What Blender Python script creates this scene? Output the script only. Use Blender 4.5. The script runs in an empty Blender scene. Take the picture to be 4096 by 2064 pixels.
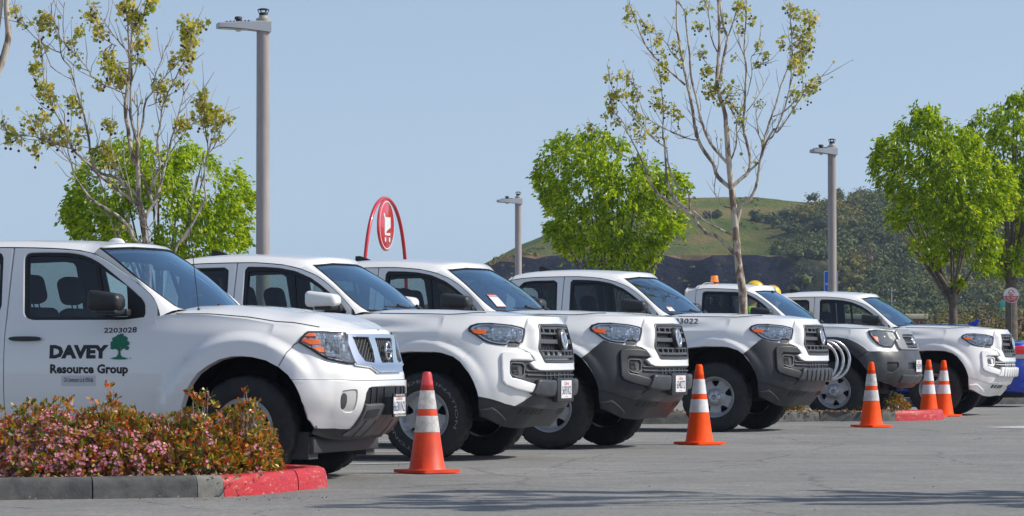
import bpy, bmesh, math, random
from math import *
from mathutils import Vector, Matrix
from mathutils.geometry import tessellate_polygon
SC=bpy.context.scene
COL=SC.collection
# ---------------- camera, sky, sun, exposure ----------------
cd=bpy.data.cameras.new('camera'); cam=bpy.data.objects.new('camera',cd); COL.objects.link(cam)
cd.sensor_width=36; cd.lens=122.98; cd.clip_start=.5; cd.clip_end=6000
cam.location=(0,0,.9224); cam.rotation_euler=(radians(90)+.026533,0,0)
SC.camera=cam
SUN_EL=radians(43); SUN_AZ=radians(-3)     # azimuth from +X, negative = towards the viewer
wd=bpy.data.worlds.new('World'); SC.world=wd; wd.use_nodes=True
nt=wd.node_tree; bg=nt.nodes['Background']
sky=nt.nodes.new('ShaderNodeTexSky'); sky.sky_type='NISHITA'; sky.sun_disc=False
sky.sun_elevation=SUN_EL; sky.sun_rotation=radians(90)-SUN_AZ; sky.altitude=0; sky.air_density=1.0; sky.dust_density=.6; sky.ozone_density=1.6
tcw=nt.nodes.new('ShaderNodeTexCoord'); lift=nt.nodes.new('ShaderNodeVectorMath'); lift.operation='ADD'; lift.inputs[1].default_value=(0,0,.11)
nt.links.new(tcw.outputs['Generated'],lift.inputs[0]); nrmz=nt.nodes.new('ShaderNodeVectorMath'); nrmz.operation='NORMALIZE'; nt.links.new(lift.outputs[0],nrmz.inputs[0]); nt.links.new(nrmz.outputs[0],sky.inputs[0])
hsv=nt.nodes.new('ShaderNodeHueSaturation'); hsv.inputs['Saturation'].default_value=.80; hsv.inputs['Value'].default_value=.85; nt.links.new(sky.outputs[0],hsv.inputs['Color'])
nt.links.new(hsv.outputs[0],bg.inputs[0]); bg.inputs[1].default_value=.121
sl=bpy.data.lights.new('sun','SUN'); sl.energy=3.0; sl.angle=radians(.53); sl.color=(1,.935,.83)
so=bpy.data.objects.new('sun',sl); COL.objects.link(so)
sd=Vector((cos(SUN_EL)*cos(SUN_AZ),cos(SUN_EL)*sin(SUN_AZ),sin(SUN_EL)))
so.rotation_euler=sd.to_track_quat('Z','Y').to_euler(); so.location=(30,0,30)
SC.view_settings.view_transform='Standard'; SC.view_settings.look='None'; SC.view_settings.gamma=1; SC.view_settings.exposure=.52
SC.render.engine='CYCLES'; SC.cycles.max_bounces=8; SC.cycles.transparent_max_bounces=24
random.seed(7)
R=random.random
def U(a,b): return a+(b-a)*random.random()
# ---- pure maths surfaces, shared by tracing and by scene.py ----

def cr(p0,p1,p2,p3,t):
    return .5*((2*p1)+(-p0+p2)*t+(2*p0-5*p1+4*p2-p3)*t*t+(-p0+3*p1-3*p2+p3)*t*t*t)
def sstep(a,b,x):
    t=max(0.,min(1.,(x-a)/(b-a))); return t*t*(3-2*t)
def interp(tab,x):
    if x<=tab[0][0]: return tab[0][1]
    for (a,b),(c,d) in zip(tab,tab[1:]):
        if x<=c: return b+(d-b)*(x-a)/(c-a)
    return tab[-1][1]
class Lower:
    """lower body skin of a pickup: parameters (q,v). q=0 nose centre, q=6 where the flat side starts, beyond 6 metres rearwards; negative q = far side"""
    def __init__(s,zs,net,side,ztop,flare,wtop):
        s.crease=0; s.wtop=wtop; s.zs=zs; s.net=net; s.side=side; s.ztop=ztop; s.fl=flare; s.n=len(zs)-1
    def pt(s,q,v):
        sg=1. if q>=0 else -1.; q=abs(q); n=s.n; v=max(0.,min(n,v))
        if q<6:
            i=min(int(q),5); t=q-i; j=min(int(v),n-1); r=v-j
            def K(jj,ii):
                jj=max(0,min(n,jj))
                if ii<0:
                    a=s.net[jj][-ii]; return (a[0],-a[1],s.zf(jj,-ii))
                if ii>6: return s.sp(6+.3*(ii-6),jj)
                a=s.net[jj][ii]
                if ii==6: return s.sp(6,jj)
                return (a[0],a[1],s.zf(jj,ii))
            out=[]
            rows=[]
            for jj in range(j-1,j+3):
                P=[K(jj,ii) for ii in range(i-1,i+3)]
                rows.append([cr(P[0][c],P[1][c],P[2][c],P[3][c],t) for c in range(3)])
            p=[cr(rows[0][c],rows[1][c],rows[2][c],rows[3][c],r) for c in range(3)]
        else:
            p=list(s.sp(q,v))
        u,w,z=p
        w+=s.flare(u,z)*sstep(.62,.40,u)
        return (u,sg*w,z)
    def zf(s,j,i): # front z of level j at key i, blended to the side level
        b=s.zs[j]; e=s.zside(j,s.net[j][6][0]); k=[0,0,0,.1,.35,.7,1][i]
        return b+(e-b)*k
    def zside(s,v,u):
        j=min(int(v),s.n-1); t=v-j
        a=s.side[j][0]; b=s.side[j+1][0]
        if j+1==s.n: b=interp(s.ztop,u)
        return a+(b-a)*t
    def sp(s,q,v):
        v=max(0.,min(s.n,v)); u=s.net[0][6][0]-(q-6); z=s.zside(v,u)
        j=min(int(v),s.n-1); t=v-j; W=lambda k:s.side[k][1] if 0<=k<s.n else (s.side[0][1] if k<0 else interp(s.wtop,u))
        w=cr(W(j-1),W(j),W(j+1),W(j+2),t)
        if s.crease:
            bl=sstep(6.,6.6,q)
            if j==s.n-1: w+=(W(j)+(W(j+1)-W(j))*(t+s.crease*sin(2*pi*t))-w)*bl
            elif j==s.n-2: w+=(W(j)+(W(j+1)-W(j))*t-w)*bl
        return (u,w,z)
    def flare(s,u,z):
        A,z0,ax,az,r1,r2=s.fl
        if abs(u)>1.2: 
            return 0.
        r=sqrt((u/ax)**2+((z-z0)/az)**2) if z>z0 else abs(u/ax)
        return A*sstep(r2,r1,r)
class SideGlass:
    def __init__(s,z0,w0,a,b,ub=0): s.p=(z0,w0,a,b)
    def pt(s,u,z):
        z0,w0,a,b=s.p; d=z-z0
        return (u,w0-a*d-b*d*d,z)
class Shield:
    """windscreen: (t,v) t -1..1 across (+ near side), v 0 bottom 1 top"""
    def __init__(s,lo,hi,blo,bhi): s.lo=lo;s.hi=hi;s.blo=blo;s.bhi=bhi
    def pt(s,t,v):
        (ul,wl,zl),(uh,wh,zh)=s.lo,s.hi
        b=s.blo+(s.bhi-s.blo)*v
        u=ul+(uh-ul)*v+b*(1-t*t); w=t*(wl+(wh-wl)*v); z=zl+(zh-zl)*v
        bl=.03*sin(pi*v) # barrel
        return (u+bl,w,z+bl*.6)
TAC=Lower([.28,.45,.62,.80,.96,1.10,1.245],
 [[(.72,0),(.72,.25),(.71,.45),(.66,.62),(.60,.76),(.50,.85),(.15,.88)],
  [(.88,0),(.87,.25),(.85,.45),(.79,.62),(.70,.76),(.52,.88),(.15,.905)],
  [(.94,0),(.935,.25),(.91,.45),(.85,.61),(.75,.75),(.55,.88),(.15,.925)],
  [(.93,0),(.925,.25),(.90,.44),(.82,.60),(.72,.73),(.52,.87),(.15,.93)],
  [(.925,0),(.915,.25),(.88,.46),(.80,.58),(.69,.71),(.47,.86),(.15,.93)],
  [(.90,0),(.89,.25),(.85,.43),(.78,.54),(.65,.68),(.43,.84),(.15,.92)],
  [(.87,0),(.86,.23),(.81,.42),(.74,.53),(.61,.65),(.39,.78),(.15,.82)]],
 [(.40,.86),(.54,.895),(.68,.91),(.82,.915),(.98,.925),(1.11,.925),(1.24,.82)],
 [(-5,1.24),(-1.,1.24),(-.7,1.25),(-.5,1.265),(.0,1.255),(.4,1.24)],
 (.036,.38,.53,.565,1.10,1.22),[(-5,.85),(-.8,.85),(-.5,.835),(.2,.82)])
FRO=Lower([.30,.42,.56,.76,.86,1.02,1.10],
 [[(.62,0),(.62,.25),(.60,.45),(.56,.60),(.50,.72),(.42,.80),(.2,.85)],
  [(.74,0),(.735,.25),(.71,.45),(.66,.60),(.59,.72),(.48,.82),(.2,.88)],
  [(.82,0),(.815,.25),(.79,.45),(.735,.60),(.65,.73),(.53,.84),(.2,.90)],
  [(.83,0),(.82,.25),(.795,.45),(.74,.60),(.65,.73),(.51,.84),(.2,.90)],
  [(.79,0),(.78,.25),(.755,.44),(.69,.59),(.60,.71),(.47,.82),(.2,.89)],
  [(.76,0),(.75,.25),(.715,.43),(.65,.57),(.55,.69),(.41,.80),(.2,.87)],
  [(.74,0),(.73,.24),(.69,.41),(.62,.55),(.51,.67),(.37,.77),(.2,.80)]],
 [(.42,.84),(.52,.87),(.64,.885),(.78,.89),(.92,.885),(1.06,.87),(1.18,.80)],
 [(-5,1.175),(-.95,1.175),(-.6,1.215),(-.3,1.21),(0,1.18),(.2,1.145),(.4,1.09)],
 (.055,.38,.50,.53,1.20,1.36),[(-5,.845),(-.8,.845),(-.5,.82),(.2,.80)])
TAC.crease=.13
TACG=SideGlass(1.2,.86,.24,.06)
FROG=SideGlass(1.15,.85,.22,.06)
TACW=Shield((-.60,.735,1.30),(-1.116,.612,1.70),.16,.12)
FROW=Shield((-.58,.70,1.235),(-1.166,.665,1.713),.17,.13)

OLD=Lower([.36,.50,.64,.80,.93,1.05,1.17],
 [[(.66,0),(.66,.25),(.64,.43),(.60,.58),(.54,.70),(.45,.79),(.2,.82)],
  [(.82,0),(.815,.25),(.79,.44),(.74,.60),(.65,.73),(.52,.84),(.2,.86)],
  [(.88,0),(.875,.25),(.85,.44),(.80,.60),(.70,.73),(.54,.85),(.2,.88)],
  [(.86,0),(.855,.25),(.83,.44),(.77,.60),(.68,.73),(.53,.84),(.2,.88)],
  [(.83,0),(.82,.25),(.79,.43),(.72,.58),(.62,.71),(.48,.82),(.2,.88)],
  [(.79,0),(.78,.24),(.74,.42),(.67,.56),(.57,.68),(.42,.80),(.2,.87)],
  [(.72,0),(.71,.23),(.67,.41),(.60,.54),(.50,.65),(.37,.76),(.2,.81)]],
 [(.44,.83),(.56,.86),(.68,.875),(.82,.88),(.96,.88),(1.08,.87),(1.20,.81)],
 [(-5,1.20),(-1.,1.20),(-.5,1.21),(.0,1.20),(.4,1.17)],
 (.03,.38,.52,.54,1.15,1.32),[(-5,.83),(-.8,.83),(-.5,.82),(.2,.81)])
OLDG=SideGlass(1.2,.83,.24,.06)
OLDW=Shield((-.58,.72,1.26),(-1.12,.60,1.66),.15,.12)

def FV(S,w,z):
    "front view coordinates (w,z) -> (q,v)"
    q=interp([(0,0),(.25,1),(.44,2),(.59,3),(.72,4),(.85,5)],abs(w)); v=interp([(zz,i) for i,zz in enumerate(S.zs)],z)
    for _ in range(25):
        p=S.pt(q,v); a=S.pt(q+1e-3,v); b=S.pt(q,v+1e-3)
        A=((a[1]-p[1])/1e-3,(b[1]-p[1])/1e-3);B=((a[2]-p[2])/1e-3,(b[2]-p[2])/1e-3); d=A[0]*B[1]-A[1]*B[0]
        if abs(d)<1e-9: break
        ew=abs(w)-p[1]; ez=z-p[2]; q+=max(-.3,min(.3,(ew*B[1]-A[1]*ez)/d)); v+=max(-.5,min(.5,(A[0]*ez-B[0]*ew)/d)); q=max(0,q)
    return (q if w>=0 else -q, v)
SYC_A=[([(0,77),(0,176),(-1,190),(-3,209),(-5,221),(-9,237),(-10,260),(-11,280),(-10,291)],8.6,3.8),([(-13,272),(-17,284),(-20,300),(-22,311),(-24,322),(-24,336),(-22,355),(-21,377),(-20,401),(-20,420),(-19,434)],4.1,1.9),([(-10,291),(-13,300),(-16,313),(-17,321),(-16,346),(-15,359),(-17,378),(-18,401),(-19,415)],3.1,1.2),([(-10,291),(-6,311),(-5,322),(-3,332),(1,338),(9,348),(17,358),(23,364),(34,377),(38,384)],2.4,0.7),([(-10,292),(-10,305),(-10,321),(-10,324),(-14,331),(-16,336)],1.9,1.2),([(-3,219),(1,228),(6,235),(9,245),(14,268),(17,281),(20,297),(24,310),(27,325),(31,341),(36,352)],3.8,0.7),([(-3,239),(4,251),(10,264),(12,272),(10,287),(11,298),(14,309),(16,324),(22,338),(28,349),(34,360),(42,372),(46,392)],2.6,0.7),([(4,234),(1,242),(-5,256),(-7,264)],2.9,1.7),([(-9,232),(-9,233),(-21,240),(-33,250),(-45,259),(-53,268),(-61,275),(-71,285),(-75,296),(-82,312),(-87,321),(-94,338),(-96,350),(-97,369),(-98,377),(-100,392)],3.6,0.5),([(-11,241),(-22,251),(-33,259),(-45,262),(-51,268),(-56,280),(-59,298),(-62,313),(-64,321),(-66,327),(-70,340),(-76,359),(-78,366),(-86,376),(-89,394),(-91,405),(-96,414),(-98,429)],3.1,0.7),([(-6,195),(-13,199),(-18,210),(-28,221),(-41,229),(-54,238),(-63,250),(-69,260),(-72,272),(-75,285),(-77,305),(-78,321)],3.4,0.7),([(-72,285),(-86,289),(-97,292),(-107,297),(-122,298),(-132,300),(-138,308)],1.4,0.5),([(-46,257),(-53,259),(-61,266),(-71,272),(-81,282),(-89,291),(-97,308)],1.2,0.5),([(-87,380),(-95,383),(-106,390),(-115,397),(-124,407),(-132,417),(-135,426)],1.2,0.5),([(-76,354),(-84,358),(-92,363),(-97,367)],0.7,0.4),([(-25,340),(-36,345),(-46,349),(-57,357),(-61,364),(-69,374),(-74,379),(-82,386),(-85,396),(-85,420),(-84,429)],1.4,0.5),([(-22,380),(-30,389),(-37,398),(-43,406),(-51,418),(-57,427)],1.7,0.7),([(-34,387),(-43,392),(-50,398),(-57,410),(-60,420)],0.7,0.5),([(23,176),(26,190),(35,203),(43,215),(50,229),(55,239),(54,256),(55,272),(57,280),(63,287),(67,296),(73,313)],3.4,0.5),([(57,280),(57,287),(55,302),(53,313),(59,319),(54,322),(51,336),(53,346)],1.2,0.5),([(41,216),(43,233),(45,250),(47,260)],1.0,0.5),([(54,245),(50,256)],0.7,0.5),([(-4,215),(-12,229),(-16,241),(-20,260),(-22,275),(-23,290)],1.2,0.5),([(-28,191),(-29,196),(-34,211),(-40,225),(-45,240),(-47,260)],1.2,0.7),([(-1,199),(3,205),(-4,215)],1.2,0.7),([(1,211),(6,219),(7,233),(6,250),(6,277)],1.4,0.7),([(-17,241),(-23,251),(-30,266),(-35,290),(-36,305)],1.0,0.5),([(-31,265),(-39,273),(-48,283),(-53,287)],0.7,0.5),([(-1,327),(9,331),(12,336)],0.7,0.5),([(2,344),(6,360),(10,370),(14,383),(17,389)],0.7,0.4),([(-15,350),(-10,364),(-8,384),(-12,394),(-16,404)],1.2,0.5),([(-17,420),(-13,430)],1.4,1.2),([(-3,409),(0,420),(4,429)],0.7,0.5),([(18,281),(26,294),(31,301),(38,310),(47,315),(57,319)],1.2,0.5)]
LEAF_A=[(-131,423,5,6),(-126,410,6,10),(-106,415,8,26),(-103,405,7,22),(-109,384,6,16),(-109,364,7,26),(-103,355,6,14),(-66,417,6,16),(-66,401,6,18),(-50,401,9,24),(-43,378,8,26),(-34,364,10,40),(-30,353,6,16),(-23,420,6,20),(-12,408,8,26),(-96,343,8,26),(-91,331,8,22),(-76,330,8,26),(-79,389,5,10),(-73,380,6,12),(-48,350,6,12),(-69,324,5,8),(-54,423,6,14),(-19,423,6,20),(-10,410,8,34),(-5,398,7,24),(-3,383,7,22),(-6,370,6,14),(-38,364,9,30),(-28,357,7,20),(4,424,7,18),(41,403,9,36),(45,390,9,40),(36,395,6,18),(41,373,6,20),(42,360,6,14),(27,377,5,10),(22,369,5,10),(11,347,7,24),(12,338,6,18),(29,346,5,8),(52,336,5,20),(54,325,7,30),(62,320,8,30),(77,317,6,14),(44,331,4,8),(29,309,6,16),(64,311,8,24),(51,409,7,12),(20,328,4,6),(-112,309,11,40),(-129,298,9,24),(-108,285,7,14),(-97,296,10,30),(-82,298,11,36),(-65,301,7,18),(-65,288,5,8),(-94,315,5,10),(-36,308,8,26),(-41,286,9,24),(-35,274,8,22),(-139,310,4,12),(-51,282,7,16),(9,280,3,6),(30,306,7,16),(50,317,10,30),(63,311,9,26),(66,297,6,12)]
SYC_B=[([(0,54),(0,156),(-4,190),(-7,215),(-9,241),(-11,268),(-14,295),(-17,326),(-19,351),(-20,375),(-20,362),(-22,390),(-27,407),(-32,427),(-31,454),(-29,481),(-30,521),(-31,542)],12.6,2.5),([(-28,435),(-24,459),(-19,481),(-18,490),(-24,508),(-27,540)],4.1,2.5),([(-17,490),(-9,514),(-4,532)],1.9,1.3),([(-15,297),(-31,312),(-37,329),(-49,346),(-56,363),(-58,375),(-57,363),(-61,395),(-67,427),(-71,449),(-78,490),(-80,508),(-80,540)],5.3,2.2),([(-18,327),(-29,339),(-41,354),(-49,371),(-45,362),(-53,383),(-58,407),(-65,435),(-68,470),(-72,501),(-75,521),(-90,537)],4.1,1.6),([(-12,300),(-2,309),(7,317),(10,329),(8,346),(3,366),(4,362),(2,381),(4,401),(5,421),(7,447),(5,467),(5,484),(7,508),(9,540)],4.7,1.3),([(-7,254),(-2,275),(7,281),(15,295),(19,312),(22,334),(29,354),(39,371),(42,366),(53,381),(64,398),(75,414)],4.7,1.3),([(24,337),(27,356),(28,362),(34,381),(42,403),(49,427),(57,447),(63,462),(63,488),(61,534)],2.8,0.9),([(31,358),(37,362),(48,387),(56,414),(59,434),(60,454)],2.2,1.3),([(38,387),(53,394),(66,407),(77,425),(75,447),(79,481)],1.6,0.6),([(72,411),(81,417),(93,433),(105,438)],0.9,0.5),([(19,329),(8,318)],2.8,2.8),([(22,334),(24,351),(19,365),(17,377)],1.9,0.9),([(-10,213),(-22,227),(-34,237),(-46,241),(-55,251),(-61,261),(-72,270),(-83,275),(-100,285),(-111,297),(-119,312),(-126,332),(-136,354),(-146,373),(-145,371),(-151,385),(-159,393),(-165,406)],5.3,0.6),([(-11,237),(-26,244),(-46,254),(-63,268)],2.8,2.5),([(-70,271),(-87,288),(-94,309),(-96,343),(-98,363),(-99,362),(-98,387),(-99,421),(-102,447),(-105,459)],4.1,0.6),([(-66,268),(-68,290),(-80,298),(-88,312),(-94,327),(-95,337)],2.2,1.3),([(-56,358),(-76,363),(-90,370),(-69,362),(-99,375),(-121,390),(-131,417),(-138,443)],1.6,0.6),([(-93,349),(-107,358),(-122,371),(-110,362),(-131,381),(-146,398),(-158,414),(-166,430),(-170,453)],1.9,0.6),([(-126,327),(-144,337),(-165,351),(-180,366),(-190,373)],1.6,0.6),([(-7,271),(-26,275),(-36,292),(-34,317),(-31,334),(-35,360)],1.6,0.6),([(-15,331),(-9,348),(-7,368),(-6,362),(-7,381),(2,403),(5,414)],2.2,1.3),([(-70,430),(-85,443),(-102,458),(-115,472),(-125,488),(-131,504),(-137,520),(-142,534)],2.8,1.3),([(-74,459),(-86,470),(-95,486),(-110,498),(-121,502)],1.3,0.6),([(-32,469),(-40,488),(-43,514),(-49,534)],1.9,1.3),([(6,394),(16,407),(26,423),(35,441)],1.3,0.6),([(20,362),(16,387),(16,399)],1.3,0.6),([(5,467),(-4,485),(-8,498)],1.3,0.9),([(6,414),(12,441),(11,461),(17,470),(22,488)],1.3,0.6),([(12,446),(24,454),(33,457)],0.9,0.6),([(-3,377),(-14,394),(-23,410)],1.3,0.9),([(-51,462),(-42,451),(-34,442)],0.6,0.6)]
LEAF_B=[(-142,526,7,16),(-145,512,7,8),(-122,509,5,12),(-115,502,7,12),(-102,490,7,10),(-110,481,6,8),(-102,472,5,6),(-82,481,8,16),(-78,467,7,10),(-79,457,5,6),(-64,520,7,10),(-55,502,7,12),(-55,470,8,14),(-102,457,11,24),(-98,443,9,20),(-169,438,5,10),(-151,441,7,14),(-142,435,7,12),(-163,414,8,22),(-167,406,7,14),(-149,419,9,16),(-137,414,9,16),(-131,423,8,10),(-170,391,7,14),(-159,383,5,8),(-137,399,8,10),(-127,387,8,12),(-115,374,11,20),(-138,374,9,16),(-105,410,11,24),(-91,403,9,20),(-86,393,7,10),(-109,421,5,8),(-47,443,8,12),(-45,421,9,16),(-129,363,9,16),(-81,383,5,8),(-191,378,7,14),(-49,526,8,14),(-51,500,4,6),(-20,514,5,10),(-7,530,9,24),(0,518,11,24),(0,502,7,12),(16,512,7,12),(-29,501,5,8),(21,478,5,14),(27,465,7,10),(20,453,5,6),(-9,462,3,5),(-46,443,7,12),(-27,429,8,18),(-12,422,11,22),(-43,421,9,16),(-31,414,11,22),(-18,414,8,14),(-11,403,7,12),(-8,390,7,12),(-3,379,5,10),(60,530,7,14),(69,518,12,34),(87,514,12,30),(87,501,12,30),(73,494,12,36),(80,481,12,36),(51,481,7,12),(69,467,12,34),(80,462,11,24),(67,451,12,30),(76,443,8,14),(91,434,5,8),(84,423,9,20),(64,414,9,16),(80,417,7,12),(22,401,5,8),(66,397,4,4)]
CROWN_C=[(-140,286),(-133,308),(-122,319),(-121,347),(-104,365),(-79,383),(-58,394),(-19,392),(-1,376),(21,380),(42,387),(67,380),(78,358),(92,354),(110,354),(128,333),(134,315),(125,279),(125,251),(118,236),(57,222),(-79,222),(-122,251),(-129,272)]
CROWN_D=[(-141,434),(-117,454),(-86,482),(-68,472),(-34,494),(-9,491),(2,472),(24,465),(54,454),(76,435),(91,413),(124,402),(142,388),(138,336),(131,307),(98,285),(83,266),(76,237),(43,240),(28,233),(-20,237),(-57,248),(-90,266),(-108,285),(-126,303),(-119,318),(-97,325),(-108,343),(-119,355),(-130,388),(-134,413)]
CROWN_E=[(-161,393),(-149,389),(-127,383),(-115,364),(-124,345),(-143,345),(-115,333),(-90,308),(-78,280),(-53,262),(-22,240),(8,206),(36,231),(67,240),(83,271),(101,302),(114,333),(117,370),(111,441),(77,463),(62,488),(40,519),(-9,537),(-46,556),(-71,550),(-102,519),(-114,503),(-133,500),(-149,469),(-152,448),(-149,417),(-139,398)]
CROWN_F=[(-96,554),(-56,595),(-28,612),(2,629),(39,635),(90,608),(123,524),(133,389),(88,271),(4,254),(-37,240),(-53,260),(-63,321),(-76,389),(-96,490)]
# ---------------- helpers ----------------
MATS={}
def mat(name,col,rough=.5,metal=0.,noise=0.,nscale=20.,bump=0.,bscale=200.,coat=0.,spec=.5,trans=None,emit=None,var=None,alpha=1.,aniso=(1,1,1)):
    if name in MATS: return MATS[name]
    m=bpy.data.materials.new(name); m.use_nodes=True; t=m.node_tree; b=t.nodes['Principled BSDF']
    b.inputs['Base Color'].default_value=(*col,1); b.inputs['Roughness'].default_value=rough; b.inputs['Metallic'].default_value=metal
    b.inputs['Specular IOR Level'].default_value=spec
    if coat: b.inputs['Coat Weight'].default_value=coat; b.inputs['Coat Roughness'].default_value=.04
    tc=t.nodes.new('ShaderNodeTexCoord'); mp=t.nodes.new('ShaderNodeMapping'); mp.inputs['Scale'].default_value=aniso
    t.links.new(tc.outputs['Object'],mp.inputs[0])
    if noise:
        n=t.nodes.new('ShaderNodeTexNoise'); n.inputs['Scale'].default_value=nscale; n.inputs['Detail'].default_value=6; n.inputs['Roughness'].default_value=.65
        t.links.new(mp.outputs[0],n.inputs[0])
        r=t.nodes.new('ShaderNodeValToRGB'); c2=var or tuple(max(0,c*(1-noise)) for c in col); c1=tuple(min(1,c*(1+noise*.6)) for c in col) if not var else col
        r.color_ramp.elements[0].position=.35; r.color_ramp.elements[1].position=.65
        r.color_ramp.elements[0].color=(*c2,1); r.color_ramp.elements[1].color=(*c1,1)
        t.links.new(n.outputs[0],r.inputs[0]); t.links.new(r.outputs[0],b.inputs['Base Color'])
    if bump:
        n=t.nodes.new('ShaderNodeTexNoise'); n.inputs['Scale'].default_value=bscale; n.inputs['Detail'].default_value=4
        t.links.new(mp.outputs[0],n.inputs[0]); bb=t.nodes.new('ShaderNodeBump'); bb.inputs['Strength'].default_value=bump; bb.inputs['Distance'].default_value=.01
        t.links.new(n.outputs[0],bb.inputs['Height']); t.links.new(bb.outputs[0],b.inputs['Normal'])
    if emit: b.inputs['Emission Color'].default_value=(*emit[0],1); b.inputs['Emission Strength'].default_value=emit[1]
    if trans:  # leaf-like translucency
        tr=t.nodes.new('ShaderNodeBsdfTranslucent'); tr.inputs[0].default_value=(*trans,1); mx=t.nodes.new('ShaderNodeAddShader')
        o=t.nodes['Material Output']; t.links.new(b.outputs[0],mx.inputs[0]); t.links.new(tr.outputs[0],mx.inputs[1]); t.links.new(mx.outputs[0],o.inputs[0])
    MATS[name]=m; return m
def glassmat(name,tint,refl=(1,1,1),base=.04,rough=0.,bump=0.):
    m=bpy.data.materials.new(name); m.use_nodes=True; t=m.node_tree; t.nodes.remove(t.nodes['Principled BSDF'])
    tr=t.nodes.new('ShaderNodeBsdfTransparent'); tr.inputs[0].default_value=(*tint,1)
    gl=t.nodes.new('ShaderNodeBsdfGlossy'); gl.inputs['Roughness'].default_value=rough; gl.inputs[0].default_value=(*refl,1)
    fr=t.nodes.new('ShaderNodeFresnel'); fr.inputs[0].default_value=1.52; ad=t.nodes.new('ShaderNodeMath'); ad.operation='MULTIPLY_ADD'; ad.inputs[1].default_value=1.; ad.inputs[2].default_value=base
    t.links.new(fr.outputs[0],ad.inputs[0]); mx=t.nodes.new('ShaderNodeMixShader'); t.links.new(ad.outputs[0],mx.inputs[0]); t.links.new(tr.outputs[0],mx.inputs[1]); t.links.new(gl.outputs[0],mx.inputs[2])
    t.links.new(mx.outputs[0],t.nodes['Material Output'].inputs[0]); return m
def empty(name,label,cat,loc=(0,0,0),rz=0,group=None,scale=1):
    o=bpy.data.objects.new(name,None); COL.objects.link(o); o.location=loc; o.rotation_euler=(0,0,rz); o.scale=(scale,)*3
    o.empty_display_size=.2; tag(o,label,cat,group); return o
def tag(o,label=None,cat=None,group=None,kind=None):
    if label: o['label']=label
    if cat: o['category']=cat
    if group: o['group']=group
    if kind: o['kind']=kind
    return o
def mesh_obj(name,vs,fs,m,parent=None,smooth=True,angle=40):
    me=bpy.data.meshes.new(name); me.from_pydata([tuple(v) for v in vs],[],fs); me.validate(clean_customdata=False)
    o=bpy.data.objects.new(name,me); COL.objects.link(o); me.materials.append(m)
    if parent: o.parent=parent
    if smooth:
        me.shade_smooth()
        if angle<180: me.set_sharp_from_angle(angle=radians(angle))
    return o
FAR={}
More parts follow.
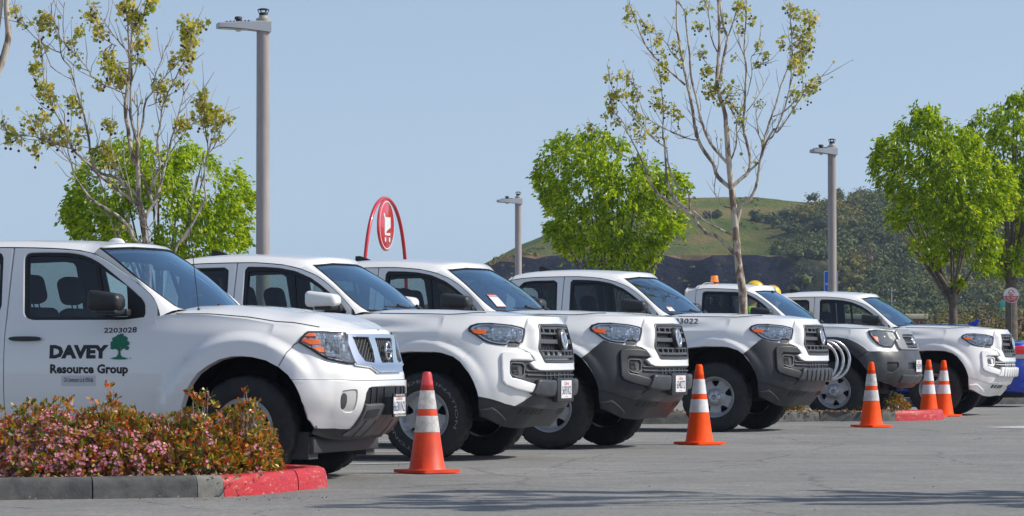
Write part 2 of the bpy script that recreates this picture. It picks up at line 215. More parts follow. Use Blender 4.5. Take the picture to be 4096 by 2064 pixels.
class MB:
    "collects pieces into one mesh; pieces mirrored to the other side of a vehicle collect in .far and become a second object"
    def __init__(s,join=False): s.v=[];s.f=[];s.far=None;s.join=join
    def other(s):
        if s.join: return s
        if s.far is None: s.far=MB()
        return s.far
    def add(s,vs,fs):
        n=len(s.v); s.v+= [tuple(v) for v in vs]; s.f+=[tuple(i+n for i in f) for f in fs]; return s
    def box(s,x0,x1,y0,y1,z0,z1,M=None):
        vs=[Vector((x,y,z)) for z in (z0,z1) for y in (y0,y1) for x in (x0,x1)]
        if M: vs=[M@v for v in vs]
        return s.add(vs,[(0,2,3,1),(4,5,7,6),(0,1,5,4),(2,6,7,3),(0,4,6,2),(1,3,7,5)])
    def rbox(s,x0,x1,y0,y1,z0,z1,r,M=None,n=2):
        "box with rounded edges"
        bm=bmesh.new(); bmesh.ops.create_cube(bm,size=1)
        for v in bm.verts: v.co=Vector(((x0+x1)/2+v.co.x*(x1-x0),(y0+y1)/2+v.co.y*(y1-y0),(z0+z1)/2+v.co.z*(z1-z0)))
        bmesh.ops.bevel(bm,geom=bm.edges[:],offset=r,segments=n,affect='EDGES',profile=.5)
        s.bm(bm,M); return s
    def bm(s,bm,M=None):
        bm.verts.index_update(); vs=[(M@v.co if M else v.co.copy()) for v in bm.verts]; fs=[tuple(v.index for v in f.verts) for f in bm.faces]; bm.free(); return s.add(vs,fs)
    def tube(s,pts,rad,n=8,cap=True):
        pts=[Vector(p) for p in pts]; vs=[];fs=[]; k=len(pts)
        rr=rad if isinstance(rad,(list,tuple)) else [rad]*k
        prev=None
        for i,p in enumerate(pts):
            d=(pts[min(i+1,k-1)]-pts[max(i-1,0)])
            if d.length<1e-9: d=Vector((0,0,1))
            d.normalize()
            a=prev if prev is not None else (Vector((0,0,1)) if abs(d.z)<.9 else Vector((1,0,0)))
            x=(a-d*a.dot(d)); 
            if x.length<1e-6: x=d.orthogonal()
            x.normalize(); y=d.cross(x); prev=x
            for j in range(n):
                t=2*pi*j/n; vs.append(p+x*cos(t)*rr[i]+y*sin(t)*rr[i])
        for i in range(k-1):
            for j in range(n): fs.append((i*n+j,i*n+(j+1)%n,(i+1)*n+(j+1)%n,(i+1)*n+j))
        if cap: fs.append(tuple(range(n))[::-1]); fs.append(tuple((k-1)*n+j for j in range(n)))
        return s.add(vs,fs)
    def lathe(s,prof,n=24,M=None,axis='z',close=False):
        "prof: (radius, height)"
        vs=[];fs=[]
        for r,h in prof:
            for j in range(n):
                t=2*pi*j/n
                v=Vector((r*cos(t),r*sin(t),h)) if axis=='z' else Vector((r*cos(t),h,r*sin(t)))
                vs.append(M@v if M else v)
        k=len(prof)
        for i in range(k-1):
            for j in range(n):
                f=(i*n+j,i*n+(j+1)%n,(i+1)*n+(j+1)%n,(i+1)*n+j)
                fs.append(f if axis=='z' else f[::-1])
        if close:
            fs.append(tuple(range(n))[::-1] if axis=='z' else tuple(range(n))); g=tuple((k-1)*n+j for j in range(n)); fs.append(g if axis=='z' else g[::-1])
        return s.add(vs,fs)
    def grid(s,fn,us,vs_):
        n=len(vs_); P=[fn(u,v) for u in us for v in vs_]
        return s.add(P,[(i*n+j,i*n+j+1,(i+1)*n+j+1,(i+1)*n+j) for i in range(len(us)-1) for j in range(n-1)])
    def sphere(s,c,r,seg=12,rings=8,sc=(1,1,1),M=None):
        bm=bmesh.new(); bmesh.ops.create_uvsphere(bm,u_segments=seg,v_segments=rings,radius=r)
        for v in bm.verts: v.co=Vector((v.co.x*sc[0]+c[0],v.co.y*sc[1]+c[1],v.co.z*sc[2]+c[2]))
        return s.bm(bm,M)
    def prism(s,poly,h0,h1,M=None):
        "polygon in xy, extruded in z"
        n=len(poly); a=sum(poly[i][0]*poly[(i+1)%n][1]-poly[(i+1)%n][0]*poly[i][1] for i in range(n))
        if a<0: poly=poly[::-1]
        vs=[Vector((x,y,h0)) for x,y in poly]+[Vector((x,y,h1)) for x,y in poly]
        if M: vs=[M@v for v in vs]
        return s.add(vs,[tuple(range(n))[::-1],tuple(range(n,2*n))]+[(i,(i+1)%n,n+(i+1)%n,n+i) for i in range(n)])
    def build(s,name,m,parent=None,smooth=True,angle=40):
        o=mesh_obj(name,s.v,s.f,m,parent,smooth,angle)
        if s.far: FAR[o.name]=mesh_obj(name,s.far.v,s.far.f,m,FAR.get(parent.name,parent) if parent else None,smooth,angle)
        return o
def copy_tree(o,parent=None,mats=None):
    c=o.copy(); COL.objects.link(c)
    if parent: c.parent=parent
    if mats and o.type=='MESH' and o.data.materials and o.data.materials[0] in mats and o.name.split('.')[0] in mats[o.data.materials[0]][1]:
        c.data=o.data.copy(); c.data.materials[0]=mats[o.data.materials[0]][0]
    for ch in list(o.children): copy_tree(ch,c,mats)
    return c
def rnd(poly,r=.2,n=3):
    "round the corners of a polygon (fraction r of the shorter side)"
    out=[];k=len(poly)
    for i in range(k):
        p=poly[i];a=poly[i-1];b=poly[(i+1)%k]
        la=hypot(a[0]-p[0],a[1]-p[1]);lb=hypot(b[0]-p[0],b[1]-p[1])
        d=min(la,lb)*min(r,.49)
        if d<1e-6: out.append(p);continue
        A=(p[0]+(a[0]-p[0])*d/la,p[1]+(a[1]-p[1])*d/la);B=(p[0]+(b[0]-p[0])*d/lb,p[1]+(b[1]-p[1])*d/lb)
        for j in range(n+1):
            t=j/n; out.append(((1-t)**2*A[0]+2*t*(1-t)*p[0]+t*t*B[0],(1-t)**2*A[1]+2*t*(1-t)*p[1]+t*t*B[1]))
    return out
def patch2d(poly,holes,step):
    "triangulate a polygon with holes and cut it along a grid -> bmesh in (x,y)"
    loops=[[Vector((x,y,0)) for x,y in poly]]+[[Vector((x,y,0)) for x,y in h] for h in holes]
    tris=tessellate_polygon(loops); pts=[p for l in loops for p in l]
    bm=bmesh.new(); vs=[bm.verts.new(p) for p in pts]
    for t in tris:
        a,b,c=(pts[i] for i in t)
        if abs((b-a).cross(c-a).z)<1e-13: continue
        try: bm.faces.new([vs[i] for i in t])
        except ValueError: pass
    for f in bm.faces:
        f.normal_update()
        if f.normal.z<0: f.normal_flip()
    for ax in (0,1):
        lo=min(p[ax] for p in pts);hi=max(p[ax] for p in pts); st=step[ax]
        k=ceil(lo/st+1e-6)
        while k*st<hi-1e-6:
            co=[0,0,0];no=[0,0,0];co[ax]=k*st;no[ax]=1
            bmesh.ops.bisect_plane(bm,geom=bm.verts[:]+bm.edges[:]+bm.faces[:],plane_co=co,plane_no=no,dist=1e-5); k+=1
    lone=[v for v in bm.verts if not v.link_faces]
    if lone: bmesh.ops.delete(bm,geom=lone,context='VERTS')
    return bm
def nrm(S,a,b,hint):
    e=1e-3; p=Vector(S.pt(a,b)); A=Vector(S.pt(a+e,b))-Vector(S.pt(a-e,b)); B=Vector(S.pt(a,b+e))-Vector(S.pt(a,b-e))
    if B.length<1e-9: B=p-Vector(S.pt(a,b-.05))
    n=A.cross(B)
    if n.length<1e-12: n=Vector((1,0,0))
    n.normalize(); h=Vector(hint(p))
    return -n if n.dot(h)<0 else n
HL=lambda p:(p.x if p.x>.3 else 0,p.y,0)
HS=lambda p:(0,p.y if abs(p.y)>1e-6 else 1,0)
HW=lambda p:(1,0,1)
def L2B(p): return Vector((p[0],-p[1],p[2]))   # (u,w,z) -> local xyz
def densify(poly,S,mx=.05):
    out=[]; n=len(poly)
    for i in range(n):
        a,b=poly[i],poly[(i+1)%n]; L=dist(S.pt(*a),S.pt(*b)); k=max(1,ceil(L/mx))
        for j in range(k): t=j/k; out.append((a[0]+(b[0]-a[0])*t,a[1]+(b[1]-a[1])*t))
    return out
def offset2(poly,S,d,hole):
    "polygon moved inwards by d metres measured on the surface"
    n=len(poly); ar=sum(poly[i][0]*poly[(i+1)%n][1]-poly[(i+1)%n][0]*poly[i][1] for i in range(n)); sg=(1 if ar>0 else -1)*(-1 if hole else 1); out=[]
    for i in range(n):
        p=poly[i]; e=1e-3; P=Vector(S.pt(*p)); sa=max(.05,(Vector(S.pt(p[0]+e,p[1]))-P).length/e); sb=max(.03,(Vector(S.pt(p[0],p[1]+(e if p[1]<5.9 else -e)))-P).length/e)
        a=((p[0]-poly[i-1][0])*sa,(p[1]-poly[i-1][1])*sb); b=((poly[(i+1)%n][0]-p[0])*sa,(poly[(i+1)%n][1]-p[1])*sb)
        la=hypot(*a) or 1;lb=hypot(*b) or 1; na=(-a[1]/la,a[0]/la);nb=(-b[1]/lb,b[0]/lb); m=(na[0]+nb[0],na[1]+nb[1]); l=hypot(*m)
        if l<.3: m=na;k=1.
        else: m=(m[0]/l,m[1]/l);k=min(1.6,1/max(.5,m[0]*na[0]+m[1]*na[1]))
        out.append((p[0]+m[0]*k*d*sg/sa,p[1]+m[1]*k*d*sg/sb))
    return out
def panel(mb,S,poly,d0,d1,hint=HL,holes=(),step=(.12,.25),mirror=True,one=True,chamfer=0.,mfun=None):
    "thick panel following surface S between offsets d0 (back) and d1 (front), with a narrow chamfered rim"
    loops=[densify(poly,S)]+[densify(h,S) for h in holes]
    dd=d1 if callable(d1) else (lambda a,b:d1)
    if chamfer: inner=[offset2(l,S,chamfer*.9,i>0) for i,l in enumerate(loops)]
    else: inner=loops
    bm=patch2d(inner[0],inner[1:],step); bm.verts.index_update()
    P=[S.pt(v.co.x,v.co.y) for v in bm.verts]; N=[nrm(S,v.co.x,v.co.y,hint) for v in bm.verts]
    f0=max(bm.faces,key=lambda f:f.calc_area()); q=[Vector(P[v.index]) for v in f0.verts]; fn=(q[1]-q[0]).cross(q[2]-q[0]); flip=fn.dot(N[f0.verts[0].index])<0
    co=[(v.co.x,v.co.y) for v in bm.verts]; vs0=[Vector(P[i])+N[i]*dd(*co[i]) for i in range(len(P))]; fs0=[tuple(v.index for v in f.verts) for f in bm.faces]; bm.free()
    for li,(L,I) in enumerate(zip(loops,inner)):
        n=len(L); ar=sum(L[i][0]*L[(i+1)%n][1]-L[(i+1)%n][0]*L[i][1] for i in range(n)); ccw=(ar>0)^(li>0)
        rings=[]
        if chamfer:
            NI=[nrm(S,*p,hint) for p in I]; rings.append([Vector(S.pt(*p))+m*dd(*p) for p,m in zip(I,NI)])
            NL=[nrm(S,*p,hint) for p in L]
            mid=[((a[0]*.35+b[0]*.65),(a[1]*.35+b[1]*.65)) for a,b in zip(I,L)]
            rings.append([Vector(S.pt(*p))+m*(dd(*p)-chamfer*.25) for p,m in zip(mid,NL)])
            rings.append([Vector(S.pt(*p))+m*(dd(*p)-chamfer) for p,m in zip(L,NL)])
        else:
            NL=[nrm(S,*p,hint) for p in L]; rings.append([Vector(S.pt(*p))+m*dd(*p) for p,m in zip(L,NL)])
        if d0 is not None: rings.append([Vector(S.pt(*p))+m*d0 for p,m in zip(L,NL)])
        for k in range(len(rings)-1):
            b=len(vs0); vs0+=rings[k]+rings[k+1]
            for i in range(n):
                j=(i+1)%n; f=(b+i,b+n+i,b+n+j,b+j); fs0.append(f if ccw else f[::-1])
    for sg in ((1,-1) if mirror else (1,)):
        tgt=mb if sg>0 or min(abs(p[0]) if hint is HL else 9 for p in poly)<1e-6 else mb.other()
        fl=flip ^ (sg>0)
        tgt.add([Vector((p.x,-p.y*sg,p.z)) for p in vs0],[f[::-1] if fl else f for f in fs0])
    return mb
def text_mesh(txt,size=1.,bold=0.,sx=1.,shear=0.,space=1.):
    cu=bpy.data.curves.new('t','FONT'); cu.body=txt; cu.size=size; cu.offset=bold; cu.shear=shear; cu.space_character=space; cu.resolution_u=2; cu.align_x='LEFT'
    o=bpy.data.objects.new('t',cu); COL.objects.link(o); dg=bpy.context.evaluated_depsgraph_get(); me=bpy.data.meshes.new_from_object(o.evaluated_get(dg))
    vs=[(v.co.x*sx,v.co.y) for v in me.vertices]; fs=[tuple(p.vertices) for p in me.polygons]
    bpy.data.objects.remove(o); bpy.data.curves.remove(cu); bpy.data.meshes.remove(me); return vs,fs
def text_fit(txt,x0,x1,y0,y1,bold=0.,shear=0.):
    "text filling the given box (x may run backwards)"
    vs,fs=text_mesh(txt,1.,bold,1.,shear); ax=min(v[0] for v in vs);bx=max(v[0] for v in vs);ay=min(v[1] for v in vs);by=max(v[1] for v in vs)
    return [(x0+(x-ax)/(bx-ax)*(x1-x0),y0+(y-ay)/(by-ay)*(y1-y0)) for x,y in vs],fs
# ---------------- materials for vehicles ----------------
WHITE=mat('white_paint',(.85,.845,.835),.25,coat=1.,spec=.5,noise=.03,nscale=1.5,var=(.83,.82,.80))
PLAST=mat('dark_plastic',(.026,.028,.032),.48,noise=.15,nscale=9,bump=.05,bscale=600)
GREYP=mat('grey_plastic',(.075,.078,.085),.5,noise=.12,nscale=8)
BLACKP=mat('black_plastic',(.008,.008,.009),.5)
SEAMM=mat('seam_black',(.006,.006,.007),.8)
CHROME=mat('chrome',(.82,.83,.85),.09,1.)
SILV=mat('silver_reflector',(.75,.77,.8),.16,.9)
STEELR=mat('rim_silver',(.42,.43,.45),.42,.5,noise=.15,nscale=9,var=(.34,.335,.33))
TYRE=mat('tyre_rubber',(.028,.0275,.027),.75,noise=.5,nscale=14,var=(.013,.013,.013),bump=.2,bscale=180)
TYREL=mat('tyre_letter',(.20,.195,.19),.8)
AMBER=mat('amber_lens',(.62,.10,.006),.3)
DARKIN=mat('interior_dark',(.02,.021,.024),.8)
SEATM=mat('seat_cloth',(.028,.031,.038),.9,bump=.3,bscale=300)
LINER=mat('headliner',(.16,.155,.15),.9)
UNDER=mat('chassis_dark',(.012,.011,.010),.85,noise=.4,nscale=12)
PLATEW=mat('plate_white',(.72,.72,.70),.4)
PLATEB=mat('plate_blue',(.02,.04,.16),.5)
PLATER=mat('plate_red',(.6,.03,.03),.5)
GLASS=glassmat('window_glass',(.68,.78,.76),base=.02)
GLASSD=glassmat('rear_window_glass',(.42,.47,.46),base=.03)
WSGL=glassmat('windscreen_glass',(.55,.66,.68),(.55,.80,1.),base=.27)
LENS=glassmat('clear_lens',(.95,.97,.98),base=.03)
ROTL=radians(18.985)
def tyre_mb(wd=.235,Rr=.385,rim=.215):
    m=MB(); n=120; prof=[]
    h=wd/2
    # (y, r, kind)
    side=[(-h+.02,rim),(-h+.012,rim+.02),(-h,rim+.06),(-h+.002,rim+.10),(-h+.012,Rr-.035)]
    tread=[(-h+.018,Rr-.018),(-h+.035,Rr-.004),(-h+.06,Rr),(-.045,Rr+.002),(-.036,Rr+.002),(-.004,Rr+.003),(.004,Rr+.003),(.036,Rr+.002),(.045,Rr+.002),(h-.06,Rr),(h-.035,Rr-.004),(h-.018,Rr-.018)]
    allp=[(y,r,0) for y,r in side]+[(y,r,1) for y,r in tread]+[(-y,r,0) for y,r in side[::-1]]
    vs=[];fs=[]
    for i,(y,r,k) in enumerate(allp):
        for j in range(n):
            t=2*pi*j/n; rr=r
            if k:
                ph=j+ (3 if y>0 else 0)
                if ph%6==0: rr-=.010
                if abs(y)>.03 and abs(abs(y)-.040)<.006: rr-=.009
            if r<=Rr-.03 and r>rim+.05 and abs(y)>.1:
                rr+=0
            vs.append((rr*cos(t),y,rr*sin(t)))
    k=len(allp)
    for i in range(k-1):
        for j in range(n): fs.append((i*n+j,(i+1)*n+j,(i+1)*n+(j+1)%n,i*n+(j+1)%n)[::-1])
    return m.add(vs,fs)
class Dish:
    def __init__(s,tab): s.t=tab
    def pt(s,a,b): return (a,-interp(s.t,hypot(a,b)),b)
def make_wheel(style,parent,pos,outward,rot=0.):
    "wheel part > tyre, rim, hub cap"
    M=Matrix.Rotation(pi if outward<0 else 0,4,'Z')@Matrix.Rotation(rot,4,'Y')
    root=tyre_mb().build('wheel',TYRE,parent,True,50); root.location=pos
    if outward<0: root.rotation_euler=(0,0,pi)
    # the mesh of the wheel itself is the tyre; rim and cap hang below it
    def part(mb,name,m): return mb.build(name,m,root,True,35)
    r=MB(); D=Dish([(0,.10),(.075,.098),(.085,.075),(.10,.062),(.135,.055),(.165,.062),(.185,.055),(.196,.075),(.206,.10),(.222,.112)] if style=='steel' else [(0,.095),(.05,.095),(.07,.085),(.12,.098),(.18,.105),(.222,.112)])
    holes=[];nh=5 if style=='steel' else 6
    for i in range(nh):
        a=pi/2+2*pi*i/nh+rot
        if style=='steel': q=[(.118,-.012),(.118,.012),(.15,.034),(.176,.044),(.182,.03),(.184,0),(.182,-.03),(.176,-.044),(.15,-.034)]
        else: q=[(.075,-.012),(.075,.012),(.13,.045),(.19,.07),(.2,0),(.19,-.07),(.13,-.045)]
        holes.append(rnd([(x*cos(a)-y*sin(a),x*sin(a)+y*cos(a)) for x,y in q],.3,2))
    circ=[(.222*cos(2*pi*i/48),.222*sin(2*pi*i/48)) for i in range(48)]
    panel(r,D,circ,-.012,0,hint=lambda p:(0,-1,0),holes=holes,step=(.03,.03),mirror=False)
    # panel() mirrors y, so the dish faces +y here
    r.lathe([(.222,.112),(.226,.108),(.224,.09),(.205,.06),(.20,-.05),(.214,-.1)],48,axis='y')
    rim=part(r,'rim',STEELR)
    c=MB()
    if style=='steel':
        c.lathe([(.0,.128),(.045,.126),(.062,.118),(.074,.100),(.078,.09)],32,axis='y')
        for i in range(6):
            a=2*pi*(i+.5)/6; c.lathe([(.0,.127),(.0095,.127),(.0115,.118),(.0115,.10)],10,Matrix.Translation((.055*cos(a),0,.055*sin(a))),axis='y')
        cap=part(c,'hub_cap',mat('cap_silver',(.50,.51,.53),.38,.4))
        e=MB()
        e.tube([(.026*cos(t*.3927),.128,.026*sin(t*.3927)) for t in range(17)],.0022,5,False); e.tube([(.010*cos(t*.3927),.129,.022*sin(t*.3927)) for t in range(17)],.002,5,False); e.tube([(.024*cos(t*.3927),.129,.008+.007*sin(t*.3927)) for t in range(17)],.002,5,False)
        for i in range(6):
            a=2*pi*(i+.5)/6; e.lathe([(.0,.1295),(.006,.129),(.006,.126)],8,Matrix.Translation((.055*cos(a),0,.055*sin(a))),axis='y')
            e.lathe([(.0125,.112),(.0135,.117),(.0145,.112)],12,Matrix.Translation((.055*cos(a),0,.055*sin(a))),axis='y')
        e.build('cap_emblem',GREYP,rim,True,40)
    else:
        c.lathe([(0,.104),(.03,.103),(.034,.095)],24,axis='y'); part(c,'hub_cap',SILV)
    b=MB(); b.lathe([(0.0,.02),(.15,.02),(.16,-.02),(.2,-.06)],32,axis='y'); part(b,'brake_disc',UNDER)
    return root
def tyre_letters(root,txt,a0,a1,rad,h,m=TYREL):
    mb=MB(); vs,fs=text_fit(txt,0,1,0,1,.01)
    mb.add([((rad+y*h)*cos(a0+(a1-a0)*x),.1185,(rad+y*h)*sin(a0+(a1-a0)*x)) for x,y in vs],fs)
    # keep only the outline of each letter so the rubber shows inside
    mb.build('raised_lettering',m,root,False)
def text_on(S,txt,a0,a1,b0,b1,d,name,m,parent,hint=HL,bold=.0,shear=0.):
    vs,fs=text_fit(txt,a0,a1,b0,b1,bold,shear); out=[]
    for a,b in vs:
        p=Vector(S.pt(a,b))+nrm(S,a,b,hint)*d; out.append(L2B(p))
    return mesh_obj(name,out,fs,m,parent,False)
def plate(parent,u,z,num,top=None,frame=None,bottom=None,w0=0.):
    mb=MB().rbox(u-.004,u,-w0-.152,-w0+.152,z-.078,z+.078,.0015,n=1); p=mb.build('licence_plate',PLATEW,parent,False)
    def t(s,a,b,c,d,m,n,bold=.0,sh=0.):
        vs,fs=text_fit(s,a,b,c,d,bold,sh); mesh_obj(n,[(u+.002,y-w0,zz) for y,zz in vs],fs,m,p,False)
    t(num,-.128,.128,z-.045,z+.03,PLATEB,'plate_number',.0)
    t('California',-.07,.07,z+.038,z+.068,PLATER,'plate_state_name',0,.4)
    t('dmv.ca.gov',-.04,.04,z-.07,z-.056,PLATER,'plate_small_print')
    if frame:
        f=MB(); fr=frame
        for a in ((-.158,.158,z+.066,z+.086),(-.158,.158,z-.086,z-.062),(-.158,-.148,z-.086,z+.086),(.148,.158,z-.086,z+.086)): f.box(u-.005,u+.006,a[0]-w0,a[1]-w0,a[2],a[3])
        f.build('plate_frame',fr,p,False)
        if top: 
            vs,fs=text_fit(top,-.10,.10,z+.070,z+.082,.02); mesh_obj('frame_lettering',[(u+.0075,y-w0,zz) for y,zz in vs],fs,PLATEW,p,False)
        if bottom:
            vs,fs=text_fit(bottom,-.13,.13,z-.082,z-.066,.02); mesh_obj('frame_lettering',[(u+.0075,y-w0,zz) for y,zz in vs],fs,PLATEW,p,False)
    return p
def seat(parent,w,u=-1.62,hz=1.42,m=None):
    m=m or SEATM
    mb=MB(); tilt=Matrix.Translation((u,-w,.98))@Matrix.Rotation(radians(-14),4,'Y')
    mb.rbox(-.07,.08,-.25,.25,-.2,.30,.06,tilt,3); mb.rbox(-.05,.45,-.24,.24,-.25,-.1,.05,tilt,3)
    s=mb.build('seat',m,parent,True,60)
    hb=MB(); hb.rbox(-.07,.07,-.135,.135,.335,.555,.06,tilt,4)
    for y in (-.05,.05): hb.tube([tilt@Vector((0,y,.25)),tilt@Vector((0,y,.36))],.006,6)
    hb.build('headrest',m,s,True,60)
def mirror(parent,S,col,big,uc,zc,w0):
    for sg in (1,-1):
        mb=MB(); bm=bmesh.new(); bmesh.ops.create_cube(bm,size=1)
        L,H,W=(.255,.15,.19) if big else (.29,.135,.20)
        for v in bm.verts:
            x=v.co.x*L;y=v.co.y*W;z=v.co.z*H
            if v.co.x>0: z*=.82; y*=.9; z-=.006
            if v.co.y>0: x-=0
            v.co=Vector((x,y,z+(.012 if v.co.x<0 else -.006)*(v.co.z>0)))
        bmesh.ops.bevel(bm,geom=bm.edges[:],offset=.045,segments=5,affect='EDGES',profile=.5)
        M=Matrix.Translation((uc,-sg*(w0+.15),zc)); mb.bm(bm,M)
        r=mb.build('wing_mirror',col,parent,True,80)
        a=MB(); a.rbox(uc-.02,uc+.12,-.03-sg*(w0+.01),.05-sg*(w0+.01),zc-H/2-.035,zc-H/2+.02,.012); a.rbox(uc-.06,uc+.10,-.1-sg*(w0+.12),.1-sg*(w0+.12),zc-H/2-.022,zc-H/2+.018,.015)
        a.build('mirror_arm',PLAST,r,True,50)
def tube_on(S,pts,d,r,name,m,parent,hint=HL,mirror_=True,n=6):
    for sg in ((1,-1) if mirror_ else (1,)):
        mb=MB(); P=[]
        for i in range(len(pts)-1):
            for k in range(4):
                t=k/4; a=pts[i][0]+(pts[i+1][0]-pts[i][0])*t; b=pts[i][1]+(pts[i+1][1]-pts[i][1])*t
                p=Vector(S.pt(a,b))+nrm(S,a,b,hint)*d; P.append(Vector((p.x,-p.y*sg,p.z)))
        a,b=pts[-1]; p=Vector(S.pt(a,b))+nrm(S,a,b,hint)*d; P.append(Vector((p.x,-p.y*sg,p.z)))
        mb.tube(P,r,n); o=mb.build(name,m,parent,True,80)
    return o
def build_truck(D,root):
    S,G,W=D['S'],D['G'],D['W']; u6=S.net[0][6][0]
    Q=lambda u:6+(u6-u); g=.004
    paint=D.get('paint',WHITE)
    # ---- front body skin with wheel opening ----
    us=D['seamF']
    arch=D['arch']
    lf=D['lowfront']; poly=lf+arch+[(arch[-1][0],0),(Q(us),0),(Q(us),2),(Q(us),4),(Q(us),5.3),(Q(us),6),(4,6),(2,6),(0,6)]
    body=MB(); panel(body,S,poly,-.02,0,step=(.04,.08))
    # arch lip
    for sg in (1,-1):
        P=[];I=[]
        full=arch+[(arch[-1][0],0)]
        for i in range(len(full)-1):
            for k in range(3):
                t=k/3; a=full[i][0]+(full[i+1][0]-full[i][0])*t; b=full[i][1]+(full[i+1][1]-full[i][1])*t
                p=S.pt(a,b); P.append((p[0],-p[1]*sg,p[2])); I.append((p[0]*.985,-(p[1]-.07)*sg,.38+(p[2]-.38)*.985))
        n=len(P); body.add(P+I,[((i,i+1,n+i+1,n+i) if sg<0 else (i,n+i,n+i+1,i+1)) for i in range(n-1)])
    body.build('body',paint,root,True,38)
    # ---- hood ----
    h=MB(); st=[]
    qs=[Q(-.60)-i*(Q(-.60)-6)/14 for i in range(15)]+[6-.14*i for i in range(1,43)]
    xs=[-1+i/20 for i in range(41)]
    def hpt(q,x):
        p=S.pt(q,6); c=interp(D['crown'],p[0]); b=D.get('hbow',.16)*(1-x*x)*sstep(0.,-.6,p[0])
        ridge=interp(D['ridge'],abs(x)) if p[0]<.5 else interp(D['ridge'],abs(x))*max(0,(.8-p[0])/.3)
        return (p[0]+b,-p[1]*x,p[2]+c*(1-abs(x)**2.4)+ridge)
    h.grid(lambda q,x:hpt(q,x),qs,xs)
    h.build('hood',paint,root,True,60)
    hs=D['hseam']
    for sg in (1,-1):
        h8=[(hs[i][0]+(hs[i+1][0]-hs[i][0])*k/6,hs[i][1]+(hs[i+1][1]-hs[i][1])*k/6) for i in range(len(hs)-1) for k in range(6)]+[hs[-1]]; sm=MB(); P=[Vector(hpt(q,x*sg))+Vector((0,0,.0025)) for q,x in h8]; sm.tube(P,.0035,5); sm.build('hood_seam',SEAMM,root,False)
    # ---- roof ----
    Dc=D['D']; fr=interp([(u,z) for u,z in Dc],0)
    def dz(u): return interp(Dc,u)
    Wn=D['Wn']; ct=W.pt(*Wn[-1]); uh=ct[0]
    ub=Dc[0][0]; rows=[]
    zt=D['zroof']; ul=D['uroof_last']
    usr=[ub+(ul-ub)*i/14 for i in range(15)]
    def rrow(u,ws,zs,bow,zc,n=2.6):
        r=[]
        for i in range(25):
            x=-1+i/12; c=(1-abs(x)**n)**(1/n) if abs(x)<1 else 0
            r.append((u+bow*(1-x*x),-ws*x,zs+(zc-zs)*c))
        return r
    for i,u in enumerate(usr):
        zs=dz(u); ws=G.pt(u,zs)[1]; t=i/14
        rows.append(rrow(u,ws,zs,-.05*(1-t)**2+.12*t**2,interp(zt,u)))
    hr=[]
    for i in range(25):
        x=-1+i/12; tt=x*Wn[-1][0]; vv=interp([(0,D['wtop']),(.5,D['wtop']),(1,Wn[-1][1])],abs(x)); p=Vector(W.pt(tt,vv))+nrm(W,tt,vv,HW)*.007; hr.append((p.x,-p.y,p.z))
    pv=rows[-1]
    for k in (.55,): rows.append([tuple(pv[i][c]+(hr[i][c]-pv[i][c])*k+(.010*sin(pi*k) if c==2 else 0) for c in range(3)) for i in range(25)])
    rows.append(hr)
    rf=MB(); vs=[p for r in rows for p in r]; fs=[(i*25+j,i*25+j+1,(i+1)*25+j+1,(i+1)*25+j) for i in range(len(rows)-1) for j in range(24)]
    rf.add(vs,fs)
    # rear roll-down to the cab back
    ub2=D['uback']; rr=[]
    for k,(du,dzz) in enumerate(((0,0),(-.03,-.02),(-.055,-.06),(-.06,-.14))):
        rr.append([(p[0]+du*(ub-ub2)/.06*.8 if False else p[0]+du*D.get('rback',1.),p[1]*(1-.01*k),p[2]+dzz-(0 if k<1 else 0)) for p in rows[0]])
    vs=[p for r in rr for p in r]; rf.add(vs,[((i+1)*25+j,(i+1)*25+j+1,i*25+j+1,i*25+j) for i in range(3) for j in range(24)])
    # pillar ribbons
    dp=[(u,z) for u,z in Dc if u>ul-.001]; dp=[(ul,dz(ul))]+[p for p in dp if p[0]>ul+.01]+[D['dend']]
    L=[0]
    for a,b in zip(dp,dp[1:]): L.append(L[-1]+hypot(b[0]-a[0],b[1]-a[1]))
    wl=[W.pt(*p) for p in Wn[::-1]]+[D['wend']]; LW=[0]
    for a,b in zip(wl,wl[1:]): LW.append(LW[-1]+dist(a,b))
    pill=[]
    for i in range(17):
        t=i/16
        du=interp([(l,p[0]) for l,p in zip(L,dp)],t*L[-1]); dzv=interp([(l,p[1]) for l,p in zip(L,dp)],t*L[-1]); a=Vector(G.pt(du,dzv)) if dzv>G.p[0] else Vector((du,G.pt(du,G.p[0])[1],dzv))
        b=Vector([interp([(l,p[c]) for l,p in zip(LW,wl)],t*LW[-1]) for c in range(3)])
        row=[]
        for j in range(7):
            s=j/6; p=a.lerp(b,s)+Vector((.25,.6,.75)).normalized()*(.05*(a-b).length/.1*.5)*sin(pi*s)*.6
            row.append(p)
        pill.append(row)
    for sg in (1,-1):
        vs=[Vector((p.x,-p.y*sg,p.z)) for r in pill for p in r]
        rf.add(vs,[((i*7+j,(i+1)*7+j,(i+1)*7+j+1,i*7+j+1) if sg<0 else (i*7+j,i*7+j+1,(i+1)*7+j+1,(i+1)*7+j)) for i in range(16) for j in range(6)])
    rf.build('cab_roof',paint,root,True,60)
    li=MB(); vs=[(p[0],p[1]*.95,p[2]-.045) for r in rows for p in r]; li.add(vs,fs)
    for sg in (1,-1):
        vs=[Vector((p.x-.03,-(p.y-.035)*sg,p.z-.025)) for r in pill for p in r]
        li.add(vs,[(i*7+j,i*7+j+1,(i+1)*7+j+1,(i+1)*7+j) for i in range(16) for j in range(6)])
    li.build('headliner',LINER,root,True,60)
    # ---- doors ----
    zb=G.p[0]
    def dedge(u0,u1,off=.005):
        return [(u,dz(u)-off) for u in sorted({u1,u0}|{p[0] for p in Dc if u0<p[0]<u1})]
    doors=D['doors']
